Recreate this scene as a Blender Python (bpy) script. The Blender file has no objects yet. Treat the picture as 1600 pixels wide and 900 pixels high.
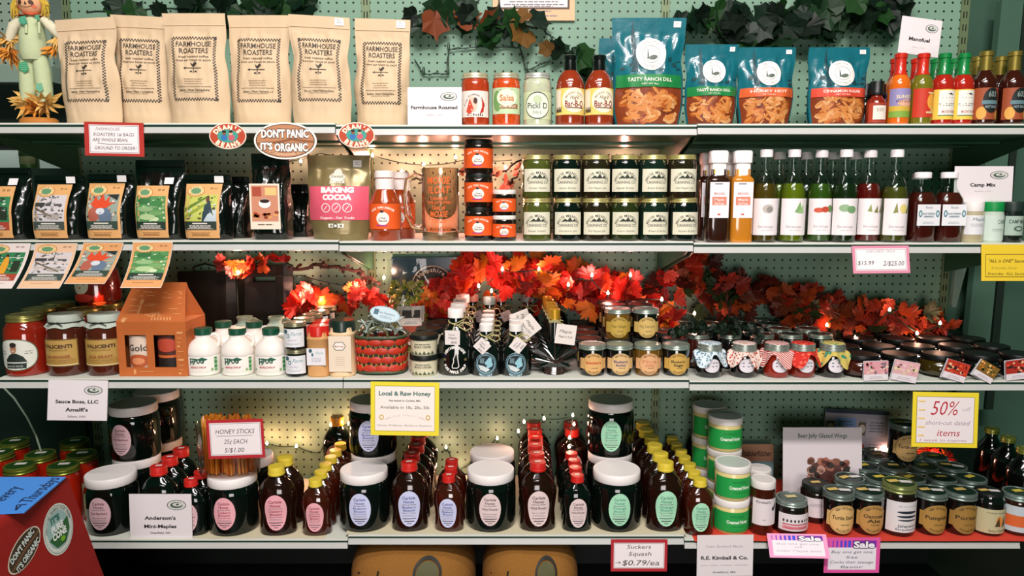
import bpy, bmesh, math, random
from math import sin, cos, pi, radians
from mathutils import Vector, Matrix, noise
from mathutils.geometry import tessellate_polygon
SC = bpy.context.scene
COL = SC.collection
RN = random.Random(11)

# ------------------------------------------------------------------ camera, world, lights, exposure
F = 1130.0                      # focal length in pixels of the 1600x900 frame
PITCH = radians(7.2)
CX, CY, CZ = -0.011, -1.866, 1.55
SP, CP = sin(PITCH), cos(PITCH)
cam = bpy.data.cameras.new('camera')
cam.sensor_width = 36.0
cam.lens = F / 1600 * 36
cam.clip_start = 0.05
camo = bpy.data.objects.new('camera', cam)
camo.location = (CX, CY, CZ)
camo.rotation_euler = (pi / 2 - PITCH, 0, 0)
COL.objects.link(camo)
SC.camera = camo

SC.view_settings.view_transform = 'Standard'
SC.view_settings.look = 'None'
SC.view_settings.exposure = 0.8
SC.view_settings.gamma = 1
SC.view_settings.use_curve_mapping = False
SC.cycles.max_bounces = 6
SC.cycles.transparent_max_bounces = 16
SC.cycles.caustics_reflective = False
SC.cycles.caustics_refractive = False
SC.cycles.sample_clamp_indirect = 4
w = bpy.data.worlds.new('shop_ambient')
SC.world = w
w.use_nodes = True
bg = w.node_tree.nodes['Background']
bg.inputs[0].default_value = (0.06, 1.0, 0.5, 1)
bg.inputs[1].default_value = 0.03


def area_light(x, y, z, sx, sy, power, col, aim=None):  # makes the ceiling tubes and the two added fill lamps
    l = bpy.data.lights.new('tube_and_fill_light', 'AREA')
    l.shape = 'RECTANGLE'
    l.size, l.size_y = sx, sy
    l.energy = power
    l.color = col
    o = bpy.data.objects.new('tube_and_fill_light', l)
    o.location = (x, y, z)
    if aim:
        o.rotation_euler = (Vector(aim) - Vector((x, y, z))).to_track_quat('-Z', 'Y').to_euler()
    COL.objects.link(o)


# rows of fluorescent tubes along the aisle, above and behind the camera
for ly, pw in ((-1.3, 5), (-2.4, 19), (-3.8, 4)):
    for lx, k in ((-0.85, .4), (-0.1, 1.35), (0.5, 1.2)):
        area_light(lx, ly, 3.4, 0.62, 0.16, pw * k, (1.0, .92, .9), (lx * .7, -0.1, .6))
# added fill lamp past the left end, brightens the pale wall panel
area_light(-2.3, 1.0, 2.5, .6, .16, 7, (.9, 1., .95), (-2.0, 1.25, 1.5))
# added frontal fill behind the camera, lifts the lower shelves
area_light(0.1, -3.4, 1.1, 1.2, 1.0, 22, (1.0, .91, .9), (0.05, 0, 0.8))

# ------------------------------------------------------------------ pixel <-> world


def ray(px, py):
    x, v = (px - 800) / F, (py - 450) / F
    return Vector((x, CP - v * SP, -SP - v * CP))


def at(px, py, y):                      # point of the vertical plane Y=y seen at a pixel of the photo
    d = ray(px, py)
    t = (y - CY) / d.y
    return Vector((CX + d.x * t, y, CZ + d.z * t))


def on_z(px, py, z):
    d = ray(px, py)
    t = (z - CZ) / d.z
    return Vector((CX + d.x * t, CY + d.y * t, z))


def zat(py, y):
    return at(800, py, y).z


def mpp(y, z):                          # metres per pixel
    return ((y - CY) * CP - (z - CZ) * SP) / F


def xat(px, y, z):
    return CX + (px - 800) * mpp(y, z)


DEPTH = 0.43
SEAM = 0.457
DECKPX = {1: (192, 195, 193.5), 2: (375.5, 377, 379.5), 3: (591, 591, 594.5), 4: (842, 835.5, 842)}
DECK = {k: [zat(p, 0.0) for p in v] for k, v in DECKPX.items()}


def sec(px):
    return 0 if px < 531 else 1 if px < 1081 else 2


def spot(px, k, y, dz=0.0, s=None):
    z = DECK[k][sec(px) if s is None else s]
    return (xat(px, y, z), y, z + dz)


MW = {k: mpp(0.05, DECK[k][1] + 0.07) for k in DECK}


def hpx(py, k, y, px=800):              # height above the deck of a point seen at row py and depth y
    return zat(py, y) - DECK[k][sec(px)]


# ------------------------------------------------------------------ materials
_M = {}


def lin(h):
    h = h.lstrip('#')
    c = [int(h[i:i + 2], 16) / 255 for i in (0, 2, 4)]
    return tuple(x / 12.92 if x <= .04045 else ((x + .055) / 1.055) ** 2.4 for x in c)


def M(hexc, rough=.55, metal=0., coat=0., spec=.4, bump=0., bscale=60., var=0., emit=0., name=None, sheen=0., trans=0.):
    key = (hexc, rough, metal, coat, spec, bump, bscale, var, emit, trans)
    if key in _M:
        return _M[key]
    m = bpy.data.materials.new(name or 'surface_' + hexc.strip('#'))
    m.use_nodes = True
    nt = m.node_tree
    b = nt.nodes['Principled BSDF']
    c = lin(hexc)
    b.inputs['Base Color'].default_value = (*c, 1)
    b.inputs['Roughness'].default_value = rough
    b.inputs['Metallic'].default_value = metal
    b.inputs['Specular IOR Level'].default_value = spec
    b.inputs['Coat Weight'].default_value = coat
    b.inputs['Coat Roughness'].default_value = .04
    if trans:
        b.inputs['Transmission Weight'].default_value = trans
    if emit:
        b.inputs['Emission Color'].default_value = (*c, 1)
        b.inputs['Emission Strength'].default_value = emit
    if bump or var:
        tc = nt.nodes.new('ShaderNodeTexCoord')
        nz = nt.nodes.new('ShaderNodeTexNoise')
        nz.inputs['Scale'].default_value = bscale
        nz.inputs['Detail'].default_value = 4
        nt.links.new(tc.outputs['Object'], nz.inputs['Vector'])
        if var:
            mx = nt.nodes.new('ShaderNodeMix')
            mx.data_type = 'RGBA'
            mx.inputs['A'].default_value = (*[x * (1 - var) for x in c], 1)
            mx.inputs['B'].default_value = (*[min(1, x * (1 + var)) for x in c], 1)
            nt.links.new(nz.outputs['Fac'], mx.inputs['Factor'])
            nt.links.new(mx.outputs['Result'], b.inputs['Base Color'])
        if bump:
            bp = nt.nodes.new('ShaderNodeBump')
            bp.inputs['Strength'].default_value = bump
            bp.inputs['Distance'].default_value = .004
            nt.links.new(nz.outputs['Fac'], bp.inputs['Height'])
            nt.links.new(bp.outputs['Normal'], b.inputs['Normal'])
    _M[key] = m
    return m


def GLASS(hexc='#dff2ea', dens=.12, rough=.03, name='clear_glass'):
    key = ('glass', hexc, dens, rough)
    if key in _M:
        return _M[key]
    m = bpy.data.materials.new(name)
    m.use_nodes = True
    nt = m.node_tree
    nt.nodes.remove(nt.nodes['Principled BSDF'])
    tr = nt.nodes.new('ShaderNodeBsdfTransparent')
    tr.inputs[0].default_value = (*[(1 - dens) + dens * x for x in lin(hexc)], 1) if dens < .5 else (*lin(hexc), 1)
    tint = tuple(tr.inputs[0].default_value)
    gl = nt.nodes.new('ShaderNodeBsdfGlossy')
    gl.inputs['Roughness'].default_value = rough
    lw = nt.nodes.new('ShaderNodeLayerWeight')
    lw.inputs['Blend'].default_value = .25
    mr = nt.nodes.new('ShaderNodeMapRange')
    mr.inputs['To Min'].default_value = .04
    mr.inputs['To Max'].default_value = .55
    nt.links.new(lw.outputs['Facing'], mr.inputs['Value'])
    ed = nt.nodes.new('ShaderNodeMix')
    ed.data_type = 'RGBA'
    ed.inputs['A'].default_value = tint
    ed.inputs['B'].default_value = (*[c * .35 for c in tint[:3]], 1)
    pw = nt.nodes.new('ShaderNodeMath')
    pw.operation = 'POWER'
    pw.inputs[1].default_value = 2.5
    nt.links.new(lw.outputs['Facing'], pw.inputs[0])
    nt.links.new(pw.outputs[0], ed.inputs['Factor'])
    nt.links.new(ed.outputs['Result'], tr.inputs[0])
    mx = nt.nodes.new('ShaderNodeMixShader')
    nt.links.new(mr.outputs['Result'], mx.inputs[0])
    nt.links.new(tr.outputs[0], mx.inputs[1])
    nt.links.new(gl.outputs[0], mx.inputs[2])
    nt.links.new(mx.outputs[0], nt.nodes['Material Output'].inputs[0])
    _M[key] = m
    return m


def PEG(hexc='#7a9c86'):
    key = ('peg', hexc)
    if key in _M:
        return _M[key]
    m = M(hexc, .6, var=.06, bscale=7, name='pegboard').copy()
    nt = m.node_tree
    b = nt.nodes['Principled BSDF']
    src = b.inputs['Base Color'].links[0].from_socket
    tc = nt.nodes.new('ShaderNodeTexCoord')
    sx = nt.nodes.new('ShaderNodeSeparateXYZ')
    nt.links.new(tc.outputs['Object'], sx.inputs[0])

    def mth(op, a, bb):
        n = nt.nodes.new('ShaderNodeMath')
        n.operation = op
        for i, v in enumerate((a, bb)):
            if hasattr(v, 'is_linked'):
                nt.links.new(v, n.inputs[i])
            elif v is not None:
                n.inputs[i].default_value = v
        return n.outputs[0]
    ds = []
    for ax in ('X', 'Z'):
        fr = mth('FRACT', mth('DIVIDE', sx.outputs[ax], .0254), None)
        d = mth('SUBTRACT', fr, .5)
        ds.append(mth('MULTIPLY', d, d))
    r = mth('SQRT', mth('ADD', ds[0], ds[1]), None)
    hole = mth('LESS_THAN', r, .135)
    mx = nt.nodes.new('ShaderNodeMix')
    mx.data_type = 'RGBA'
    nt.links.new(hole, mx.inputs['Factor'])
    nt.links.new(src, mx.inputs['A'])
    mx.inputs['B'].default_value = (.004, .008, .006, 1)
    nt.links.new(mx.outputs['Result'], b.inputs['Base Color'])
    _M[key] = m
    return m


# ------------------------------------------------------------------ objects
def thing(name, label, cat, loc=(0, 0, 0), rz=0., group=None):
    o = bpy.data.objects.new(name, None)
    o.empty_display_size = .02
    COL.objects.link(o)
    o.location = loc
    o.rotation_euler = (0, 0, rz)
    tag(o, label, cat, group)
    return o


def tag(o, label, cat, group=None):
    o['label'] = label
    o['category'] = cat
    if group:
        o['group'] = group
    return o


def kids(o):
    return [c for c in o.children]


def dup(root, loc, rz=0., label=None, group=None):
    r = root.copy()
    COL.objects.link(r)
    r.location = loc
    r.rotation_euler = (0, 0, rz)
    if label:
        r['label'] = label
    if group:
        r['group'] = group
    for ch in kids(root):
        c = ch.copy()
        COL.objects.link(c)
        c.parent = r
        for g in kids(ch):
            d = g.copy()
            COL.objects.link(d)
            d.parent = c
    return r


class MB:
    def __init__(s):
        s.v, s.f, s.m = [], [], []

    def add(s, vs, fs, mi=0):
        n = len(s.v)
        s.v += [tuple(p) for p in vs]
        s.f += [tuple(i + n for i in f) for f in fs]
        s.m += [mi] * len(fs)
        return s

    def box(s, x0, x1, y0, y1, z0, z1, mi=0, mat=None):
        vs = [Vector((x, y, z)) for z in (z0, z1) for y in (y0, y1) for x in (x0, x1)]
        if mat:
            vs = [mat @ p for p in vs]
        return s.add(vs, [(0, 2, 3, 1), (4, 5, 7, 6), (0, 1, 5, 4), (2, 6, 7, 3), (0, 4, 6, 2), (1, 3, 7, 5)], mi)

    def lathe(s, prof, n=24, sy=1., sq=2., mi=0, off=(0, 0, 0), mat=None):
        rings, vs, fs = [], [], []
        for r, z in prof:
            if r < 1e-6:
                rings.append([len(vs)])
                vs.append(Vector((0, 0, z)))
            else:
                rings.append(list(range(len(vs), len(vs) + n)))
                for i in range(n):
                    a = 2 * pi * (i + .5) / n
                    c, d = cos(a), sin(a)
                    k = 1. if sq == 2 else 1 / (abs(c) ** sq + abs(d) ** sq) ** (1 / sq)
                    vs.append(Vector((r * k * c, r * k * d * sy, z)))
        for a, b in zip(rings, rings[1:]):
            for i in range(n):
                j = (i + 1) % n
                if len(a) == 1 and len(b) == 1:
                    continue
                if len(a) == 1:
                    fs.append((a[0], b[j], b[i]))
                elif len(b) == 1:
                    fs.append((a[i], a[j], b[0]))
                else:
                    fs.append((a[i], a[j], b[j], b[i]))
        o = Vector(off)
        vs = [(mat @ p if mat else p) + o for p in vs]
        return s.add(vs, fs, mi)

    def tube(s, pts, r, n=6, mi=0, closed=False):
        pts = [Vector(p) for p in pts]
        vs, fs = [], []
        q = None
        for i, p in enumerate(pts):
            a = pts[max(0, i - 1)]
            b = pts[min(len(pts) - 1, i + 1)]
            t = (b - a).normalized()
            if q is None:
                q = t.to_track_quat('Z', 'Y')
            else:
                q = (q @ Vector((0, 0, 1))).rotation_difference(t) @ q
            rr = r[i] if isinstance(r, (list, tuple)) else r
            for k in range(n):
                an = 2 * pi * k / n
                vs.append(p + q @ Vector((rr * cos(an), rr * sin(an), 0)))
        for i in range(len(pts) - 1):
            for k in range(n):
                l = (k + 1) % n
                fs.append((i * n + k, i * n + l, (i + 1) * n + l, (i + 1) * n + k))
        fs.append(tuple(reversed(range(n))))
        fs.append(tuple(range((len(pts) - 1) * n, len(pts) * n)))
        return s.add(vs, fs, mi)

    def ball(s, c, r, n=10, m=7, mi=0, sc=(1, 1, 1)):
        prof = [(r * sin(pi * i / m) if 0 < i < m else 0, -r * cos(pi * i / m)) for i in range(m + 1)]
        k = len(s.v)
        s.lathe(prof, n, mi=mi)
        for i in range(k, len(s.v)):
            p = s.v[i]
            s.v[i] = (p[0] * sc[0] + c[0], p[1] * sc[1] + c[1], p[2] * sc[2] + c[2])
        return s

    def build(s, name, mats, parent=None, smooth=True, angle=38, loc=None):
        me = bpy.data.meshes.new(name)
        me.from_pydata(s.v, [], s.f)
        if not isinstance(mats, (list, tuple)):
            mats = [mats]
        for m in mats:
            me.materials.append(m)
        if len(mats) > 1:
            me.polygons.foreach_set('material_index', s.m)
        if smooth:
            me.polygons.foreach_set('use_smooth', [True] * len(me.polygons))
            me.set_sharp_from_angle(angle=radians(angle))
        me.update()
        o = bpy.data.objects.new(name, me)
        COL.objects.link(o)
        if parent:
            o.parent = parent
        if loc is not None:
            o.location = loc
        return o


# ------------------------------------------------------------------ flat artwork (labels, signs, prints)
_G = {}


def glyphs(t, bold=0.):
    key = (t, bold)
    if key in _G:
        return _G[key]
    cu = bpy.data.curves.new('lettering', 'FONT')
    cu.body = t
    cu.resolution_u = 2
    cu.offset = bold
    cu.fill_mode = 'FRONT'
    ob = bpy.data.objects.new('lettering', cu)
    me = ob.to_mesh()
    vs = [(p.co.x, p.co.y) for p in me.vertices]
    fs = [tuple(p.vertices) for p in me.polygons]
    ob.to_mesh_clear()
    bpy.data.objects.remove(ob)
    bpy.data.curves.remove(cu)
    if not vs:
        vs = [(0, 0)]
    bb = (min(x for x, _ in vs), max(x for x, _ in vs), min(y for _, y in vs), max(y for _, y in vs))
    _G[key] = (vs, fs, bb)
    return _G[key]


class Art:
    LH = .00028

    def __init__(s, grid=None):
        s.parts = []
        s.grid = grid

    def put(s, vs, fs, c, L):
        s.parts.append((vs, fs, c, L))
        return s

    def rect(s, x0, y0, x1, y1, c, L=1, rot=0.):
        g = s.grid
        nx = max(1, math.ceil(abs(x1 - x0) / g)) if g else 1
        ny = max(1, math.ceil(abs(y1 - y0) / g)) if g else 1
        vs = [(x0 + (x1 - x0) * i / nx, y0 + (y1 - y0) * j / ny) for j in range(ny + 1) for i in range(nx + 1)]
        if rot:
            cx, cy = (x0 + x1) / 2, (y0 + y1) / 2
            vs = [(cx + (x - cx) * cos(rot) - (y - cy) * sin(rot), cy + (x - cx) * sin(rot) + (y - cy) * cos(rot)) for x, y in vs]
        fs = [(j * (nx + 1) + i, j * (nx + 1) + i + 1, (j + 1) * (nx + 1) + i + 1, (j + 1) * (nx + 1) + i) for j in range(ny) for i in range(nx)]
        return s.put(vs, fs, c, L)

    def ell(s, cx, cy, rx, ry, c, L=1, n=24, rot=0., ring=0., e=2.):
        k0 = ring
        nr = 1 if (ring or not s.grid) else max(1, math.ceil(min(max(rx, ry) / s.grid, 6)))
        vs, fs = [], []
        for j in range(nr + 1):
            k = k0 + (1 - k0) * j / nr
            for i in range(n):
                a = 2 * pi * i / n
                ca, sa = cos(a), sin(a)
                q = 1 if e == 2 else 1 / (abs(ca) ** e + abs(sa) ** e) ** (1 / e)
                x, y = rx * k * ca * q, ry * k * sa * q
                vs.append((cx + x * cos(rot) - y * sin(rot), cy + x * sin(rot) + y * cos(rot)))
        for j in range(nr):
            for i in range(n):
                a, b = j * n + i, j * n + (i + 1) % n
                if j == 0 and not ring:
                    continue
                fs.append((a, a + n, b + n, b))
        if not ring:                      # centre fan
            vs.append((cx, cy))
            for i in range(n):
                fs.append((len(vs) - 1, n + i, n + (i + 1) % n))
        return s.put(vs, fs, c, L)

    def poly(s, pts, c, L=2):
        tri = tessellate_polygon([[Vector((x, y, 0)) for x, y in pts]])
        return s.put(list(pts), [tuple(t) for t in tri], c, L)

    def line(s, pts, wd, c, L=2):
        for (x0, y0), (x1, y1) in zip(pts, pts[1:]):
            l = math.hypot(x1 - x0, y1 - y0) or 1e-9
            nx, ny = -(y1 - y0) / l * wd / 2, (x1 - x0) / l * wd / 2
            s.put([(x0 + nx, y0 + ny), (x0 - nx, y0 - ny), (x1 - nx, y1 - ny), (x1 + nx, y1 + ny)], [(0, 1, 2, 3)], c, L)
        return s

    def text(s, t, cx, cy, h, c, w=None, bold=.01, L=2, shear=0., rot=0.):
        vs, fs, bb = glyphs(t, bold)
        ky = h / .73
        kx = ky if w is None else w / max(1e-6, bb[1] - bb[0])
        mx = (bb[0] + bb[1]) / 2
        out = []
        for x, y in vs:
            X, Y = (x - mx) * kx, (y - .36) * ky
            X += Y * shear
            out.append((cx + X * cos(rot) - Y * sin(rot), cy + X * sin(rot) + Y * cos(rot)))
        return s.put(out, fs, c, L)

    def arc(s, t, cx, cy, rx, ry, a0, a1, h, c, bold=.01, L=2, flip=False):
        n = len(t)
        for i, ch in enumerate(t):
            if ch == ' ':
                continue
            a = a0 + (a1 - a0) * (i + .5) / n
            rot = (a - pi / 2) if not flip else (a + pi / 2)
            s.text(ch, cx + rx * cos(a), cy + ry * sin(a), h, c, None, bold, L, 0, rot)
        return s

    def bars(s, cx, y, w, h, c, n=1, dy=.003, L=2, seed=1):
        rr = random.Random(seed)
        for j in range(n):
            ww = w * (.7 + .3 * rr.random())
            x = cx - ww / 2
            while x < cx + ww / 2:
                l = h * (2.5 + 4 * rr.random())
                s.rect(x, y - j * dy - h / 2, min(x + l, cx + ww / 2), y - j * dy + h / 2, c, L)
                x += l + h * .8
        return s

    def mesh(s, name, fn, parent, rough=.6, coat=0.):
        if s.grid:                        # split long faces so that prints follow curved surfaces
            mx = (s.grid * 1.6) ** 2
            for k, (vs, fs, c, L) in enumerate(s.parts):
                vs, out, todo = list(vs), [], list(fs)
                while todo:
                    f = todo.pop()
                    if len(f) > 3:
                        ok = all((vs[f[i]][0] - vs[f[i - 1]][0]) ** 2 + (vs[f[i]][1] - vs[f[i - 1]][1]) ** 2 < mx for i in range(len(f)))
                        if ok or len(f) > 4:
                            out.append(f)
                        else:
                            todo += [(f[0], f[1], f[2]), (f[0], f[2], f[3])]
                        continue
                    e = [((vs[f[i]][0] - vs[f[(i + 1) % 3]][0]) ** 2 + (vs[f[i]][1] - vs[f[(i + 1) % 3]][1]) ** 2, i) for i in range(3)]
                    d, i = max(e)
                    if d < mx:
                        out.append(f)
                    else:
                        a_, b_, c_ = f[i], f[(i + 1) % 3], f[(i + 2) % 3]
                        vs.append(((vs[a_][0] + vs[b_][0]) / 2, (vs[a_][1] + vs[b_][1]) / 2))
                        n = len(vs) - 1
                        todo += [(a_, n, c_), (n, b_, c_)]
                s.parts[k] = (vs, out, c, L)
        mb = MB()
        cols = []
        for vs, fs, c, L in s.parts:
            if c not in cols:
                cols.append(c)
            mb.add([fn(x, y, L * s.LH) for x, y in vs], fs, cols.index(c))
        return mb.build(name, [c if not isinstance(c, str) else M(c, rough, coat=coat) for c in cols], parent, True, 60)


def flat(x, y, h):
    return (x, -h, y)


def cyl(a, b=None, z=0., rot=0.):
    b = b or a

    def fn(u, v, h):
        t = u / a + rot
        return ((a + h) * sin(t), -(b + h) * cos(t), v + z)
    return fn


def seal(art, cx, cy, rx, ry, L=2):     # the small oval state emblem printed on the white signs
    art.ell(cx, cy, rx, ry, '#23322b', L)
    art.ell(cx, cy, rx * .92, ry * .9, '#d9d6d2', L + 1)
    art.ell(cx, cy, rx * .66, ry * .6, '#4c5a50', L + 2)
    art.ell(cx + rx * .1, cy + ry * .12, rx * .5, ry * .36, '#c9cdc2', L + 3)
    art.poly([(cx - rx * .1, cy), (cx + rx * .15, cy + ry * .4), (cx + rx * .3, cy)], '#2b3a33', L + 4)
    for i in range(14):
        a = 2 * pi * i / 14
        art.rect(cx + rx * .8 * cos(a) - rx * .03, cy + ry * .76 * sin(a) - ry * .05, cx + rx * .8 * cos(a) + rx * .03, cy + ry * .76 * sin(a) + ry * .05, '#39473f', L + 2)


# ------------------------------------------------------------------ setting
def structure(name, mb, mat, **k):
    o = mb.build(name, mat, None, **k)
    o['kind'] = 'structure'
    return o


structure('floor', MB().box(-4, 4, -5, 3.2, -.04, 0), M('#23281f', .5, var=.1, bscale=3), smooth=False)
structure('wall_back', MB().box(-4, 4, 2.6, 2.7, 0, 3.2), M('#9fb0a6', .8, var=.04, bscale=2), smooth=False)
structure('wall_right', MB().box(2.35, 2.45, .6, 2.6, 0, 3.2), M('#31463b', .8, var=.04, bscale=2), smooth=False)

STEEL = M('#2f5a3c', .33, .25, spec=.5, var=.08, bscale=9, name='green_painted_steel')
DECKM = M('#d9dcd0', .5, var=.05, bscale=12, name='shelf_deck_paint')
CHAN = M('#bcbdb8', .35, var=.05, bscale=25, name='price_channel')
GROOVE = M('#1d3b31', .4, name='channel_groove')
UPR = M('#6f7f5c', .45, .2, var=.1, bscale=14, name='upright_steel')
ZT = 2.25
names3 = ('left', 'middle', 'right')
for s, (x0, x1) in enumerate(((-3 * SEAM, -SEAM), (-SEAM, SEAM), (SEAM, 3 * SEAM))):
    o = MB().box(x0 + .012 - (x0 + x1) / 2, x1 - .012 - (x0 + x1) / 2, 0, .006, 0, ZT - .6).build('pegboard_panel', PEG(), None, False)
    o.location = ((x0 + x1) / 2, DEPTH + .001, .6)
    tag(o, 'grey-green perforated pegboard backing of the %s shelving bay' % names3[s], 'pegboard')
for i, x in enumerate((-3 * SEAM, -SEAM, SEAM, 3 * SEAM)):
    u = thing('upright_post', '%s slotted steel upright between the pegboard panels' % ('far left', 'inner left', 'inner right', 'far right')[i], 'post', (x, DEPTH, 0))
    MB().box(-.0125, .0125, -.004, .045, 0, ZT).build('post', UPR, u, False)
    mb = MB()
    z = .3
    while z < ZT - .05:
        for sx in (-.006, .003):
            mb.box(sx, sx + .003, -.0047, -.0035, z, z + .019)
        z += .0381
    mb.build('slots', M('#050806', .8), u, False)
for k in (1, 2, 3, 4):
    for s, x0 in enumerate((-3 * SEAM, -SEAM, SEAM)):
        z = DECK[k][s]
        rt = thing('shelf', '%s steel shelf of the %s shelving bay' % (('top', 'second', 'third', 'bottom')[k - 1], names3[s]), 'shelf', (x0 + SEAM, 0, z))
        a, b = -SEAM + .0012, SEAM - .0012
        MB().box(a, b, .004, DEPTH - .006, -.004, 0).build('deck', DECKM, rt, False)
        g = MB()
        g.add([(a, .004, -.004), (b, .004, -.004), (b, DEPTH - .006, -.004), (a, DEPTH - .006, -.004), (a, .004, -.027), (b, .004, -.027), (b, DEPTH - .006, -.034), (a, DEPTH - .006, -.034)],
              [(0, 1, 5, 4), (4, 5, 6, 7), (0, 4, 7, 3), (1, 2, 6, 5), (2, 3, 7, 6)])
        for yy in (.2, .34):
            g.box(a + .01, b - .01, yy, yy + .012, -.036, -.03)
        g.build('underside', STEEL, rt, False)
        MB().box(a, b, -.0015, .004, -.0042, 0).build('front_rim', DECKM, rt, False)
        MB().box(a, b, .0005, .004, -.0105, -.0042).build('groove', GROOVE, rt, False)
        MB().add([(a, -.0015, -.0105), (b, -.0015, -.0105), (b, -.005, -.0255), (a, -.005, -.0255), (b, .004, -.0105), (a, .004, -.0105), (b, .004, -.027), (a, .004, -.027)],
                 [(0, 3, 2, 1), (0, 1, 4, 5), (3, 7, 6, 2), (0, 5, 7, 3), (1, 2, 6, 4)]).build('price_channel', CHAN, rt, False)
        for bx in (a + .004, b - .007):
            MB().add([(bx, .03, -.027), (bx, DEPTH - .006, -.034), (bx, DEPTH - .006, -.12), (bx, .06, -.04), (bx + .003, .03, -.027), (bx + .003, DEPTH - .006, -.034), (bx + .003, DEPTH - .006, -.12), (bx + .003, .06, -.04)],
                     [(0, 1, 2, 3), (4, 7, 6, 5), (0, 3, 7, 4), (3, 2, 6, 7), (1, 5, 6, 2)]).build('bracket', STEEL, rt, False)
# base deck under the shelves, plus an added dark back sheet imitating shade
o = MB().box(-3 * SEAM, 3 * SEAM, .06, DEPTH - .026, 0, .34).box(-3 * SEAM, 3 * SEAM, DEPTH - .026, DEPTH - .008, 0, .585).build('base_cabinet', M('#0b1410', .5, name='base_and_shade_black'), None, False)
tag(o, 'dark closed base under the bottom shelves with an added back sheet for shade', 'base')

# ------------------------------------------------------------------ kinds of goods
P_JAR = [(0, 0), (.86, 0), (.96, .015), (1, .05), (1, .78), (.97, .85), (.88, .9), (.86, 1)]
P_ROUND = [(0, 0), (.84, 0), (.95, .03), (1, .1), (1, .62), (.96, .74), (.87, .83), (.8, .88), (.8, 1)]
P_TUMBLER = [(0, 0), (.84, 0), (.88, .02), (.92, .3), (.99, .8), (.96, .86), (.94, 1)]
P_QUEEN = [(0, 0), (.84, 0), (.93, .015), (.96, .05), (.9, .2), (.88, .28), (.95, .42), (1, .54), (.98, .62), (.88, .71), (.66, .79), (.44, .84), (.36, .87), (.36, 1)]
P_BIG = [(0, 0), (.86, 0), (.95, .02), (1, .09), (1, .7), (.97, .78), (.9, .84), (.88, .86), (.88, 1)]


def prof(p, r, h):
    return [(a * r, b * h) for a, b in p]


def make_lid(kind, r, h, z, col, parent, disc=None, sticker=None):
    name = 'cap' if kind == 'cap' else 'lid'
    met = .85 if kind == 'mason' else 0
    m = M(col, .3 if kind == 'mason' else .42, met * .7, spec=.4)
    mb = MB()
    if kind == 'mason':
        mb.lathe([(r, 0), (r * 1.035, .0016), (r * 1.02, .0035), (r, .0045), (r, h * .5), (r * 1.02, h * .56), (r, h * .64), (r, h - .0012), (r - .0018, h), (r - .0045, h - .0006), (r - .005, h - .0022)], 28)
        o = mb.build(name, m, parent)
        d = MB().lathe([(r - .005, h - .0022), (r - .007, h - .0012), (r - .009, h - .0012), (0, h - .0012)], 28).build('lid_disc', M(disc or col, .32, .5), o)
    elif kind == 'cap':
        nr = 40
        vs, fs = [], []
        mb.lathe([(r * .97, 0), (r, .001), (r, h * .22), (r * .96, h * .26), (r * .96, h - .002), (r * .93, h), (r * .88, h), (0, h)], 24)
        o = mb.build(name, m, parent)
    else:
        mb.lathe([(r, 0), (r * 1.01, .001), (r * 1.01, h - .003), (r * .985, h - .0005), (r * .95, h), (r * .93, h - .0008), (r * .91, h - .0008), (0, h - .0008)], 32)
        o = mb.build(name, m, parent)
        if disc:
            MB().lathe([(r * .9, h - .0004), (0, h - .0004)], 28).build('lid_disc', M(disc, .3, .1), o)
    o.location = (0, 0, z)
    if sticker:
        a = Art()
        for i, c in enumerate(sticker):
            t = .3 + i * .9
            dx, dy = (i - (len(sticker) - 1) / 2) * r * .75, (.1 - .15 * i) * r
            a.rect(dx - r * .36, dy - r * .2, dx + r * .36, dy + r * .2, c, 1, .15 - .3 * i)
        a.mesh('price_sticker', lambda x, y, hh: (x, y, h + hh), o)
    return o


def jar(name, cat, r, h, pr, mat, lid=None, art=None, lmap=None, sq=2., sy=1., n=28, label='', body='jar_body', rough=.6):
    rt = thing(name, label, cat)
    MB().lathe(prof(pr, r, h), n, sy, sq).build(body, mat, rt)
    if lid:
        kind, lr, lh, col = lid[:4]
        make_lid(kind, lr, lh, h - lh + .0015, col, rt, *lid[4:])
    if art:
        art.mesh('label', lmap or cyl(r * 1.004 + .0003, r * sy * 1.004 + .0003), rt, rough)
    return rt


DARK = M('#070e0a', .08, coat=.5, spec=.4, name='dark_honey_glass')
AMBER = M('#1d0a05', .1, coat=.5, spec=.45, name='amber_honey')
RED_AMBER = M('#381006', .1, coat=1, spec=.6, name='red_amber_honey')
JAM = M('#0d0b0a', .1, coat=1, spec=.6, name='dark_jam')
GOLDJ = M('#6b4a12', .12, coat=1, spec=.6, name='golden_jam')
INK = '#23262a'


def honey_art(bg, flavour, ry, ink=INK, cz=0., f2=None):
    a = Art(.012)
    rx = ry * .66
    a.ell(0, cz, rx, ry, bg, 1)
    a.text('Carlisle', 0, cz + ry * .62, ry * .17, ink, rx * 1.05, .012)
    a.text('Honey', 0, cz + ry * .4, ry * .17, ink, rx * .9, .012)
    a.bars(0, cz + ry * .22, rx * 1.55, ry * .035, '#7b7478', 1)
    if f2:
        a.text(flavour, 0, cz + ry * .08, ry * .14, ink, rx * 1.2)
        a.text(f2, 0, cz - ry * .1, ry * .14, ink, rx * 1.05)
    else:
        a.text(flavour, 0, cz + ry * .02, ry * .15, ink, rx * 1.45)
    a.text('Raw Local Honey', 0, cz - ry * .26, ry * .07, '#33302f', rx * 1.2)
    a.bars(0, cz - ry * .38, rx * 1.4, ry * .025, '#8a8285', 2, ry * .07, seed=3)
    a.rect(-rx * .62, cz - ry * .6, rx * .62, cz - ry * .55, '#4d474a', 2)
    a.rect(-rx * .45, cz - ry * .74, rx * .45, cz - ry * .69, '#4d474a', 2)
    a.rect(-rx * .2, cz - ry * .86, rx * .2, cz - ry * .82, '#4d474a', 2)
    return a


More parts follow.
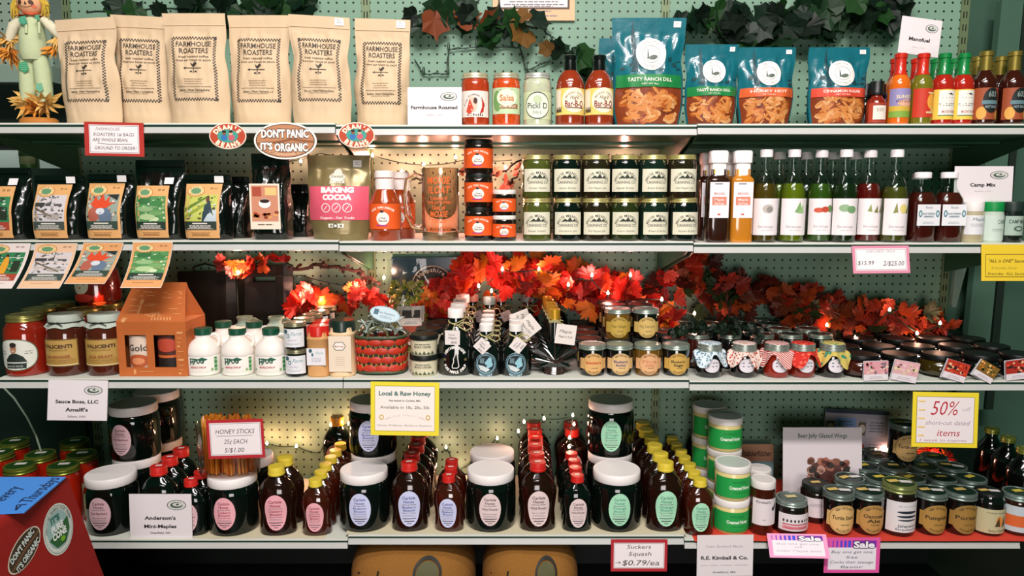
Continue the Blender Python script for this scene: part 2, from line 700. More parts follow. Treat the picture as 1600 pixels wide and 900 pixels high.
HB_R, HB_H = 39.4 * MW[4], hpx(729, 4, .09, 571)
QL_R, QL_H = 29.5 * MW[4], hpx(721, 4, .05, 641)
QS_R, QS_H = 24.0 * MW[4], hpx(741, 4, .045, 702)


def big_honey(bg, fl, f2=None, ink=INK):
    return jar('honey_jar', 'honey jar', HB_R, HB_H, P_BIG, DARK, ('plain', HB_R * .93, .026, '#efe9e6'),
               honey_art(bg, fl, .046, ink, HB_H * .43, f2), n=36)


def queen(r, h, cap, bg, fl, f2=None, mat=AMBER, ink=INK, st=None):
    sy = .64
    rt = jar('honey_bottle', 'honey bottle', r, h, P_QUEEN, mat, ('cap', r * .44, h * .125, cap, None, st),
             honey_art(bg, fl, h * .27, ink, h * .36, f2), lmap=lambda u, v, hh: bottle_map(r, sy, h, u, v, hh), sy=sy, body='bottle_body')
    return rt


def bottle_map(r, sy, h, u, v, hh):
    t = u / (r * 1.0)
    f = v / h
    k = 1.
    for (a, z), (b, y) in zip(P_QUEEN, P_QUEEN[1:]):
        if z <= f <= y and y > z:
            k = a + (b - a) * (f - z) / (y - z)
    return ((r * k + hh + .0004) * sin(t), -(r * k * sy + hh + .0004) * cos(t), v)


def simple_label(r, z0, z1, half, bg, items=(), grid=.008, edge=None):
    a = Art(grid)
    w = r * half
    a.rect(-w, z0, w, z1, bg, 1)
    if edge:
        t = (z1 - z0) * .04
        for q in ((-w, z0, w, z0 + t), (-w, z1 - t, w, z1), (-w, z0, -w + t, z1), (w - t, z0, w, z1)):
            a.rect(*q, edge, 2)
    for it in items:
        kind = it[0]
        H = z1 - z0
        if kind == 't':                   # text, x, y (0..1), height, colour, width
            _, t, x, y, hh, c, ww = it[:7]
            a.text(t, x * w, z0 + y * H, hh * H, c, None if ww is None else ww * w * 2, *it[7:])
        elif kind == 'b':
            _, y, ww, c, n = it[:5]
            a.bars(0, z0 + y * H, ww * w * 2, H * .022, c, n, H * .06, seed=int(y * 100) + n)
        elif kind == 'r':
            _, x0, y0, x1, y1, c = it[:6]
            a.rect(x0 * w, z0 + y0 * H, x1 * w, z0 + y1 * H, c, *(it[6:] or (2,)))
        elif kind == 'e':
            _, x, y, rx, ry, c = it[:6]
            a.ell(x * w, z0 + y * H, rx * w, ry * H, c, *(it[6:] or (2,)))
        elif kind == 'p':
            a.poly([(x * w, z0 + y * H) for x, y in it[1]], it[2], *(it[3:] or (3,)))
        elif kind == 'a':                 # arc text
            _, t, x, y, rx, ry, a0, a1, hh, c = it[:10]
            a.arc(t, x * w, z0 + y * H, rx * w, ry * H, a0, a1, hh * H, c, *it[10:])
    return a


# --- soft pouches and bags
class Pouch:
    def __init__(s, wd, h, t, seed=1, wr=.004, ex=2.4, top=.9, base=.93, waist=.0, lean=0., back=.0, tilt=0., pin=None):
        s.w, s.h, s.t, s.seed, s.wr, s.ex = wd, h, t, seed, wr, ex
        s.top, s.base, s.waist, s.lean, s.back, s.tilt, s.pin = top, base, waist, lean, back, tilt, pin

    def half(s, v):
        k = s.base + (1 - s.base) * min(1, v / .25) if v < .25 else 1 + (s.top - 1) * max(0, (v - .45) / .55)
        return s.w / 2 * (k - s.waist * math.exp(-((v - .62) / .13) ** 2))

    def thick(s, v):
        if v < .08:
            return s.t * (.86 + .14 * v / .08)
        if v < .4:
            return s.t
        return max(.0022, s.t * (1 - max(0, (v - .4) / .46) ** 1.25))

    def pt(s, u, v, h=0., side=1):
        u = max(-1, min(1, u))
        hw = s.half(v)
        T = s.thick(v) * (1 - abs(u) ** s.ex)
        q = Vector((u * 2.3 + s.seed * 7.3, v * 3.2 + s.seed * 3.1, side * 2.))
        n = noise.noise(q) * .6 + noise.noise(q * 2.3) * .4
        fade = max(0, 1 - abs(u) ** 6) * min(1, v * 8 + .1)
        amp = s.wr * (1. + 1.2 * abs(u)) * (1.2 if .3 < v < .85 else .55)
        if v > .86:
            amp *= .25
        T += n * amp * fade
        T = max(T, .0008)
        ed = noise.noise(Vector((v * 4 + s.seed, side * 0 + (1 if u > 0 else 5), s.seed * 2.))) * s.wr * .9 * abs(u) ** 2
        x = u * hw + ed + s.lean * v
        y = -side * (T + h) + s.back * v
        z = v * s.h + s.tilt * u * v * s.w / 2
        return (x, y, z)

    def fn(s, x, y, h):
        v = y / s.h
        return s.pt(x / (s.w / 2), v, h + .0008)

    def smooth_fn(s, x, y, h):          # a stiff card stuck on the bag
        wr, s.wr = s.wr, .0008
        q = s.pt(x / (s.w / 2), y / s.h, h + wr * 1.25)
        s.wr = wr
        return q

    def build(s, name, mat, parent, nu=44, nv=60):
        mb = MB()
        for side in (1, -1):
            vs = [s.pt(-1 + 2 * i / nu, j / nv, 0, side) for j in range(nv + 1) for i in range(nu + 1)]
            fs = [(j * (nu + 1) + i, j * (nu + 1) + i + 1, (j + 1) * (nu + 1) + i + 1, (j + 1) * (nu + 1) + i) for j in range(nv) for i in range(nu)]
            if side < 0:
                fs = [f[::-1] for f in fs]
            mb.add(vs, fs)
        N = (nu + 1) * (nv + 1)
        for j in (0, nv):
            for i in range(nu):
                a = j * (nu + 1) + i
                mb.f.append((a, a + 1, a + 1 + N, a + N) if j else (a + 1, a, a + N, a + 1 + N))
                mb.m.append(0)
        for j in range(nv):
            for i in (0, nu):
                a = j * (nu + 1) + i
                q = (a, a + nu + 1, a + nu + 1 + N, a + N)
                mb.f.append(q if i == 0 else q[::-1])
                mb.m.append(0)
        return mb.build(name, mat, parent, True, 70)


def add_pouch(name, label, cat, p, mat, art, loc, rz=0., group=None, body='pouch_body', rough=.6, coat=0.):
    rt = thing(name, label, cat, loc, rz, group)
    p.build(body, mat, rt)
    if art:
        art.LH = .0005
        art.mesh('printed_label', p.fn, rt, rough, coat)
    return rt


def sticker(p, x, y, w, h, parent, c='#e9e6e2'):
    a = Art(.01)
    a.rect(x - w / 2, y - h / 2, x + w / 2, y + h / 2, c, 3)
    a.bars(x, y + h * .2, w * .7, h * .08, '#8e8a88', 2, h * .3, 4)
    a.mesh('price_sticker', p.fn, parent)


# --- cards and signs: x0,y0,x1,y1 is the pixel box at depth y; drawn at real size at that distance
def card(label, px, depth, draw, name='sign', cat='sign', tilt=0., roll=0., rz=0., t=.0012, border='#f1edea', foot=None, curl=0.):
    x0, y0, x1, y1 = px
    a, b = at(x0, y1, depth), at(x1, y0, depth)
    w, h = b.x - a.x, b.z - a.z
    if foot is None and tilt and depth < 0:      # pinned along its top edge, the lower edge stands off
        tilt = -abs(tilt)
        h /= cos(tilt)
        depth -= h * sin(-tilt)
    z0 = a.z if foot is None else foot
    rt = thing(name, label, cat, ((a.x + b.x) / 2, depth, z0), rz)
    mb = MB().box(-w / 2, w / 2, 0, t, 0, h)
    o = mb.build('card', M(border, .55), rt, False)
    art = Art()
    draw(art, w, h)
    p = art.mesh('print', lambda x, y, hh: (x, -hh, y), rt)
    for q in (o, p):
        q.rotation_euler = (tilt, roll, 0)
    return rt


def white_sign(lines, emblem=True):
    def d(a, w, h):
        a.rect(-w / 2, 0, w / 2, h, '#e0d8d9', 1)
        if emblem:
            seal(a, w * .26, h * .75, w * .155, h * .115)
        for t, y, hh, c, ww in lines:
            a.text(t, -w * .01, h * y, h * hh, '#1c1e20' if c[1] == '3' or c[1] == '4' else c, ww * w, .032)
    return d


def bordered(bc, lines, bx=.09, by=.1, paper='#efe6e6', rule=True, extra=None):
    def d(a, w, h):
        a.rect(-w / 2, 0, w / 2, h, bc, 1)
        X, Y = w * (.5 - bx), h * by
        a.rect(-X, Y, X, h - Y, paper, 2)
        if rule:
            q = w * .012
            for r in ((-X + q, Y + q, X - q, Y + q * 1.6), (-X + q, h - Y - q * 1.6, X - q, h - Y - q), (-X + q, Y + q, -X + q * 1.6, h - Y - q), (X - q * 1.6, Y + q, X - q, h - Y - q)):
                a.rect(*r, '#8c8488', 3)
        for ln in lines:
            t, x, y, hh, c, ww = ln[:6]
            a.text(t, x * w, h * y, h * hh, c, None if ww is None else ww * w, ln[6] if len(ln) > 6 else .0, 3, .22)
        if extra:
            extra(a, w, h)
    return d

# ------------------------------------------------------------------ placing helpers
K, USED = {}, {}
ORD = ('front', 'second', 'third', 'fourth', 'fifth', 'sixth', 'seventh', 'eighth', 'ninth')


def put(kind, px, k, y, label, group=None, rz=0., dz=0., X=None):
    loc = spot(px, k, y, dz)
    if X is not None:
        loc = (X, y, loc[2])
    if kind in USED:
        return dup(USED[kind], loc, rz, label, group)
    r = K[kind]()
    USED[kind] = r
    r.location = loc
    r.rotation_euler = (0, 0, rz)
    r['label'] = label
    if group:
        r['group'] = group
    return r


def row(kind, px, k, y0, pitch, n, fmt, group, jit=0., start=0, rz=0.):
    X = spot(px, k, y0)[0]
    for i in range(n):
        j = (RN.random() - .5) * 2 * jit if i else 0
        put(kind, px, k, y0 + i * pitch, fmt % ORD[i + start], group, rz + (RN.random() - .5) * .2 * (jit > 0), 0, X + j)


# ================================================================== TOP SHELF
KRAFT = M('#cfb593', .75, bump=.35, bscale=22, var=.06, name='kraft_paper')


def kraft_art(w, h):
    a = Art(.007)
    x, y0, y1 = w * .36, h * .21, h * .79
    s = .0036
    for lay in (0, 1):
        nx, ny = int(2 * x / s), int((y1 - y0) / s)
        for i in range(nx):
            if (i + lay) % 2:
                for yy in (y0 + lay * s, y1 - s - lay * s):
                    a.rect(-x + i * s, yy, -x + i * s + s, yy + s, '#3a332b', 1)
        for j in range(ny):
            if (j + lay) % 2:
                for xx in (-x + lay * s, x - s - lay * s):
                    a.rect(xx, y0 + j * s, xx + s, y0 + j * s + s, '#3a332b', 1)
    H = y1 - y0
    c = '#3a332b'
    a.text('FARMHOUSE', 0, y1 - H * .115, H * .082, c, x * 1.6, .012, 1)
    a.text('ROASTERS', 0, y1 - H * .22, H * .082, c, x * 1.34, .012, 1)
    a.text('fresh roasted coffee', 0, y1 - H * .315, H * .034, c, x * 1.4, .01, 1)
    a.text('from our house to yours', 0, y1 - H * .37, H * .034, c, x * 1.6, .01, 1)
    q = x * .3
    cy = y1 - H * .46
    a.poly([(-q * .5, cy + q * .5), (-q * .1, cy + q * .2), (q * .3, cy + q * .6), (q * .6, cy + q * .35), (q * .2, cy - q * .1), (-q * .2, cy - q * .1)], c, 1)
    a.rect(-q * 1.1, cy - q * .4, q * 1.2, cy - q * .3, c, 1)
    a.rect(-q * .06, cy - q * 1.1, q * .06, cy - q * .1, c, 1)
    a.poly([(-q * 1.1, cy - q * .15), (-q * 1.5, cy - q * .35), (-q * 1.1, cy - q * .55)], c, 1)
    a.rect(-q * .5, cy - q * .95, -q * .15, cy - q * .75, c, 1)
    a.rect(q * .15, cy - q * .95, q * .5, cy - q * .75, c, 1)
    a.bars(0, y0 + H * .33, x * .9, H * .008, '#8b7357', 3, H * .035, 1, 5)
    a.rect(-x * .75, y0 + H * .213, x * .75, y0 + H * .218, c, 1)
    a.text('Salem, New Hampshire', 0, y0 + H * .165, H * .034, c, x * 1.35, .015, 1)
    a.bars(0, y0 + H * .13, x * 1.1, H * .006, '#8b7357', 1, .01, 1, 9)
    return a


for i, (x0, x1, yt, lean, tilt, waist, ref) in enumerate((
        (104, 193, 29, -.008, .06, .05, 'beside the scarecrow doll'), (188, 274, 25, -.006, -.05, .05, 'second from the scarecrow doll'),
        (268, 362, 21, -.006, 0, .06, 'third from the scarecrow doll'), (364, 458, 24, 0, .0, .06, 'fourth from the scarecrow doll'),
        (459, 550, 25, -.001, -.06, .10, 'dented at its corner, second from the white card'), (556, 640, 27, .006, -.03, .05, 'directly beside the white name card'))):
    y = .06 + .034 * (i % 2)
    h = hpx(yt, 1, y, 300)
    p = Pouch((x1 - x0) * 1.03 * MW[1], h, .03, seed=i + 1, wr=.0065, waist=waist, lean=lean, tilt=tilt, top=1.01, base=.95, ex=3)
    r = add_pouch('coffee_bag', 'tan kraft coffee bag printed in black, %s' % ref, 'coffee bag', p, KRAFT, kraft_art(p.w, h), spot((x0 + x1) / 2, 1, y), 0, 'kraft coffee bags on the top shelf')
    mb = MB()
    for j in range(13):
        u = -.96 + 1.92 * j / 12
        pass
    mb.tube([Vector(p.pt(-.97 + 1.94 * j / 16, .895, .001)) for j in range(17)], .0011, 5)
    mb.build('zip_seal', KRAFT, r)
    if i >= 4:
        sticker(p, p.w * .33, h * .955, .022, .018, r)

card('white name card reading Farmhouse Roasted propped beside the kraft bags', (637, 131, 721, 192), .02,
     white_sign([('Farmhouse Roasted', .47, .09, '#4c4a48', .86), ('Salem, NH', .28, .055, '#b9aeb0', .3)]), 'name_card', 'name card', -.1, foot=DECK[1][1] + .0005)

SAUCE = M('#a5391a', .15, coat=1, var=.35, bscale=90, name='red_sauce')
SALSA = M('#c2481c', .15, coat=1, var=.5, bscale=120, name='orange_salsa')
PALE = M('#b9bfa0', .15, coat=1, var=.25, bscale=60, name='pale_pickle_brine')
jr, jy = 22 * MW[1], .05
jh = hpx(117, 1, jy)


def salsa(mat, art, lid='#e6dcb8'):
    return jar('sauce_jar', 'jar', jr, jh, P_JAR, mat, ('mason', jr * .9, .014, lid, '#e8e4d6'), art)


K['firehouse'] = lambda: salsa(SAUCE, simple_label(jr, jh * .16, jh * .66, 1.15, '#e4d9cf', [
    ('a', 'Fine Firehouse Salsa', 0, -.25, .85, 1.12, 2.5, .64, .09, '#6a4a3a'), ('p', [(.45, .75), (.62, .5), (.55, .2), (.3, .12), (.46, .4)], '#b5241b'),
    ('e', -.1, .48, .28, .3, '#d8b9a4'), ('p', [(-.55, .2), (-.3, .7), (-.05, .3), (-.3, .1)], '#c8442c'), ('e', .05, .62, .12, .12, '#44261c', 4), ('t', 'Chili', 0, .09, .1, '#2a2422', .5)]))
K['garden'] = lambda: salsa(SALSA, simple_label(jr, jh * .22, jh * .72, 1.2, '#b9cfa4', [
    ('e', -.55, .5, .3, .4, '#6f9a58'), ('e', .05, .62, .62, .32, '#dfe6c6', 3), ('t', 'Salsa', .05, .62, .24, '#c4622a', .42, .02, 4), ('r', -.5, .2, .75, .38, '#8b5a3a'),
    ('t', 'HOME MADE', .1, .29, .1, '#eedfc0', .5, .01, 3), ('t', 'THE BEST', 0, .9, .08, '#3d4a30', .4)]), '#d9d3b4')
K['pickle'] = lambda: salsa(PALE, simple_label(jr, jh * .12, jh * .64, 1.25, '#c6cfa6', [
    ('e', 0, .5, .74, .5, '#2e352d'), ('e', 0, .5, .69, .46, '#dce2cd', 3), ('e', 0, .72, .25, .16, '#b8c6a0', 4), ('t', 'Pickl D', 0, .5, .22, '#3a4a3c', .58, .01, 4), ('t', 'DILL', 0, .25, .1, '#6a7a68', .25, .01, 4)]), '#d6dbcf')
put('firehouse', 743, 1, jy, 'red salsa jar with a cream lid and a chilli pepper label')
put('garden', 791, 1, jy, 'orange chunky salsa jar with a pale green label')
put('pickle', 839, 1, jy, 'jar of pale pickles with a black-ringed oval label')
put('pickle', 842, 1, .17, 'pale pickle jar half hidden behind the front one, beside the barbecue sauce')

bw = 22.3 * MW[1]
bh = hpx(87, 1, .05)
P_BBQ = [(0, 0), (.9, 0), (.97, .02), (1, .05), (1, .57), (.93, .63), (.72, .72), (.5, .78), (.43, .79), (.4, .8)]


def bbq():
    rt = thing('sauce_bottle', '', 'sauce bottle')
    MB().lathe(prof(P_BBQ, bw, bh), 28).build('bottle_body', M('#8a2f16', .12, coat=1, spec=.6, name='barbecue_sauce'), rt)
    MB().lathe([(bw * .47, bh * .77), (bw * .45, bh * .85), (bw * .42, bh * .93), (bw * .47, bh * .935), (bw * .47, bh * .995), (bw * .43, bh), (0, bh)], 24).build('cap', M('#0c0d0c', .18, coat=1, name='black_shrink_cap'), rt)
    simple_label(bw, bh * .15, bh * .52, 1.35, '#e2c76a', [
        ('r', -.95, .22, -.55, .95, '#e9dcc8'), ('r', -.9, .1, -.5, .3, '#5a4a34'), ('e', .2, .55, .66, .47, '#ecdfc4', 3), ('a', 'WICKED TASTY', .2, .5, .5, .34, 2.7, .45, .075, '#5a4630', .01, 4),
        ('t', "Hog'd", .2, .66, .15, '#4a3a34', .22, .01, 4, .3), ('t', 'Bar-B-Q', .2, .42, .24, '#7a1d16', .5, .02, 4), ('r', -.25, .24, .7, .28, '#6a3a2c', 4)]).mesh('label', cyl(bw * 1.005), rt)
    return rt


K['bbq'] = bbq
put('bbq', 890, 1, .05, 'black-capped barbecue sauce bottle beside the pickle jar', 'barbecue sauce bottles')
put('bbq', 935, 1, .05, 'black-capped barbecue sauce bottle beside the large pretzel pouch', 'barbecue sauce bottles')

TEAL = M('#15626d', .26, coat=.5, bump=.3, bscale=26, var=.25, name='teal_foil')
PRET = ('#b5622a', '#a8541c', '#c47c3c', '#8a4016', '#6a2c10', '#d09a62')


def pretzel_art(w, h, band, words, seed):
    rr = random.Random(seed)
    a = Art(.007)
    X = w * .47
    a.rect(-X, h * .02, X, h * .36, '#7a3312', 1)
    for i in range(52):
        l, q = .02 + rr.random() * .013, .0062 + rr.random() * .003
        k = w / .14
        x, y = (rr.random() * 2 - 1) * (X - l * k * .7), h * (.055 + .27 * rr.random())
        rot = rr.uniform(-1.1, 1.2)
        c = PRET[rr.randrange(6)]
        a.ell(x, y, l * k * .62, q * k, c, 2 + i % 3, 10, rot)
        a.ell(x - l * .1, y + q * .25 * k, l * k * .42, q * k * .4, PRET[2] if c != PRET[2] else PRET[5], 5, 8, rot)
    a.rect(-X, h * .355, X, h * .47, band, 6)
    a.text(words, 0, h * .425, h * .035, '#efe6d8', X * 1.35, .01, 7)
    a.text('NET WT 8oz', 0, h * .383, h * .014, '#efe6d8', X * .5, .01, 7)
    # harbour picture printed on the teal film
    a.poly([(-X * .56, h * .5), (-X * .52, h * .86), (-X * .47, h * .98), (-X * .42, h * .86), (-X * .36, h * .5)], '#123f47', 1)
    for q in (.35, .52, .7):
        a.rect(X * q, h * .55, X * (q + .02), h * (.95 - q * .2), '#12505a', 1)
    for i in range(12):
        x, y = (rr.random() * 2 - 1) * X * .9, h * (.5 + .1 * rr.random())
        a.rect(x, y, x + .012, y + h * .05 * rr.random(), '#0f3f42', 1, .2)
    R = w * .225
    cx, cy = w * .02, h * .66
    a.ell(cx, cy, R, R, '#e6e0da', 3, 28)
    a.ell(cx, cy, R * .6, R * .55, '#8d948c', 4, 24, 0, .94)
    a.arc('UNITY', cx, cy, R * .78, R * .78, 2.2, .9, R * .19, '#9a9a92', .01, 4)
    a.arc('PRETZELS', cx, cy, R * .78, R * .78, 3.9, 5.5, R * .17, '#9a9a92', .01, 4, True)
    a.poly([(cx - R * .28, cy - R * .3), (cx - R * .2, cy + R * .45), (cx - R * .12, cy - R * .3)], '#4a564e', 4)
    a.ell(cx + R * .15, cy - R * .2, R * .3, R * .15, '#5b665c', 4, 12, .2)
    return a


def pretzel(px, yt, band, words, seed, label, y=.06, wid=None, rz=0., st=True, t=.034):
    x0, x1 = px
    h = hpx(yt, 1, y, x0)
    p = Pouch((x1 - x0) * mpp(y, DECK[1][1] + .1), h, t, seed=seed, wr=.005, waist=.1 if seed == 21 else .03, top=1.04, base=.88, ex=2.6)
    r = add_pouch('pretzel_pouch', label, 'snack pouch', p, TEAL, pretzel_art(p.w, h, band, words, seed), spot((x0 + x1) / 2, 1, y), rz, 'pretzel pouches', rough=.5, coat=.1)
    if st:
        sticker(p, p.w * .38, h * .94, p.w * .1, h * .055, r)


pretzel((955, 1066), 28, '#177a3c', 'TASTY RANCH DILL', 21, 'large teal pretzel pouch with a green ranch dill band')
pretzel((1068, 1149), 71, '#177a3c', 'TASTY RANCH DILL', 22, 'small teal pretzel pouch with a green ranch dill band')
pretzel((1150, 1236), 74, '#cf5a2a', 'HONEY HOT', 23, 'small teal pretzel pouch with an orange band, between two other pouches')
pretzel((1260, 1350), 74, '#cf4630', 'CINNAMON SUGAR', 24, 'small teal pretzel pouch with a red cinnamon sugar band')
pretzel((936, 1030), 60, '#177a3c', 'TASTY RANCH DILL', 25, 'teal pouch mostly hidden behind the large pretzel pouch', .19)
pretzel((1150, 1232), 86, '#cf5a2a', 'HONEY HOT', 26, 'teal pouch hidden behind the orange-banded pouch, its edge showing', .17, rz=-.35)
pretzel((1256, 1338), 80, '#cf4630', 'CINNAMON SUGAR', 27, 'teal pouch peeping out behind the cinnamon sugar pouch', .18, rz=.12)

# small dark bottles and hot sauces
P_HOT = [(0, 0), (.9, 0), (.97, .015), (1, .04), (1, .56), (.93, .62), (.62, .7), (.5, .735), (.46, .76), (.44, .97)]


def hot(r, h, mat, cap, lab, gold=False):
    rt = thing('hot_sauce_bottle', '', 'hot sauce bottle')
    MB().lathe(prof(P_HOT, r, h), 24).build('bottle_body', mat, rt)
    c0 = .7 if not gold else .74
    MB().lathe([(r * .66, h * c0), (r * .5, h * (c0 + .05)), (r * .49, h * .93), (r * .56, h * .935), (r * .56, h * .99), (r * .5, h), (0, h)] if not gold else
               [(r * .5, h * c0), (r * .48, h * .93), (r * .56, h * .935), (r * .56, h * .99), (r * .5, h), (0, h)], 20).build('cap', cap, rt)
    lab.mesh('label', cyl(r * 1.005), rt)
    return rt


hr = 16.5 * MW[1]
hh_ = hpx(84, 1, .04, 1400)
REDC = M('#c22616', .3, coat=.5)
GRNC = M('#0f7a3a', .3, coat=.5)
GLDC = M('#8a7a34', .35, .6)
K['hot_orange'] = lambda: hot(hr, hh_, M('#d5661a', .12, coat=1), REDC, simple_label(hr, hh_ * .1, hh_ * .5, 1.3, '#8d86b4', [('r', -1, 0, 1, .22, '#7aa13c'), ('r', -1, .22, 1, .4, '#c9a83c'), ('e', .2, .5, .6, .12, '#d9a58c'), ('t', 'SUNSET', .1, .72, .12, '#f0dca0', .6), ('t', 'HOT SAUCE', .1, .56, .09, '#3b3550', .6)]))
K['hot_olive'] = lambda: hot(hr, hh_, M('#6d6a1c', .12, coat=1), REDC, simple_label(hr, hh_ * .1, hh_ * .5, 1.2, '#c1341c', [('e', .45, .55, .4, .28, '#e6a03c'), ('r', 0, .14, .9, .2, '#dfc59a'), ('r', .1, .82, .9, .87, '#dfc59a'), ('p', [(.3, .2), (.6, .4), (.9, .2)], '#e0b060')]))
K['hot_red'] = lambda: hot(hr, hh_, M('#a52014', .12, coat=1), GRNC, simple_label(hr, hh_ * .07, hh_ * .49, 1.3, '#e3c04e', [('r', -.6, .14, 1, .96, '#e6e2d8'), ('r', -.6, .12, 1, .15, '#2f6a3a'), ('p', [(-.1, .84), (.2, .88), (.4, .8)], '#333c34'), ('b', .72, .5, '#8a8a84', 1), ('b', .52, .6, '#55544e', 2), ('t', 'MUCHO PICANTE', .2, .26, .09, '#a33c2c', .56, .01, 3, .2)]))
K['hot_dark'] = lambda: hot(hr * 1.08, hh_ * 1.03, M('#35100a', .1, coat=1), GLDC, simple_label(hr * 1.08, hh_ * .07, hh_ * .51, 1.3, '#9a4a28', [('e', -.5, .2, .3, .2, '#d8a04a'), ('e', .6, .8, .3, .2, '#b8442c'), ('e', .7, .15, .3, .15, '#d0a050'), ('e', .1, .6, .55, .4, '#121a18', 3), ('t', '603', .1, .8, .18, '#7d8d88', .25, .02, 4), ('r', -.5, .48, .7, .6, '#5f7f86', 4), ('t', 'HOT SAUCE', .1, .4, .08, '#9fb4b4', .4, .01, 4)]), True)
for kind, px, y, lab in (('hot_orange', 1401, .04, 'orange hot sauce bottle with a red cap and lilac label'), ('hot_olive', 1436, .04, 'olive-green hot sauce bottle with a red cap and red label'),
                         ('hot_red', 1469, .04, 'red hot sauce with a green cap, the fuller-faced of the two'), ('hot_red', 1499, .04, 'red hot sauce with a green cap, beside the dark gold-necked bottles'),
                         ('hot_dark', 1533, .04, 'dark hot sauce with a gold neck, next to the green-capped bottles'), ('hot_dark', 1577, .04, 'dark hot sauce with a gold neck, last in the row at the shelf end'),
                         ('hot_orange', 1394, .11, 'red cap of the bottle behind the orange hot sauce'), ('hot_olive', 1426, .11, 'red cap of the bottle behind the olive hot sauce'),
                         ('hot_red', 1456, .11, 'green cap of the bottle behind the fuller-faced red hot sauce'), ('hot_red', 1484, .11, 'green cap of the bottle behind and between the red hot sauces'),
                         ('hot_dark', 1520, .11, 'gold-necked bottle behind the front dark hot sauce by the green caps'), ('hot_dark', 1556, .11, 'gold-necked bottle behind and between the dark hot sauces'),
                         ('hot_dark', 1512, .18, 'furthest gold-necked bottle behind the green-capped ones'), ('hot_dark', 1549, .18, 'furthest gold-necked bottle behind the shelf-end dark hot sauces')):
    put(kind, px, 1, y, lab, 'hot sauces')
sr, sh = 14.5 * MW[1], hpx(129, 1, .04, 1370)
K['nip'] = lambda: (lambda rt: rt)(jar('small_sauce_bottle', 'small bottle', sr, sh, [(0, 0), (.92, 0), (1, .03), (1, .5), (.92, .57), (.6, .64), (.55, .7), (.55, 1)], M('#7a2012', .15, coat=1), ('cap', sr * .72, sh * .32, '#0d100f'),
                                  simple_label(sr, sh * .05, sh * .5, 1.2, '#a83a22', [('r', -.6, .14, .6, .86, '#e3d6c8'), ('b', .7, .4, '#5a4a40', 3), ('b', .1, .5, '#3a1410', 1), ('b', .92, .5, '#3a1410', 1)]), body='bottle_body'))
K['nipdark'] = lambda: jar('small_sauce_bottle', 'small bottle', sr, sh, [(0, 0), (.92, 0), (1, .03), (1, .5), (.92, .57), (.6, .64), (.55, .7), (.55, 1)], M('#111a14', .15, coat=1), ('cap', sr * .72, sh * .32, '#0d100f'), body='bottle_body')
put('nip', 1367, 1, .035, 'small black-capped bottle with a red and cream label')
put('nipdark', 1349, 1, .08, 'small plain dark bottle between the cinnamon pouch and the red-labelled one')
put('nipdark', 1370, 1, .09, 'small dark bottle directly behind the red-labelled small bottle')

yy = .15
c = card('tilted white name card reading Manofuel above the hot sauces', (1402, 26, 1470, 86), yy, white_sign([('Manofuel', .42, .1, '#33363a', .52), ('Salem, NH', .2, .035, '#c9bcc0', .3)]), 'name_card', 'name card', -.12, .13)

# ================================================================== SECOND SHELF
FOIL = M('#0a100d', .2, coat=.8, bump=.55, bscale=30, name='black_foil')
IMG = {
    'farm': ('#2f7a4c', [('e', .1, .3, .22, .5, '#d89a2a'), ('e', .1, .78, .1, .14, '#3a2418'), ('e', -.7, .35, .4, .5, '#2a2f22'), ('e', -.55, .75, .12, .14, '#8a3a20'), ('r', .5, .1, .9, .6, '#23301f')], '#a33f2c'),
    'wire': ('#c9c3c4', [('r', -.95, .58, -.3, .72, '#3a3a38'), ('r', -.25, .6, .1, .7, '#4a4a48'), ('r', .3, .6, .8, .68, '#55534f'), ('r', .05, .66, .09, 1, '#3f3d3b'), ('p', [(-.9, .5), (.6, .08), (.6, .13), (-.9, .57)], '#6b5a44'), ('r', -.9, .28, .9, .3, '#8d8884'), ('e', .3, .2, .5, .1, '#a9a29c')], '#3f4a44'),
    'dancer': ('#8d9a8c', [('p', [(-.7, .62), (-.5, .95), (-.3, .75), (-.05, 1.0), (.15, .75), (.4, .95), (.4, .7), (.75, .72), (.3, .5), (-.4, .48)], '#d2451f'), ('e', -.5, .25, .35, .28, '#a85a48', 3), ('e', .25, .2, .45, .3, '#5f7286', 4), ('p', [(.2, .98), (.95, 1.0), (.9, .78)], '#1f2420', 4), ('e', -.05, .38, .3, .12, '#c9cdd2', 5)], '#2f4438'),
    'field': ('#4f8a4e', [('e', -.4, .82, .5, .12, '#2f6a38'), ('e', .4, .72, .5, .12, '#3a7a3f'), ('e', -.3, .5, .6, .1, '#8ab07a'), ('e', .4, .35, .5, .1, '#6f9f60'), ('e', -.2, .2, .6, .12, '#a9c48e'), ('e', .3, .12, .3, .08, '#c8d8ae')], '#1f3428'),
    'lady': ('#b9bf5a', [('p', [(-1, .35), (.4, .9), (.4, .98), (-1, .5)], '#5f7a2a'), ('p', [(-1, .1), (.3, .6), (.3, .7), (-1, .22)], '#8a9a34'), ('p', [(.1, .0), (.25, .6), (.55, .8), (.75, .4), (.95, .0)], '#243a44', 4), ('e', .4, .84, .12, .13, '#5a3626', 5), ('p', [(.2, .0), (.6, .4), (1.0, .45), (1.0, 0)], '#b9c6cc', 5)], '#243428'),
}


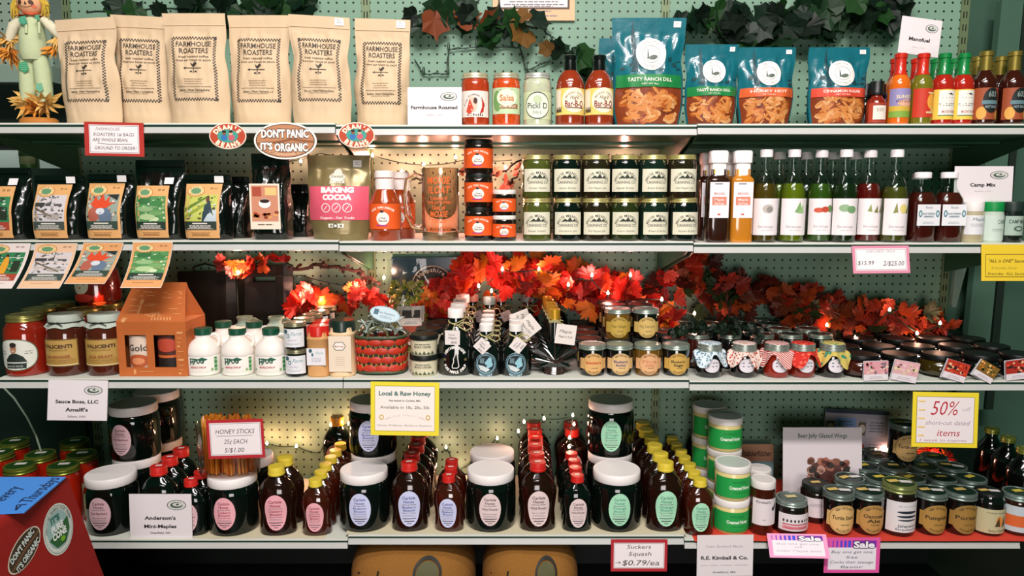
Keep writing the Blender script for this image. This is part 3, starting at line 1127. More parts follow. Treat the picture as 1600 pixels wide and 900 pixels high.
def coffee_art(w, h, img, X=None, y0=0.02, y1=.8, tan='#d9a468'):
    a = Art(.014)
    X = X or w * .33
    Y0, Y1 = h * y0, h * y1
    H = Y1 - Y0
    a.rect(-X, Y0, X, Y1, tan, 1)
    bgc, els, cap = IMG[img]
    Xi, i0, i1 = X * .88, Y0 + H * .3, Y0 + H * .8
    a.rect(-Xi, i0, Xi, i1, bgc, 2)
    rq = random.Random(img)
    pal = [e[5] if e[0] != 'p' else e[2] for e in els] + [bgc, '#d9d6d0', '#3a403a']
    for q in range(60):
        a.ell(rq.uniform(-.9, .9) * Xi, i0 + rq.uniform(.06, .94) * (i1 - i0), Xi * rq.uniform(.04, .13), (i1 - i0) * rq.uniform(.015, .05), pal[rq.randrange(len(pal))], 3 if q % 2 else 4, 7, rq.uniform(-.4, .4))
    for e in els:
        if e[0] == 'e':
            _, x, y, rx, ry, c = e[:6]
            a.ell(x * Xi, i0 + y * (i1 - i0), rx * Xi * .9, ry * (i1 - i0), c, (e[6] if e[6:] else 3) + 2, 14)
        elif e[0] == 'r':
            _, q0, r0, q1, r1, c = e
            a.rect(q0 * Xi, i0 + r0 * (i1 - i0), q1 * Xi, i0 + r1 * (i1 - i0), c, 5)
        else:
            a.poly([(x * Xi, i0 + y * (i1 - i0)) for x, y in e[1]], e[2], (e[3] if e[3:] else 3) + 2)
    a.rect(-Xi, Y0 + H * .16, Xi, Y0 + H * .31, cap, 8)
    a.rect(-Xi * .45, Y0 + H * .262, Xi * .45, Y0 + H * .285, '#d8d2c8', 9)
    a.bars(0, Y0 + H * .235, Xi * 1.7, H * .012, '#c9c4ba', 4, H * .02, 9, 3)
    a.bars(0, Y0 + H * .1, X * 1.1, H * .01, '#8a5a2c', 3, H * .025, 2, 6)
    a.ell(-X * .38, Y0 + H * .87, X * .48, H * .11, '#c47f3c', 4, 20)
    a.ell(-X * .38, Y0 + H * .87, X * .44, H * .095, '#e0c48a', 5, 20)
    a.ell(-X * .38, Y0 + H * .87, X * .28, H * .055, '#5f8f66', 6, 16)
    a.arc("DEAN'S", -X * .38, Y0 + H * .87, X * .37, H * .075, 2.7, .45, H * .026, '#8a3a1c', .02, 6)
    a.arc('BEANS', -X * .38, Y0 + H * .87, X * .37, H * .075, 3.7, 5.7, H * .026, '#8a3a1c', .02, 6, True)
    for q in (.45, .68):
        a.ell(X * q, Y0 + H * .92, X * .08, H * .018, '#6b4424', 3, 10, 0, .55)
    return a


def coffee(px, yt, lx, img, seed, label, y=.055, group='black foil coffee bags'):
    x0, x1 = px
    h = hpx(yt, 2, y, max(x0, 10))
    p = Pouch((x1 - x0) * MW[2], h, .042, seed=seed, wr=.006, waist=.02, top=.98, base=.97, ex=7)
    rt = thing('coffee_bag', label, 'coffee bag', spot((x0 + x1) / 2, 2, y), 0, group)
    p.build('bag', FOIL, rt)
    if img:
        l0, l1, ly = lx
        off = ((l0 + l1) / 2 - (x0 + x1) / 2) * MW[2]
        a = coffee_art(p.w, h, img, (l1 - l0) / 2 * MW[2], .03, hpx(ly, 2, y - .04, max(x0, 10)) / h)
        a.mesh('label', lambda u, v, hh: p.smooth_fn(u + off, v, hh), rt)
        b = Art(.01)
        sx = p.w * .22 + off
        v0 = h * min(.95, hpx(ly, 2, y - .04, max(x0, 10)) / h + .02)
        b.rect(sx, v0, sx + .024, v0 + .017, '#e6e4e2', 1)
        b.mesh('price_sticker', p.smooth_fn, rt)
    MB().tube([Vector(p.pt(-.9 + 1.8 * j / 10, .93, .003)) for j in range(11)], .0035, 5).build('tin_tie', FOIL, rt)


coffee((-18, 58), 262, (-20, 41, 291), 'farm', 31, 'black foil coffee bag with a yellow-shirted farm picture, at the shelf end')
coffee((61, 141), 274, (69, 124, 288), 'wire', 32, 'black foil coffee bag with a grey misty fence picture')
coffee((144, 216), 272, (149, 205, 286), 'dancer', 33, 'black foil coffee bag with a red feather headdress picture')
coffee((219, 297), 250, (225, 278, 290), 'field', 34, 'taller black foil coffee bag with a green coffee field picture')
coffee((294, 366), 273, (298, 355, 287), 'lady', 35, 'black foil coffee bag with a picture of a person in a dark headscarf')
coffee((352, 394), 276, None, None, 36, 'plain black foil bag pressed behind the headscarf-picture bag', .12)
coffee((398, 459), 240, None, None, 37, 'black foil bag under the large oval organic sign', .06)
coffee((452, 492), 288, None, None, 38, 'plain black foil bag between the cocoa pouch and the bag under the oval sign', .19)
# the printed card of the bag under the oval sign
r = [o for o in bpy.data.objects if o.get('label', '').startswith('black foil bag under the large oval')][0]
a = Art(.02)
W_, H_ = 46 * MW[2], hpx(287, 2, .015, 420)
h0 = .028
a.rect(-W_ / 2, h0, W_ / 2, H_, '#e8d9c4', 1)
a.rect(-W_ * .44, h0 + .02, W_ * .44, H_ - .005, '#c9886a', 2)
a.rect(-W_ * .4, H_ - .032, -W_ * .1, H_ - .008, '#a84a34', 3)
a.rect(W_ * .02, H_ - .03, W_ * .4, H_ - .01, '#e0c07a', 3)
a.ell(0, (h0 + H_) / 2 + .008, W_ * .2, .012, '#f0ece4', 4)
a.ell(0, (h0 + H_) / 2 + .014, W_ * .16, .005, '#2a1a10', 5)
for i in range(14):
    a.ell((RN.random() - .5) * W_ * .8, h0 + .03 + RN.random() * .014, .006, .004, ('#b8562c', '#d89a5c', '#8a3a1c')[i % 3], 4, 8)
a.bars(0, h0 + .012, W_ * .7, .003, '#6b5a48', 1)
a.mesh('label_card', lambda x, y, hh: (x - .004, -.05 - hh, y), r)

pw = 98 * MW[2]
ph_ = hpx(241, 2, .06, 530)
pc = Pouch(pw, ph_, .042, seed=41, wr=.0035, top=1.0, base=.84, ex=2.6, waist=0)
a = Art(.012)
X = pw * .47
a.rect(-X, ph_ * .24, X, ph_ * .635, '#d4566a', 1)
a.text('BAKING', 0, ph_ * .595, ph_ * .062, '#f2eae4', X * 1.1, .06, 2)
a.text('COCOA', 0, ph_ * .51, ph_ * .062, '#f2eae4', X * .98, .06, 2)
for q in (-1, 0, 1):
    a.ell(q * X * .36, ph_ * .385, X * .15, ph_ * .055, '#f2e6e4', 2, 20, .7 if q else 0, .84)
    a.line([(q * X * .36 - X * .06, ph_ * .36), (q * X * .36 + X * .06, ph_ * .41)], .0018, '#f2e6e4', 2)
a.text('Organic - Fair Trade', 0, ph_ * .27, ph_ * .026, '#f2e6e0', X * 1.15, .02, 2)
a.ell(-X * .02, ph_ * .745, X * .26, ph_ * .05, '#d9d4c4', 1)
a.ell(X * .0, ph_ * .79, X * .14, ph_ * .05, '#d9d4c4', 1)
a.text('Sweet', -X * .02, ph_ * .755, ph_ * .04, '#5a5638', X * .42, .0, 2, .2)
a.text('JUSTICE', -X * .02, ph_ * .69, ph_ * .032, '#e4dfd0', X * .5, .05, 1)
a.rect(-X * .3, ph_ * .155, X * .24, ph_ * .2, '#e9e4d8', 1)
a.ell(-X * .05, ph_ * .177, X * .09, ph_ * .028, '#4a4a3a', 2, 14, 0, .6)
for q in (-.2, .14):
    a.ell(q * X, ph_ * .177, X * .05, ph_ * .016, '#8a8468', 2, 12)
r = add_pouch('cocoa_pouch', 'olive-brown baking cocoa pouch with a pink printed band', 'cocoa pouch', pc, M('#84764e', .3, .25, bump=.15, bscale=20, var=.1, name='bronze_film'), a, spot(533, 2, .06))
sticker(pc, pw * .3, ph_ * .9, .022, .018, r)

# orange-labelled sauce: bottle and stacked jars
ORL = '#e2581b'


def orange_label(r, z0, z1, half=1.35):
    return simple_label(r, z0, z1, half, ORL, [('a', 'MORE THAN AWESOME', 0, -1.2, 1.5, 2.06, 1.95, 1.19, .09, '#f2d9c4', .03), ('e', .0, .42, .3, .26, '#f1e6da'), ('p', [(-.24, .3), (0, .78), (.24, .3)], '#f1e6da', 2),
                                               ('t', '~The~', 0, .44, .08, '#3a2c3a', .18, .01, 4), ('t', 'Sauce', 0, .34, .09, '#3a2c3a', .2, .01, 4), ('e', -.03, .7, .09, .05, '#2c1a1c', 4), ('r', -.3, .12, .2, .17, '#a8348a', 3)])


orr, oh = 24.5 * MW[2], hpx(267, 2, .05, 600)


def orange_bottle():
    rt = thing('sauce_bottle', '', 'sauce bottle')
    p_ = [(0, 0), (.86, 0), (.92, .02), (.93, .13), (1, .15), (1, .54), (.94, .57), (.82, .62), (.62, .72), (.56, .745), (.56, .97)]
    MB().lathe(prof(p_, orr, oh), 28).build('bottle_body', M('#9a3a14', .12, coat=1, name='amber_sauce'), rt)
    MB().lathe([(orr * .6, oh * .735), (orr * .6, oh * .88), (orr * .56, oh * .885), (orr * .56, oh * .9), (orr * .62, oh * .905), (orr * .61, oh * .985), (orr * .55, oh), (0, oh)], 24).build('cap', M('#eee6df', .4), rt)
    orange_label(orr, oh * .17, oh * .53).mesh('label', cyl(orr * 1.006), rt)
    return rt


K['orange_bottle'] = orange_bottle
put('orange_bottle', 603, 2, .05, 'white-capped sauce bottle with an orange label beside the glass mug')
put('orange_bottle', 627, 2, .14, 'second orange-labelled bottle behind the first, partly seen through the mug handle')
or2, oh2 = 22.5 * MW[2], 51.0 * MW[2]
K['orange_jar'] = lambda: jar('sauce_jar', 'sauce jar', or2, oh2, P_JAR, M('#1a100c', .1, coat=1), ('plain', or2 * .92, .013, '#10140f'), orange_label(or2, oh2 * .16, oh2 * .74), n=28)
for i, lab in enumerate(('bottom', 'middle', 'top')):
    put('orange_jar', 748.5, 2, .05, '%s jar of the three stacked black-lidded orange-label jars' % lab, 'orange-label sauce jars', 0, i * (oh2 + .0008))
or3, oh3 = 18.8 * MW[2], hpx(337, 2, .04, 788)
K['orange_mini'] = lambda: jar('sauce_jar', 'sauce jar', or3, oh3, P_JAR, M('#1a100c', .1, coat=1), ('plain', or3 * .96, .011, '#e6e0d8'), orange_label(or3, oh3 * .16, oh3 * .68, 1.2))
for i, lab in enumerate(('lower', 'upper')):
    put('orange_mini', 788, 2, .04, '%s of the two small white-lidded orange-label jars' % lab, 'orange-label sauce jars', 0, i * (oh3 + .0008))

# glass mug
mr, mh = 29 * MW[2], hpx(263, 2, .065, 690)
mug = thing('glass_mug', 'clear glass root beer mug with orange lettering and a thick handle', 'mug', spot(689, 2, .065))
GL = M('#f6e4d2', .02, trans=1, spec=.5, name='thick_glass')
MB().lathe([(0, 0), (mr * .97, 0), (mr, .003), (mr, mh * .12), (mr, mh - .002), (mr * .985, mh), (mr * .93, mh - .001), (mr * .9, mh * .2), (mr * .85, mh * .13), (0, mh * .1)], 36).build('mug_body', GL, mug)
hp = [(-mr * .98, 0, mh * .86), (-mr * 1.3, 0, mh * .9), (-mr * 1.75, 0, mh * .84), (-mr * 1.86, 0, mh * .6), (-mr * 1.78, 0, mh * .36), (-mr * 1.5, 0, mh * .2), (-mr * 1.15, 0, mh * .17), (-mr * .98, 0, mh * .2)]
MB().tube(hp, [.009, .0095, .009, .0085, .0085, .009, .0095, .009], 10).build('handle', GL, mug)
a = Art(.008)
for t, y, q, ww, sh_ in (('MOXIE', .83, .1, 1.25, .15), ('FLOAT', .7, .1, 1.2, .15), ('2 scoops of', .59, .05, .95, 0), ('VANILLA ICE CREAM', .53, .04, 1.3, 0), ('12oz of', .46, .06, .7, 0), ('MOXIE', .37, .085, .95, .15), ('Top with', .27, .06, .8, 0), ('MOXIE SYRUP', .16, .07, 1.35, .15)):
    a.text(t, 0, mh * y, mh * q, '#d9662c', ww * mr, .02, 1, sh_)
a.mesh('lettering', cyl(mr * 1.004), mug)

# pickled goods in stacked mason jars
wr_, wh_ = 22.6 * MW[2], hpx(310, 2, .045, 950)
WM = {'green': '#14241a', 'dark': '#0a140f', 'brown': '#241e10', 'olive': '#242e12', 'relish': '#4a5220'}


def canning(mat, prod):
    return jar('canning_jar', 'canning jar', wr_, wh_, P_JAR, M(WM[mat], .12, coat=1, var=.4, bscale=70), ('mason', wr_ * .93, .013, '#c9bd7a', '#cfc58c'),
               simple_label(wr_, wh_ * .15, wh_ * .68, 1.05, '#dcd8c0', [('a', 'WHITE MOUNTAIN', 0, .28, .78, .56, 2.75, .39, .115, '#33382e', .01),
                                                                     ('p', [(-.5, .56), (-.2, .72), (0, .6)], '#2c332a'), ('p', [(-.15, .56), (.1, .78), (.3, .58)], '#2c332a', 4), ('p', [(.15, .56), (.4, .7), (.6, .54)], '#2c332a'), ('r', -.4, .55, .5, .58, '#dcd8c0', 4),
                                                                     ('t', 'CANNING CO', 0, .42, .13, '#33382e', .68, .01), ('t', prod, 0, .17, .09, '#6d705e', .6, 0, 2, .2)]))


PR = (('relish', 'Sweet Relish'), ('dark', 'Dandelion Jam'), ('brown', 'Hot Pepper Jelly'), ('olive', 'Corn Relish'), ('green', 'Bread & Butter'), ('dark', 'Apple Butter'))
for i, (m, pn) in enumerate(PR):
    K['can%d' % i] = (lambda m=m, pn=pn: canning(m, pn))
CAN = (838.5, 886, 930.5, 975, 1020, 1066)
for i, px in enumerate(CAN):
    q = ('by the small orange-label jars', 'second from the orange-label jars', 'third from the orange-label jars', 'third from the white pump bottles', 'second from the white pump bottles', 'by the white square-capped bottles')[i]
    put('can%d' % i, px, 2, .045, 'gold-lidded canning jar, lower row, %s' % q, 'lower canning jars', (RN.random() - .5) * .3)
    put('can%d' % ((i + (0, 4, 0, 2, 0, 3)[i]) % 6), px - (1, 2, 1, 1, 3, 4)[i], 2, .046, 'gold-lidded canning jar, upper row, %s' % q, 'upper canning jars', (RN.random() - .5) * .3, wh_ + .0006)

# white square-capped syrup bottles
vw, vh = 16.8 * MW[2], hpx(236, 2, .04, 1120)


def pump(liq):
    rt = thing('syrup_bottle', '', 'syrup bottle')
    MB().lathe(prof([(0, 0), (.96, 0), (1, .015), (1, .68), (.95, .7), (.75, .72), (.7, .74), (.7, .8)], vw, vh), 24, 1, 6).build('bottle_body', M(liq, .12, coat=1), rt)
    MB().lathe(prof([(.72, .7), (.72, .865), (.84, .87), (.84, .985), (.76, 1), (0, 1)], vw, vh), 20, 1, 4).build('cap', M('#efe9e6', .4), rt)
    a = Art()
    a.rect(-vw * .5, vh * .75, vw * .15, vh * .8, '#d9b840', 1)
    a.mesh('cap_seal', lambda x, y, h: (x, -vw * .69 - h, y), rt)
    a = Art()
    Wd = vw * .86
    a.rect(-Wd, vh * .27, Wd, vh * .66, '#ece6ea', 1)
    a.rect(-Wd * .5, vh * .635, Wd * .3, vh * .645, '#3a3a42', 2)
    a.text('BROOKS', 0, vh * .535, vh * .03, '#b0563c', Wd * 1.1, .01)
    a.rect(-Wd * .75, vh * .41, Wd * .75, vh * .5, '#d8826a', 2)
    a.text('Maple', 0, vh * .47, vh * .03, '#f0e0d8', Wd * 1.0, .01, 3)
    a.text('Syrup', 0, vh * .43, vh * .03, '#f0e0d8', Wd * 1.0, .01, 3)
    a.rect(-Wd * .15, vh * .3, Wd * .15, vh * .32, '#cf6a5c', 2)
    a.mesh('label', lambda x, y, h: (x, -vw * 1.001 - h, y), rt)
    return rt


K['pump_dark'] = lambda: pump('#2c150d')
K['pump_amber'] = lambda: pump('#c27a22')
put('pump_dark', 1118, 2, .04, 'white square-capped bottle of dark syrup in front', None, -.06)
put('pump_amber', 1155, 2, .04, 'white square-capped bottle of bright amber syrup', None, -.1)
put('pump_dark', 1104, 2, .12, 'white-capped bottle tucked behind the dark syrup bottle')
put('pump_amber', 1139, 2, .12, 'white-capped bottle behind and between the two square-capped syrups')

# flavoured oils
ow, oh4 = 19.4 * MW[2], hpx(234, 2, .045, 1290)
P_OIL = [(0, 0), (.92, 0), (1, .02), (1, .5), (.97, .55), (.82, .63), (.6, .7), (.45, .76), (.4, .8), (.38, .97)]
OILS = {'citrus': ('#5a4610', 0), 'basil': ('#6f7f12', 1), 'chili': ('#3a5a14', 2), 'herb': ('#1c2c0e', 3), 'red': ('#6a120e', 4), 'lemon': ('#56541a', 5)}


def oil(kind):
    col, n = OILS[kind]
    rt = thing('oil_bottle', '', 'oil bottle')
    fill = .64 if n != 5 else .6
    inner = [(a * .95, b) for a, b in P_OIL if b < fill]
    top = [(r2, z2) for r2, z2 in P_OIL if z2 >= fill][0]
    inner[1] = (inner[1][0], .012)
    inner[0] = (0, .012)
    MB().lathe(prof(inner + [(top[0] * .97 + .02, fill), (0, fill)], ow, oh4), 24).build('oil', M(col, .15, spec=.5, trans=.25, name='flavoured_oil'), rt)
    MB().lathe(prof(P_OIL, ow, oh4), 28).build('bottle_body', GLASS('#bfe3d0', .25), rt)
    MB().lathe(prof([(.44, .915), (.5, .92), (.5, .985), (.46, 1), (0, 1)], ow, oh4), 20).build('cap', M('#efe8e8', .4), rt)
    A_ = [('t', 'Saratoga', -.1, .24, .07, '#a49a9c', .5, 0, 2, .2), ('b', .13, .5, '#c9bfc0', 1)]
    art_ = {0: [('e', .0, .72, .35, .12, '#b9b0a8'), ('e', .1, .7, .2, .08, '#8d8a84', 3)],
            1: [('p', [(-.1, .62), (.25, .92), (.4, .62)], '#7fa86a'), ('p', [(.1, .6), (.5, .85), (.55, .6)], '#9abf84')],
            2: [('e', -.3, .68, .3, .07, '#c8573a'), ('e', .1, .7, .25, .08, '#b8442c', 3), ('e', .45, .72, .2, .1, '#5f8a4a')],
            3: [('e', -.2, .74, .35, .1, '#8faf86'), ('e', .25, .7, .3, .1, '#6f9a68', 3)],
            4: [('p', [(-.4, .65), (-.2, .85), (-.1, .63)], '#8f9a5a'), ('p', [(0, .62), (.25, .82), (.3, .6)], '#7a7a44'), ('p', [(.4, .62), (.6, .85), (.6, .6)], '#6a6a3c')],
            5: [('e', .25, .72, .26, .13, '#e0cf7a'), ('p', [(-.4, .6), (-.2, .9), (-.1, .62)], '#8a8a4a'), ('p', [(.4, .6), (.7, .9), (.6, .6)], '#6f7a3c')]}[n]
    simple_label(ow, oh4 * .08, oh4 * .475, 1.22, '#ece4e4', art_ + A_).mesh('label', cyl(ow * 1.006), rt)
    return rt


for q in OILS:
    K['oil_' + q] = (lambda q=q: oil(q))
for q, px, lab in (('citrus', 1192, 'amber-olive oil bottle beside the square-capped syrups'), ('basil', 1235, 'bright yellow-green oil bottle with a green leaf label'), ('chili', 1277, 'green oil bottle with a red pepper label'),
                   ('herb', 1315, 'dark green oil bottle with a leafy herb label'), ('red', 1352, 'red oil bottle with a brown twig label'), ('lemon', 1393, 'olive oil bottle with a lemon label, beside the dressing bottles')):
    put('oil_' + q, px, 2, .063 if q in ('chili', 'red') else .042, lab, 'flavoured oil bottles', (RN.random() - .5) * .2)
for q, px, lab in (('basil', 1213, 'yellow-green'), ('herb', 1255, 'dark green'), ('herb', 1296, 'dark herb'), ('chili', 1331, 'green')):
    put('oil_' + q, px, 2, .145, 'back-row oil bottle, its white cap showing behind %s' % {1213: 'the bright yellow-green bottle', 1255: 'the green-leaf label', 1296: 'the red pepper label', 1331: 'the leafy herb label'}[px], 'oil bottles in the back row')

dw, dh = 19.8 * MW[2], hpx(269, 2, .05, 1460)
P_DR = [(0, 0), (.92, 0), (1, .02), (1, .56), (.95, .62), (.72, .7), (.55, .76), (.48, .8), (.48, .97)]


def dressing():
    rt = thing('dressing_bottle', '', 'dressing bottle')
    MB().lathe(prof([(0, .012), (.9, .012), (.96, .03), (.96, .56), (.9, .63), (.66, .71), (0, .71)], dw, dh), 24, 1, 3.2).build('dressing', M('#4a140e', .15, spec=.5), rt)
    MB().lathe(prof(P_DR, dw, dh), 28, 1, 3.2).build('bottle_body', GLASS('#bfe3d0', .25), rt)
    MB().lathe(prof([(.56, .91), (.62, .915), (.62, .985), (.58, 1), (0, 1)], dw, dh), 20).build('cap', M('#efe8e8', .4), rt)
    a = Art()
    X = dw * .93
    a.rect(-X, dh * .24, X, dh * .54, '#e6e6e8', 1)
    a.text('Roots', 0, dh * .5, dh * .035, '#7a8a92', X * .6, .01)
    for q in (-.72, .78):
        a.ell(q * X, dh * .41, X * .16, dh * .05, '#3f7a86', 2, 12)
        a.ell(q * X, dh * .41, X * .08, dh * .03, '#d9e4e6', 3, 8)
    a.text('SALAD DRESSING', 0, dh * .41, dh * .025, '#2f6a72', X * 1.1, .03)
    a.text('& MARINADE', 0, dh * .37, dh * .025, '#2f6a72', X * .85, .03)
    a.bars(0, dh * .29, X * 1.2, dh * .008, '#aab4b8', 2, dh * .02)
    a.mesh('label', lambda x, y, h: (x, -dw * 1.0 - .0008 - h, y), rt)
    return rt


K['dressing'] = dressing
put('dressing', 1435, 2, .05, 'dark red dressing bottle beside the oils', None, .08)
put('dressing', 1476, 2, .05, 'dark red dressing bottle beside the small spice jars', None, -.02)
put('dressing', 1431, 2, .165, 'dressing bottle in the back, behind the one beside the oils')
mr2, mh2 = 15.8 * MW[2], hpx(316, 2, .035, 1530)


def spice(lid, body, lab):
    return jar('spice_jar', 'spice jar', mr2, mh2, [(0, 0), (.94, 0), (1, .03), (1, .72), (.92, .78), (.9, 1)], M(body, .2, coat=.8), ('plain', mr2 * .96, mh2 * .24, lid), lab, body='jar_body')


K['sp_w'] = lambda: spice('#e9e4e0', '#b3a886', simple_label(mr2, mh2 * .2, mh2 * .68, 1.2, '#dcdcde', [('t', 'Maple', .1, .8, .16, '#6a7a80', .5, 0, 2, .2), ('b', .55, .6, '#a8a8aa', 3)]))
K['sp_g'] = lambda: spice('#128a42', '#b9c8b8', simple_label(mr2, mh2 * .05, mh2 * .68, 1.2, '#c3d2c6', [('t', 'CAMP', .3, .75, .17, '#5f7a6c', .35), ('b', .45, .5, '#8aa093', 2)]))
K['sp_k'] = lambda: spice('#20302a', '#141c18', simple_label(mr2, mh2 * .18, mh2 * .66, 1.1, '#9fb4a6', [('t', 'CAMP MIX', 0, .72, .2, '#35463c', .7), ('e', .1, .35, .4, .14, '#4a5a50'), ('e', .1, .35, .25, .07, '#9fb4a6', 3)]))
put('sp_w', 1516, 2, .035, 'small white-lidded spice jar under the Camp Mix card')
put('sp_g', 1547, 2, .035, 'small green-lidded spice jar under the Camp Mix card')
put('sp_k', 1577, 2, .035, 'small dark-lidded spice jar under the Camp Mix card')
zt = DECK[2][2] + mh2 + .001
c = card('white name card reading Camp Mix resting on the small spice jars', (1490, 256, 1586, 312), .035, white_sign([('Camp Mix', .48, .1, '#3a3f40', .44), ('Salem, NH', .3, .04, '#c9bcc0', .28)]), 'name_card', 'name card', -.05, foot=zt)

# ---- cards hanging from the two upper price channels
card('red-bordered handwritten card about whole bean bags hanging from the top shelf', (134, 191, 223, 244), -.0085,
     bordered('#b3322a', [('FARMHOUSE', -.1, .8, .09, '#8d8488', .4), ('ROASTERS 1# BAGS', 0, .64, .1, '#4a4446', .68), ('ARE WHOLE BEAN,', -.06, .48, .1, '#2f2a2c', .6), ('GROUND TO ORDER!', .02, .24, .1, '#2f2a2c', .7)], .08, .08,
              extra=lambda a, w, h: a.line([(-w * .28, h * .38), (-w * .1, h * .345), (w * .1, h * .35), (w * .3, h * .36)], .0012, '#2f2a2c', 3)), border='#b3322a', tilt=.03, roll=.02)


def oval_sign(label, box, kind):
    x0, y0, x1, y1 = box
    dpt = -.0095
    a0, b0 = at(x0, y1, dpt), at(x1, y0, dpt)
    rx, ry = (b0.x - a0.x) / 2, (b0.z - a0.z) / 2
    rt = thing('oval_sign', label, 'sign', ((a0.x + b0.x) / 2, dpt, (a0.z + b0.z) / 2))
    n = 48
    mb = MB()
    vs = [(rx * cos(2 * pi * i / n), yy, ry * sin(2 * pi * i / n)) for yy in (0, .0015) for i in range(n)]
    mb.add(vs, [tuple(range(n))[::-1], tuple(range(n, 2 * n))] + [(i, (i + 1) % n, (i + 1) % n + n, i + n) for i in range(n)])
    mb.build('board', M('#e9e0d4', .5), rt, False)
    a = Art()
    if kind == 'panic':
        a.ell(0, 0, rx, ry, '#efe8de', 1, 40)
        a.ell(0, 0, rx * .94, ry * .91, '#4a3424', 2, 40)
        a.ell(0, 0, rx * .91, ry * .87, '#b9805a', 3, 40)
        a.poly([(-rx * .9, -ry * .1), (-rx * .3, -ry * .02), (rx * .2, ry * .14), (rx * .9, ry * .0), (rx * .88, -ry * .12), (rx * .2, ry * .02), (-rx * .3, -ry * .16), (-rx * .88, -ry * .22)], '#8a5634', 4)
        for L_, c_, bb in ((4, '#3f2c20', .12), (5, '#f2ece2', .05)):
            a.text("DON'T PANIC", 0, ry * .4, ry * .42, c_, rx * 1.5, bb, L_)
            a.text("IT'S", -rx * .6, -ry * .28, ry * .36, c_, rx * .38, bb, L_)
            a.text('ORGANIC', rx * .18, -ry * .34, ry * .42, c_, rx * 1.05, bb, L_)
        a.arc('WWW.DEANSBEANS.COM', 0, 0, rx * .78, ry * .74, 4.0, 5.45, ry * .13, '#e0c4a0', .02, 4, True)
    else:
        a.ell(0, 0, rx, ry, '#e8dcc8', 1, 36)
        a.ell(0, 0, rx * .95, ry * .92, '#b8442a', 2, 36)
        a.ell(0, 0, rx * .56, ry * .5, '#3f9a8c', 3, 28)
        a.arc("DEAN'S", 0, 0, rx * .74, ry * .66, 2.75, .4, ry * .36, '#f0e4c8', .06, 3)
        a.arc('BEANS', 0, 0, rx * .76, ry * .7, 3.75, 5.67, ry * .36, '#f0e4c8', .06, 3, True)
        for q, sh_, sk in ((-1, '#2f6fae', '#8a5a3a'), (1, '#c85a6a', '#e0a884')):
            a.ell(q * rx * .2, -ry * .12, rx * .17, ry * .24, sh_, 4, 14)
            a.ell(q * rx * .18, ry * .22, rx * .1, ry * .17, sk, 5, 12)
            a.ell(q * rx * .18, ry * .33, rx * .11, ry * .1, '#2c1c14', 6, 12)
    a.mesh('print', lambda x, y, h: (x, -h, y), rt)
    return rt


oval_sign('small red oval coffee emblem hanging nearest the handwritten red card', (328, 192, 384, 233), 'dean')
oval_sign("large brown and cream oval sign reading don't panic it's organic", (398, 191, 494, 249), 'panic')
oval_sign('small red oval coffee emblem hanging above the cocoa pouch', (529, 191, 585, 231), 'dean')

for i, (x0, y0, x1, y1, img, q, lab) in enumerate(((-14, 380, 48, 447, 'farm', .22, 'curled sample label with a yellow shirt, hanging at the shelf end'), (61, 380, 121, 447, 'wire', .22, 'hanging sample label with the grey misty fence picture'),
                                              (135, 379, 193, 440, 'dancer', .28, 'hanging sample label with the red feather picture'), (212, 378, 270, 446, 'field', .12, 'hanging sample label with the green field picture'))):
    d = -.009
    a0, b0 = at(x0, y1, d), at(x1, y0, d)
    w0, h0 = b0.x - a0.x, b0.z - a0.z
    rt = thing('sample_label', lab, 'label', ((a0.x + b0.x) / 2, d, b0.z), 0, 'sample labels hanging from the second shelf')

    def mp(x, y, h, h0=h0, q=q):
        v = (h0 - y) / h0
        return (x - q * v * h0, -h - .05 * v * v, y - h0)
    b_ = Art(.01)
    b_.rect(-w0 / 2, 0, w0 / 2, h0, '#e3ded6', 0)
    b_.mesh('paper', mp, rt)
    ca = coffee_art(w0, h0, img, w0 * .49, .01, .99, '#e0d2cc' if img == 'farm' else '#e0b894' if img == 'wire' else '#d99c64')
    ca.LH = .00015
    ca.mesh('print', mp, rt)

card('pink-edged handwritten price card on the second shelf near the oil bottles', (1329, 384, 1420, 426), -.009,
     bordered('#d889a0', [('INFUSED OILS', .0, .8, .09, '#a8929c', .5), ('$15.99', -.27, .38, .16, '#3f3a40', .28), ('2/$25.00', .22, .36, .17, '#3f3a40', .36)], .05, .1), border='#d889a0', tilt=.22, roll=-.01)


def ym(a, w, h):
    a.rect(-w / 2, 0, w / 2, h, '#e3c22e', 1)
    q = w * .014
    X, Y = w * .43, h * .1
    for r_ in ((-X, Y, X, Y + q), (-X, h * .72, X, h * .72 + q), (-X, Y, -X + q, h * .72), (X - q, Y, X, h * .72)):
        a.rect(*r_, '#8a7420', 2)
    a.text('"ALL in ONE" Sauces', 0, h * .55, h * .09, '#4a4018', w * .72, .01, 2, .2)
    a.text('Everyday Saver', -w * .05, h * .36, h * .07, '#a08a2c', w * .5, 0, 2, .2)
    a.text('Everyday  ALL Sauces', 0, h * .2, h * .08, '#4a4018', w * .74, 0, 2, .2)


card('yellow printed card hanging at the end of the second shelf', (1529, 382, 1614, 438), -.009, ym, border='#e3c22e', tilt=.12)

# ================================================================== THIRD SHELF
JP = [(0, 0), (.9, 0), (.97, .015), (1, .05), (1, .68), (.96, .78), (.84, .86), (.8, .89), (.8, 1)]
tr_, th_ = 31 * MW[3], hpx(491, 3, .065, 45)
TOM = M('#8a1f10', .12, coat=1, var=.3, bscale=60, name='tomato_sauce')
MEAT = M('#4a1d10', .12, coat=1, var=.3, bscale=60, name='meat_sauce')


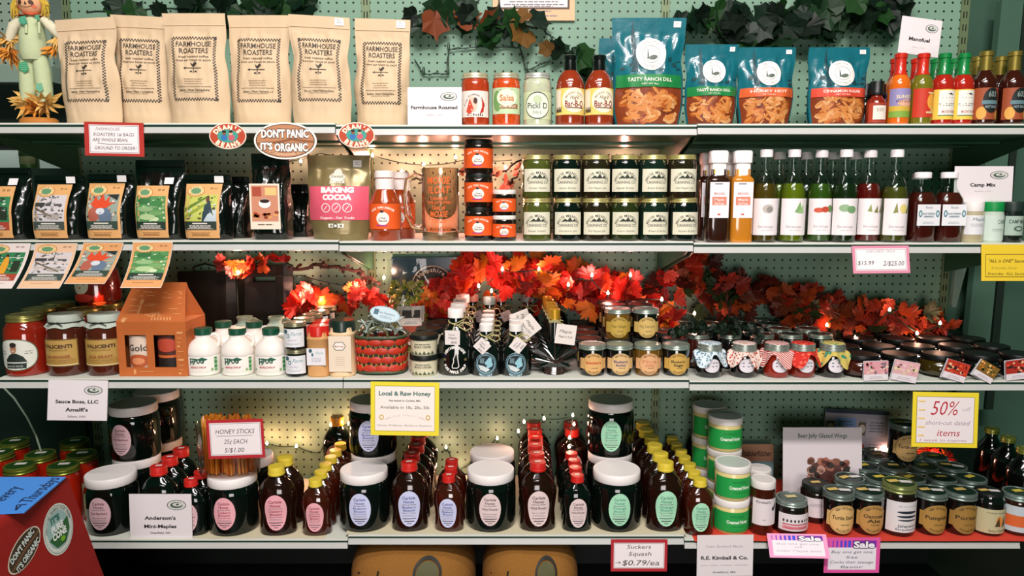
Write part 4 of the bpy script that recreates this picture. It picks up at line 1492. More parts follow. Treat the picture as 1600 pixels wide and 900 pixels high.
def boss_art(r, h):
    a = Art(.008)
    cy = h * .37
    X, Y = r * 1.05, h * .265
    a.ell(0, cy, X, Y, '#5a6a50', 1, 32, 0, 0, 2.4)
    a.ell(0, cy, X * .95, Y * .95, '#d6d8ca', 2, 32, 0, 0, 2.4)
    a.poly([(-X * .42, cy - Y * .85), (-X * .42, cy - Y * .3), (-X * .25, cy - Y * .02), (-X * .08, cy + Y * .12), (X * .12, cy + Y * .1), (X * .38, cy - Y * .1), (X * .52, cy - Y * .4), (X * .48, cy - Y * .85)], '#1f2a26', 3)
    a.ell(-X * .02, cy + Y * .42, X * .15, Y * .33, '#a8785a', 4, 16)
    a.ell(-X * .02, cy + Y * .64, X * .155, Y * .16, '#2a211c', 5, 14)
    for q in (-.06, .05):
        a.ell(X * q - X * .015, cy + Y * .46, X * .02, Y * .025, '#241a16', 6, 8)
    a.ell(-X * .02, cy + Y * .26, X * .06, Y * .03, '#e6d8cc', 6, 10)
    a.rect(-X * .55, cy - Y * .52, X * .6, cy - Y * .44, '#c9cbbf', 5)
    a.bars(-X * .6, cy + Y * .2, X * .45, Y * .05, '#5f665a', 2, Y * .14)
    a.bars(X * .6, cy + Y * .22, X * .45, Y * .05, '#5f665a', 2, Y * .14, 2, 4)
    a.text('SAUCE BOSS', 0, cy - Y * .7, Y * .12, '#b9c0b0', X * .7, .01, 5)
    return a


K['boss'] = lambda: jar('sauce_jar', 'sauce jar', tr_, th_, JP, TOM, ('mason', tr_ * .82, .018, '#8f8a4a', '#8d8c4c'), boss_art(tr_, th_))
put('boss', 46, 3, .065, 'gold-lidded red sauce jar with an oval portrait label')


def valicenti(prod):
    rt = jar('sauce_jar', 'sauce jar', tr_ * .94, th_, JP, MEAT, None, simple_label(tr_ * .94, th_ * .17, th_ * .63, 1.05, '#b3904a', [
        ('r', -.95, .03, .95, .07, '#d9c690', 3), ('e', 0, .2, .9, .16, '#a5803c'), ('t', 'VALICENTI', 0, .74, .13, '#4a2e1a', .72, .04, 3), ('t', 'ORGANICO', 0, .6, .06, '#6b4a28', .5, 0, 3), ('t', prod, 0, .36, .1, '#8a3a1e', .6, .02, 3), ('b', .22, .6, '#7a5c2c', 2)], edge='#6b4a20'))
    r = tr_ * .94
    mb = MB()
    mb.lathe([(r * .83, th_ * .9), (r * .84, th_ * .99), (r * .8, th_ + .003), (0, th_ + .004)], 32)
    n = 48
    vs = []
    for j, (q, z) in enumerate(((.82, .9), (.8, .885), (.88, .86), (1.0, .81))):
        for i in range(n):
            t = 2 * pi * i / n
            wv = (.03 * sin(9 * t) + .02 * sin(5 * t + 1)) * (j / 3)
            vs.append(((r * (q + wv)) * cos(t), (r * (q + wv)) * sin(t), th_ * (z + .012 * sin(7 * t) * (j / 3))))
    mb.add(vs, [(j * n + i, j * n + (i + 1) % n, (j + 1) * n + (i + 1) % n, (j + 1) * n + i) for j in range(3) for i in range(n)])
    mb.build('paper_cover', M('#b9c4b6', .8, var=.06, bscale=40, name='cover_paper'), rt)
    tw = MB()
    tw.tube([(r * .83 * cos(t), r * .83 * sin(t), th_ * .887) for t in [2 * pi * i / 24 for i in range(25)]], .0016, 5)
    for s_ in (-1, 1):
        tw.tube([(0, -r * .85, th_ * .887), (s_ * r * .25, -r * .97, th_ * .875), (s_ * r * .42, -r * 1.0, th_ * .85)], .0012, 5)
        tw.tube([(0, -r * .85, th_ * .887), (s_ * r * .16, -r * 1.0, th_ * .91), (s_ * r * .3, -r * 1.0, th_ * .89), (0, -r * .87, th_ * .887)], .0012, 5)
    tw.build('twine', M('#2a3328', .9), rt)
    return rt


K['vali'] = lambda: valicenti('SALSA BOLOGNESE')
K['vali2'] = lambda: valicenti('OLD GRAVY')
put('vali', 109, 3, .065, 'paper-covered brown sauce jar tied with twine, between the portrait jar and another covered jar')
put('vali2', 170, 3, .068, 'paper-covered brown sauce jar partly hidden by the cardboard gift box', None, .15)
for px, y, lab in ((68, .17, 'gold-lidded jar just behind the portrait jar'), (98, .275, 'gold-lidded jar between and behind the portrait and twine-tied jars'), (138, .17, 'gold-lidded jar behind the two paper-covered jars'), (172, .275, 'gold-lidded jar furthest back, under the red lantern')):
    put('boss', px, 3, y, lab, 'gold-lidded sauce jars at the back')

# red glass lantern with a snow figure, standing on the jars behind
lx, ly, lz = spot(158, 3, .275)
lan = thing('glass_lantern', 'glowing red glass candle lantern with a painted snowman, behind the jars', 'lantern', (lx + .012, ly - .01, lz + th_ + .001))
lr = 36 * MW[3]
MB().lathe([(0, 0), (lr * .8, 0), (lr * .98, lr * .2), (lr * 1.02, lr * .8), (lr * .9, lr * 1.5), (lr * .78, lr * 1.8), (lr * .74, lr * 1.8), (lr * .86, lr * 1.5), (lr * .96, lr * .8), (lr * .9, lr * .2), (0, lr * .08)], 28).build('globe', M('#8a2112', .15, coat=1, trans=.4, name='red_glass'), lan)
a = Art(.01)
a.ell(-lr * .3, lr * .95, lr * .42, lr * .42, '#cfd2b4', 1, 22)
a.ell(-lr * .42, lr * 1.1, lr * .09, lr * .1, '#1f2418', 2, 10)
a.ell(-lr * .08, lr * 1.1, lr * .09, lr * .1, '#1f2418', 2, 10)
a.ell(-lr * .32, lr * .85, lr * .06, lr * .05, '#c8642c', 2, 8)
a.ell(-lr * .2, lr * .38, lr * .5, lr * .2, '#c4301c', 2, 18)
a.mesh('snowman_painting', cyl(lr * 1.02), lan)
fl = MB().lathe([(0, 0), (lr * .2, 0), (lr * .2, lr * .25), (0, lr * .25)], 14).lathe([(0, 0), (lr * .06, lr * .06), (0, lr * .2)], 10, off=(0, 0, lr * .27)).build('tealight', M('#ffb45a', emit=14), lan)
fl.location = (0, 0, lr * .09)

# cardboard gable gift box with two jars inside
gx0, gx1 = xat(187, .02, DECK[3][0]), xat(294, .02, DECK[3][0])
gw, gd = gx1 - gx0, .125
gh = hpx(442, 3, .075, 240)
gb = gh * .6
BOXM = M('#b8622a', .7, bump=.1, bscale=40, var=.1, name='printed_cardboard')
gable = thing('gift_box', 'orange-brown cardboard gable gift box with two cut-out windows', 'gift box', ((gx0 + gx1) / 2, .02, DECK[3][0] + .0006))
xs = [-gw / 2, -gw * .39, -gw * .08, gw * .03, gw * .34, gw / 2]
hz = [0, gh * .1, gh * .455, gb]
mb = MB()
for i in range(5):
    for j in range(3):
        if j == 1 and i in (1, 3):
            continue
        mb.add([(xs[i], 0, hz[j]), (xs[i + 1], 0, hz[j]), (xs[i + 1], 0, hz[j + 1]), (xs[i], 0, hz[j + 1])], [(0, 1, 2, 3)])
mb.add([(-gw / 2, 0, 0), (gw / 2, 0, 0), (gw / 2, gd, 0), (-gw / 2, gd, 0), (-gw / 2, 0, gb), (gw / 2, 0, gb), (gw / 2, gd, gb), (-gw / 2, gd, gb)], [(0, 3, 2, 1), (1, 2, 6, 5), (0, 4, 7, 3), (2, 3, 7, 6)])
mb.build('box_body', BOXM, gable, False)
T = gw * .4
ym_ = gd * .42
mb = MB()
P_ = [(-gw / 2, 0, gb), (gw / 2, 0, gb), (T, ym_, gh * .93), (-T, ym_, gh * .93), (-gw / 2, gd, gb), (gw / 2, gd, gb), (T, gd - ym_, gh * .93), (-T, gd - ym_, gh * .93), (-T, gd / 2, gh), (T, gd / 2, gh), (-gw * .36, gd / 2, gb + gh * .06), (gw * .36, gd / 2, gb + gh * .06)]
mb.add(P_, [(0, 1, 2, 3), (5, 4, 7, 6), (3, 2, 9, 8), (6, 7, 8, 9), (0, 3, 8, 10), (4, 10, 8, 7), (1, 11, 9, 2), (5, 6, 9, 11), (0, 10, 4), (1, 5, 11)])
mb.build('gable_top', BOXM, gable, False)
a = Art()
c = '#d99a62'


def gmap(x, y, h):
    if y <= gb:
        return (x, -.0004 - h, y)
    v = (y - gb) / (gh * .93 - gb)
    return (x * (1 - .2 * v), ym_ * v - .0006 - h, y)


a.grid = .02
rr = random.Random(5)
for q in range(26):
    x = (rr.random() - .5) * gw * .85
    y = gb * 1.03 + rr.random() * (gh * .9 - gb)
    a.rect(x, y, min(gw * .44, x + .008 + rr.random() * .03), y + .0014, c, 1)
a.text('GIFT', gw * .03, gb + gh * .07, gh * .035, c, gw * .2, .01, 1)
for q in range(7):
    a.rect(gw * (.0 + .045 * q), gb + gh * .0 + .004, gw * (.02 + .045 * q), gb + gh * .05, c, 1)
a.ell(-gw * .22, gb + gh * .2, gw * .03, gh * .03, c, 1, 12)
a.rect(-gw * .235, gb + gh * .08, -gw * .205, gb + gh * .18, c, 1)
a.ell(-gw * .4, gb + gh * .02, gw * .035, gw * .035, c, 1, 12)
for q in range(10):
    y = gh * (.02 + .05 * q)
    a.rect(gw * .37, y, gw * (.4 + .06 * rr.random()), y + .0015 + .004 * (q % 3 == 0), c, 1)
a.ell(-gw * .27, gh * .05, gw * .02, gh * .03, c, 1, 10)
a.rect(-gw * .2, gh * .05, 0, gh * .057, c, 1)
a.mesh('line_art_print', gmap, gable, .7)
for q, (x, art_, lab) in enumerate(((-gw * .235, [('e', 0, .25, .7, .2, '#b5562c'), ('e', 0, .25, .4, .1, '#d98a5c', 3), ('t', 'Gold', 0, .65, .2, '#4a4640', .6, .02, 3)], 'jar with a cream label seen through the gift box opening nearest the sauce jars'),
                                    (gw * .185, [('e', 0, .72, .8, .2, '#b5442c'), ('r', -1, .35, 1, .42, '#c8642c'), ('r', -1, 0, 1, .33, '#1d1410')], 'jar with a red and black label seen through the gift box opening nearest the jugs'))):
    r_ = gw * .18
    j = jar('sauce_jar', 'sauce jar', r_, gb * .88, P_JAR, M('#2a120c', .15, coat=1), ('plain', r_ * .92, .012, '#14110f'), simple_label(r_, gb * .1, gb * .72, 1.3, ('#d9c4b0', '#4a1f16')[q], art_), label=lab)
    j.location = (gable.location.x + x, .02 + r_ + .006, gable.location.z + .002)
    j['group'] = 'jars in the gift box'

# white plastic maple jugs
kr, kh = 24.8 * MW[3], hpx(512, 3, .06, 320)
PLAST = M('#e9e3da', .35, spec=.4, name='white_jug_plastic')


def jug(cap=True, mat=PLAST):
    rt = thing('maple_jug', '', 'jug')
    MB().lathe(prof([(0, 0), (.9, 0), (.98, .02), (1, .06), (1, .42), (.985, .43), (1, .445), (.995, .5), (.95, .58), (.84, .66), (.68, .725), (.52, .77), (.48, .79), (.48, .88)], kr, kh), 32, 1, 2.3).build('jug_body', mat, rt)
    MB().tube([(kr * .46, 0, kh * .845), (kr * .72, 0, kh * .865), (kr * .94, 0, kh * .82), (kr * 1.0, 0, kh * .73), (kr * .95, 0, kh * .64), (kr * .86, 0, kh * .6)], .005, 8).build('handle', mat, rt)
    if cap:
        MB().lathe([(kr * .53, kh * .86), (kr * .54, kh * .985), (kr * .5, kh), (0, kh)], 24).build('cap', M('#0b4a34', .4), rt)
    else:
        MB().lathe([(kr * .5, kh * .87), (kr * .56, kh * .875), (kr * .56, kh * .93), (kr * .48, kh * .93), (kr * .46, kh * .88), (0, kh * .88)], 24).build('rim', mat, rt)
    a = Art(.007)
    X = kr * .85
    a.rect(-X * 1.0, kh * .43, X * 1.0, kh * .434, '#9aa08f', 1)
    a.rect(-X * .9, kh * .1, X * .9, kh * .103, '#b9b59c', 1)
    a.text('H', -X * .45, kh * .32, kh * .12, '#1f5a44', X * .3, .05, 1)
    a.text('PUG', X * .08, kh * .34, kh * .1, '#1f5a44', X * .7, .05, 1, .1)
    a.rect(-X * .62, kh * .375, -X * .2, kh * .395, '#1f5a44', 2)
    a.poly([(-X * .1, kh * .36), (X * .3, kh * .42), (X * .66, kh * .37), (X * .45, kh * .34)], '#1f5a44', 2)
    a.text('MAPLE SYRUP', 0, kh * .2, kh * .04, '#b0393a', X * 1.1, .02, 1, .2)
    a.ell(-X * .95, kh * .14, X * .1, kh * .03, '#8aa878', 1, 10)
    a.ell(X * .95, kh * .14, X * .1, kh * .03, '#8aa878', 1, 10)
    k_ = kr * 1.0

    def mp(u, v, h):
        t = u / k_
        q = 1 / (abs(sin(t)) ** 2.3 + abs(cos(t)) ** 2.3) ** (1 / 2.3)
        return ((k_ * q + h + .0006) * sin(t), -(k_ * q + h + .0006) * cos(t), v)
    a.mesh('label_print', mp, rt)
    b = Art(.007)
    for q in range(9):
        b.ell(k_ * 1.05, kh * (.12 + .033 * q), kr * .12, kh * .018, ('#4f9a5c', '#8fc08a', '#2f7a44')[q % 3], 1, 8)
    b.mesh('side_leaf_print', mp, rt)
    return rt


K['jug'] = jug
K['jug_open'] = lambda: jug(False, M('#a9c4b4', .4, name='pale_green_plastic'))
for px, lab in ((321, 'beside the gift box'), (374, 'in the middle of the front three'), (426, 'beside the small stacked jars')):
    put('jug', px, 3, .06, 'white maple jug with a green cap, %s' % lab, 'white maple jugs')
for px, lab in ((352, 'green-capped jug in the second row behind the jug by the gift box'), (400, 'green-capped jug in the second row behind the middle jug')):
    put('jug', px, 3, .165, lab, 'white maple jugs')
for px, lab in ((385, 'pale green open-necked jug at the back, nearer the gift box'), (434, 'pale green open-necked jug at the back, nearer the small stacked jars')):
    put('jug_open', px, 3, .3, lab, None, 0)

# small jars in pairs, spice shakers
mr3, mh3 = 17.2 * MW[3], hpx(544.5, 3, .04, 465)


def pepper_lab(r, h):
    return simple_label(r, h * .12, h * .8, 1.1, '#dfe0e2', [('e', -.6, .85, .2, .12, '#2f5a66'), ('e', -.35, .62, .15, .12, '#4a7a86'), ('e', -.35, .62, .08, .07, '#dfe0e2', 3), ('t', 'Farm', .35, .74, .2, '#5a9a9a', .4, .0, 2, .3), ('t', 'Jelly', 0, .4, .1, '#b9a9c4', .4, 0, 2, .2), ('b', .2, .6, '#a8a8ac', 2)])


K['mini'] = lambda: jar('jelly_jar', 'jelly jar', mr3, mh3, [(0, 0), (.92, 0), (1, .04), (1, .84), (.93, .9), (.92, 1)], M('#12150f', .12, coat=1), ('mason', mr3 * .95, .012, '#8d8a6c', '#9a9678'), pepper_lab(mr3, mh3))
put('mini', 465, 3, .04, 'small white-labelled jelly jar, lower of the front pair', 'small jelly jars')
put('mini', 464, 3, .04, 'small white-labelled jelly jar, upper of the front pair', 'small jelly jars', 0, mh3 + .0006)
X0 = spot(465, 3, .04)[0]
for i in range(1, 5):
    y = .04 + i * .066
    for q, nm in ((0, 'lower'), (1, 'upper')):
        put('mini', 0, 3, y, '%s jelly jar of the %s pair back behind the front small pair' % (nm, ORD[i]), 'small jelly jars', 0, q * (mh3 + .0006), X0 + .004 * i)
sr3, sh3 = 17.2 * MW[3], hpx(508, 3, .04, 500)
TAN = M('#c9955c', .6, var=.15, bscale=120, name='tan_seasoning')


def shaker(r, h, cap, mat, lab):
    rt = thing('spice_shaker', '', 'spice shaker')
    MB().lathe(prof([(0, 0), (.94, 0), (1, .02), (1, .04), (.97, .05), (.97, .73), (1, .74), (1, .77), (.9, .8), (.88, .88)], r, h), 28, 1, 3.2).build('shaker_body', mat, rt)
    mb = MB()
    mb.lathe([(r * .98, h * .8), (r * .99, h * .97), (r * .95, h), (0, h)], 28)
    for i in range(24):
        t = 2 * pi * i / 24
        mb.box(-.0008, .0008, -.0006, .0006, h * .81, h * .965, 0, Matrix.Translation((r * .99 * cos(t), r * .99 * sin(t), 0)) @ Matrix.Rotation(t, 4, 'Z'))
    mb.build('cap', M(cap, .35, coat=.3), rt)
    lab.mesh('label', lambda x, y, hh: (x, -r * 1.0 - hh - .0003, y), rt)
    return rt


def shl(r, h, full):
    a = Art()
    X = r * .86
    if not full:
        a.rect(-X, h * .24, X * .95, h * .58, '#e2e0e2', 1)
        a.ell(-X * .6, h * .53, X * .18, h * .04, '#2f5a66', 2, 12)
        a.ell(-X * .4, h * .45, X * .12, h * .035, '#4a7a86', 2, 12)
        a.text('Farm', X * .35, h * .49, h * .05, '#6aa4a4', X * .7, 0, 2, .3)
        a.bars(0, h * .38, X * 1.3, h * .012, '#b5b0ba', 3, h * .03)
    else:
        a.rect(-X, h * .1, X, h * .74, '#e6d4bc', 1)
        pts = [(-X * .62, h * .56), (-X * .4, h * .635), (X * .3, h * .635), (X * .55, h * .56), (X * .3, h * .485), (-X * .4, h * .485)]
        a.poly(pts, '#6a6450', 2)
        a.poly([(x * .88 - X * .004, h * .56 + (y - h * .56) * .85) for x, y in pts], '#efe6dc', 3)
        a.text('Maple Sugar', -X * .04, h * .56, h * .03, '#b0563a', X * .8, .01, 4)
        a.bars(0, h * .36, X * 1.0, h * .008, '#c9b9a4', 5, h * .035)
    return a


K['shaker_red'] = lambda: shaker(sr3, sh3, '#c8231a', TAN, shl(sr3, sh3, False))
sr4, sh4 = 20 * MW[3], hpx(499, 3, .045, 537)
K['shaker_green'] = lambda: shaker(sr4, sh4, '#142a20', M('#e0c096', .5, name='maple_sugar'), shl(sr4, sh4, True))
put('shaker_red', 500, 3, .04, 'tan spice shaker with a red cap')
put('shaker_green', 537, 3, .045, 'cream maple sugar shaker with a dark green cap')
put('shaker_red', 505, 3, .115, 'red-capped shaker directly behind the front red-capped one')

# woven gift basket in cellophane
bx, by, bz = spot(598, 3, .085)
br, bhh = 40 * MW[3], hpx(524, 3, .05, 598)
bas = thing('gift_basket', 'red and green woven gift basket wrapped in clear film', 'basket', (bx, by, bz))
MB().lathe([(0, 0), (br * .84, 0), (br * .9, .006), (br * .98, bhh * .5), (br, bhh), (br * .96, bhh), (br * .9, bhh * .5), (br * .8, .01), (0, .01)], 32, .85, 3.2).build('basket_body', M('#173022', .5, var=.3, bscale=40), bas)
mb = MB()
for j in range(4):
    for i in range(13):
        t = 2 * pi * (i + .5 * (j % 2)) / 13
        c_, s_ = cos(t), sin(t)
        k = 1 / (abs(c_) ** 3.2 + abs(s_) ** 3.2) ** (1 / 3.2) * br * (.93 + .014 * j)
        z = bhh * (.17 + .225 * j)
        n0 = len(mb.v)
        mb.ball((0, 0, 0), 1, 10, 6, 0, (.0198, .005, .0108))
        m_ = Matrix.Translation((k * c_, k * s_ * .85, z)) @ Matrix.Rotation(math.atan2(abs(s_) ** 2.2 * (1 if s_ > 0 else -1), abs(c_) ** 2.2 * (1 if c_ > 0 else -1)) + pi / 2, 4, 'Z')
        for q in range(n0, len(mb.v)):
            mb.v[q] = tuple(m_ @ Vector(mb.v[q]))
mb.build('red_weave', M('#b5301c', .45, var=.2, bscale=30), bas)
for z in (.97, .07):
    mb = MB()
    pts = []
    for i in range(41):
        t = 2 * pi * i / 40
        k = 1 / (abs(cos(t)) ** 3.2 + abs(sin(t)) ** 3.2) ** (1 / 3.2) * br * (1.0 if z > .5 else .93)
        pts.append((k * cos(t), k * .85 * sin(t), bhh * z))
    mb.tube(pts, .005, 6)
    mb.build('rim' if z > .5 else 'foot_band', M('#39492c', .5), bas)
mb = MB()
for i in range(32):
    t = 2 * pi * i / 32
    for sg in (-1, 1):
        pts = []
        for q in range(5):
            t2 = t + sg * (q - 2) * .1
            k = 1 / (abs(cos(t2)) ** 3.2 + abs(sin(t2)) ** 3.2) ** (1 / 3.2) * br * (.945 + .012 * q)
            pts.append((k * cos(t2), k * .85 * sin(t2), bhh * (.12 + .19 * q)))
        mb.tube(pts, .0014, 4)
mb.build('tan_cross_strips', M('#a8894a', .6), bas)
MB().tube([(-br * .4, -br * .86, bhh * .95), (-br * .34, -br * .88, bhh * 1.14), (0, -br * .9, bhh * 1.26), (br * .34, -br * .88, bhh * 1.14), (br * .4, -br * .86, bhh * .95)], .0035, 6).build('handle', M('#5a5a38', .5), bas)
mb = MB()
n, m_ = 36, 10
vs = []
for j in range(m_ + 1):
    v = j / m_
    for i in range(n):
        t = 2 * pi * i / n
        k = 1 / (abs(cos(t)) ** 3.2 + abs(sin(t)) ** 3.2) ** (1 / 3.2)
        rr_ = br * (1.0 - .72 * v ** .8) * (k * (1 - v) + v)
        nn = noise.noise(Vector((cos(t) * 2.5, sin(t) * 2.5, v * 4))) * .009 * min(1, v * 3)
        vs.append(((rr_ + nn) * cos(t), (rr_ + nn) * .85 * sin(t), bhh * (1.0 + .62 * v) + nn * .5))
mb.add(vs, [(j * n + i, j * n + (i + 1) % n, (j + 1) * n + (i + 1) % n, (j + 1) * n + i) for j in range(m_) for i in range(n)])
mb.build('film_wrap', GLASS('#cfe2d8', .35, .12), bas, True, 15)
mb = MB()
rr = random.Random(8)
for i in range(46):
    t, v = rr.random() * 2 * pi, rr.random()
    q = br * (.85 - .5 * v)
    p0 = Vector((q * cos(t), q * .8 * sin(t), bhh * (1.0 + .45 * v)))
    d_ = Vector((rr.uniform(-1, 1), rr.uniform(-.5, .5), rr.uniform(-.4, .8))).normalized() * .028
    mb.tube([p0, p0 + d_ * .5 + Vector((0, 0, .004)), p0 + d_], .0022, 4)
mb.build('shredded_paper', M('#b9c4bc', .35, name='silver_shred'), bas)
lb = thing('oval_label', 'pale blue oval label propped on top of the wrapped gift basket', 'label', (bx + .018, by - .045, bz + bhh * 1.56))
a = Art()
a.ell(0, 0, .041, .021, '#8fa9b0', 0, 28)
a.ell(0, 0, .0385, .019, '#b9ccd2', 1, 28)
a.text('New Hampshire', .004, .003, .006, '#5f7a8a', .045, .01)
a.rect(-.03, -.006, -.018, .009, '#3f6474', 2)
a.bars(.004, -.006, .04, .0015, '#6f8a96', 2, .004)
q = a.mesh('print', flat, lb)
q.rotation_euler = (-.35, .25, 0)
q.location = (0, -.0022, .0006)
MB().lathe([(0, 0), (.041, 0), (.041, .0012), (0, .0012)], 28, .51).build('board', M('#7f99a2', .5), lb).rotation_euler = (pi / 2 - .35, .25, 0)

# stacked dip tubs
dr, dh3 = 22 * MW[3], hpx(553, 3, .05, 664)


def dip():
    a = Art(.008)
    z0, z1 = dh3 * .1, dh3 * .72
    a.bars(0, dh3 * .6, dr * 1.6, dh3 * .035, '#6a6a5c', 1)
    a.text('MAPLE CREAM', 0, dh3 * .48, dh3 * .1, '#5a5a4c', dr * 1.2, .01)
    for q in range(6):
        a.poly([(dr * (-.9 + .3 * q), z0), (dr * (-.78 + .3 * q), z0 + dh3 * (.13 + .05 * (q % 2))), (dr * (-.6 + .3 * q), z0)], '#4f5f44', 2)
    return jar('cream_tub', 'tub', dr, dh3, [(0, 0), (.86, 0), (.9, .03), (.97, .76), (.98, .8), (.96, .98)], M('#dcd4b4', .45, name='cream_plastic'), ('plain', dr * 1.02, dh3 * .24, '#121814', '#1c2a22'), a, cyl(dr * .98))


K['dip'] = dip
for i, nm in enumerate(('lower', 'upper')):
    put('dip', 663, 3, .05, '%s of the two front cream tubs with black lids' % nm, 'cream tubs', 0, i * (dh3 + .0006))
X0 = spot(663, 3, .05)[0]
for k_ in range(1, 4):
    for i, nm in enumerate(('lower', 'upper')):
        put('dip', 0, 3, .05 + k_ * .088, '%s cream tub of the %s stack back behind the front stack' % (nm, ORD[k_]), 'cream tubs', 0, i * (dh3 + .0006), X0 + .006 * k_)

# maple syrup flasks with hang tags
SYR = M('#0b0f0d', .1, coat=1, spec=.6, name='dark_syrup')
P_FL = [(0, 0), (.9, 0), (.98, .02), (1, .07), (1, .42), (.94, .53), (.76, .63), (.5, .7), (.4, .74), (.38, .86), (.38, .97)]


def syrup(r, h, capc, art, tagrot, tagx, capw=.44):
    rt = thing('syrup_flask', '', 'syrup bottle')
    MB().lathe(prof(P_FL, r, h), 32, .8).build('flask_body', SYR, rt)
    MB().lathe([(r * capw, h * .86), (r * capw, h * .985), (r * (capw - .04), h), (0, h)], 22).build('cap', M(capc, .4), rt)
    art.mesh('printed_emblem', lambda u, v, hh: (lambda t, f: ((r * f + hh + .0004) * sin(t), -(r * f * .8 + hh + .0004) * cos(t), v))(u / r, 1 if v < .42 * h else 1 - .5 * ((v - .42 * h) / (.3 * h)) ** 1.6), rt)
    mb = MB()
    for k_ in range(3):
        rr2 = random.Random(k_ + int(r * 1e4))
        pts = [(r * (.42 + .04 * sin(3 * t + k_)) * cos(t), r * .42 * sin(t), h * (.76 + .02 * k_) + .004 * sin(2 * t + k_)) for t in [2 * pi * i / 20 for i in range(21)]]
        mb.tube(pts, .0013, 4)
    mb.tube([(r * .3, -r * .4, h * .79), (r * .75, -r * .5, h * .8), (r * .9, -r * .5, h * .72), (r * .6, -r * .62, h * .68), (r * .2, -r * .55, h * .74)], .0016, 5)
    mb.tube([(0, -r * .45, h * .78), (tagx * r * .6, -r * .72, h * .73), (tagx * r, -r * .86, h * .69)], .0013, 4)
    mb.build('raffia', M('#b9b07a', .8), rt)
    a = Art()
    s_ = r * .82
    a.rect(-s_ / 2, -s_, s_ / 2, 0, '#e6ddd8', 1)
    a.text('Pure', -s_ * .05, -s_ * .3, s_ * .14, '#7a6470', s_ * .4, 0, 2, .3)
    a.text('Maple', .02 * s_, -s_ * .52, s_ * .16, '#4a4a4c', s_ * .55, 0, 2, .3)
    a.bars(.1 * s_, -s_ * .8, s_ * .5, s_ * .04, '#6a5c60', 2, s_ * .08)
    tg = a.mesh('hang_tag', lambda x, y, hh: (x, -hh, y), rt)
    tg.location = (tagx * r, -r * .9, h * .7)
    tg.rotation_euler = (.12, tagrot, 0)
    return rt


fr, fh = 28 * MW[3], hpx(481, 3, .06, 712)
fr2, fh2 = 24.5 * MW[3], hpx(505, 3, .055, 760)


def state_art(r, h):
    a = Art(.008)
    R_, cy = r * .62, h * .25
    for t, a0, a1, fl_ in (('NEW HAMPSHIRE', 2.65, .5, False), ('PURE MAPLE SYRUP', 3.55, 5.87, True)):
        a.arc(t, 0, cy, R_ * 1.02, R_ * 1.12, a0, a1, R_ * .24, '#e0dcd4', .05, 2, fl_)
    o = [(-.25, -.75), (-.25, -.5), (-.12, -.2), (-.14, .1), (-.02, .35), (.02, .7), (.12, .8), (.2, .75), (.24, .1), (.3, -.4), (.34, -.6), (.2, -.75), (-.25, -.75)]
    a.line([(x * R_, cy + y * R_) for x, y in o], .0022, '#e6e2da', 2)
    for s_ in (-1, 1):
        a.ell(s_ * R_ * .95, cy, R_ * .14, R_ * .14, '#6b5a34', 2, 8)
    return a


def round_art(r, h):
    a = Art(.008)
    R_, cy = r * .68, h * .25
    a.ell(0, cy, R_, R_ * 1.05, '#7fa4b0', 1, 32)
    a.ell(0, cy, R_ * .95, R_ * 1.0, '#1d2a2c', 2, 32, 0, .93)
    a.ell(0, cy, R_ * .78, R_ * .8, '#17262a', 2, 28)
    a.poly([(-R_ * .75, cy - R_ * .1), (-R_ * .3, cy - R_ * .15), (0, cy - R_ * .3), (R_ * .4, cy - R_ * .55), (0, cy - R_ * .75), (-R_ * .5, cy - R_ * .55)], '#c9d4d4', 3)
    for x, y, q in ((.3, .25, .26), (.1, .1, .2), (.4, -.05, .24), (.2, -.25, .16), (.35, .45, .18)):
        a.ell(R_ * x, cy + R_ * y, R_ * q, R_ * q, '#8fc0cc', 4, 10)
    for q in range(4):
        a.rect(-R_ * .55, cy + R_ * (.1 + .12 * q), -R_ * .15, cy + R_ * (.15 + .12 * q), '#9ab8c0', 4)
    a.arc('PURE NEW HAMPSHIRE', 0, cy, R_ * .86, R_ * .9, 2.9, .25, R_ * .13, '#1d2a2c', .01, 3)
    a.arc('MAPLE SYRUP', 0, cy, R_ * 1.05, R_ * 1.15, 4.1, 5.3, R_ * .17, '#a9c4cc', .03, 2, True)
    return a


K['syr_a'] = lambda: syrup(fr, fh, '#ece4dd', state_art(fr, fh), .02, -.12)
K['syr_b'] = lambda: syrup(fr2, fh2, '#e6e2dc', round_art(fr2, fh2), .75, .05)
K['syr_c'] = lambda: syrup(fr2, fh2, '#e6e2dc', round_art(fr2, fh2), -.9, -.2)
row('syr_a', 713, 3, .06, .09, 4, '%s syrup flask in the row printed with a state outline', 'syrup flasks with a state outline')
row('syr_b', 760, 3, .05, .074, 4, '%s syrup flask in the row with a round blue emblem, a big tag hanging askew', 'syrup flasks with a blue emblem')
row('syr_c', 806, 3, .05, .074, 3, '%s syrup flask in the blue-emblem row beside the leaf-shaped bottle', 'syrup flasks with a blue emblem')
tr5, th5 = 22 * MW[3], hpx(461, 3, .36, 760)
K['tall_pink'] = lambda: syrup(tr5, th5, '#d9a08c', round_art(tr5, th5), -.4, .3, .5)
K['tall_teal'] = lambda: syrup(tr5, th5, '#8fb0ac', round_art(tr5, th5), .5, -.3, .5)
for kd, px, y, lab in (('tall_pink', 739, .395, 'tall pink-capped flask at the back, nearer the state-outline row'), ('tall_teal', 765, .33, 'tall grey-blue-capped flask between the two pink caps'), ('tall_pink', 783, .395, 'tall pink-capped flask at the back, nearer the leaf-shaped bottle'),
                       ('tall_teal', 824, .39, 'tall blue-capped flask at the back beside the gold caps'), ('tall_teal', 869, .395, 'tall grey-capped flask at the back beyond the gold caps')):
    put(kd, px, 3, y, lab, 'tall syrup flasks at the back')

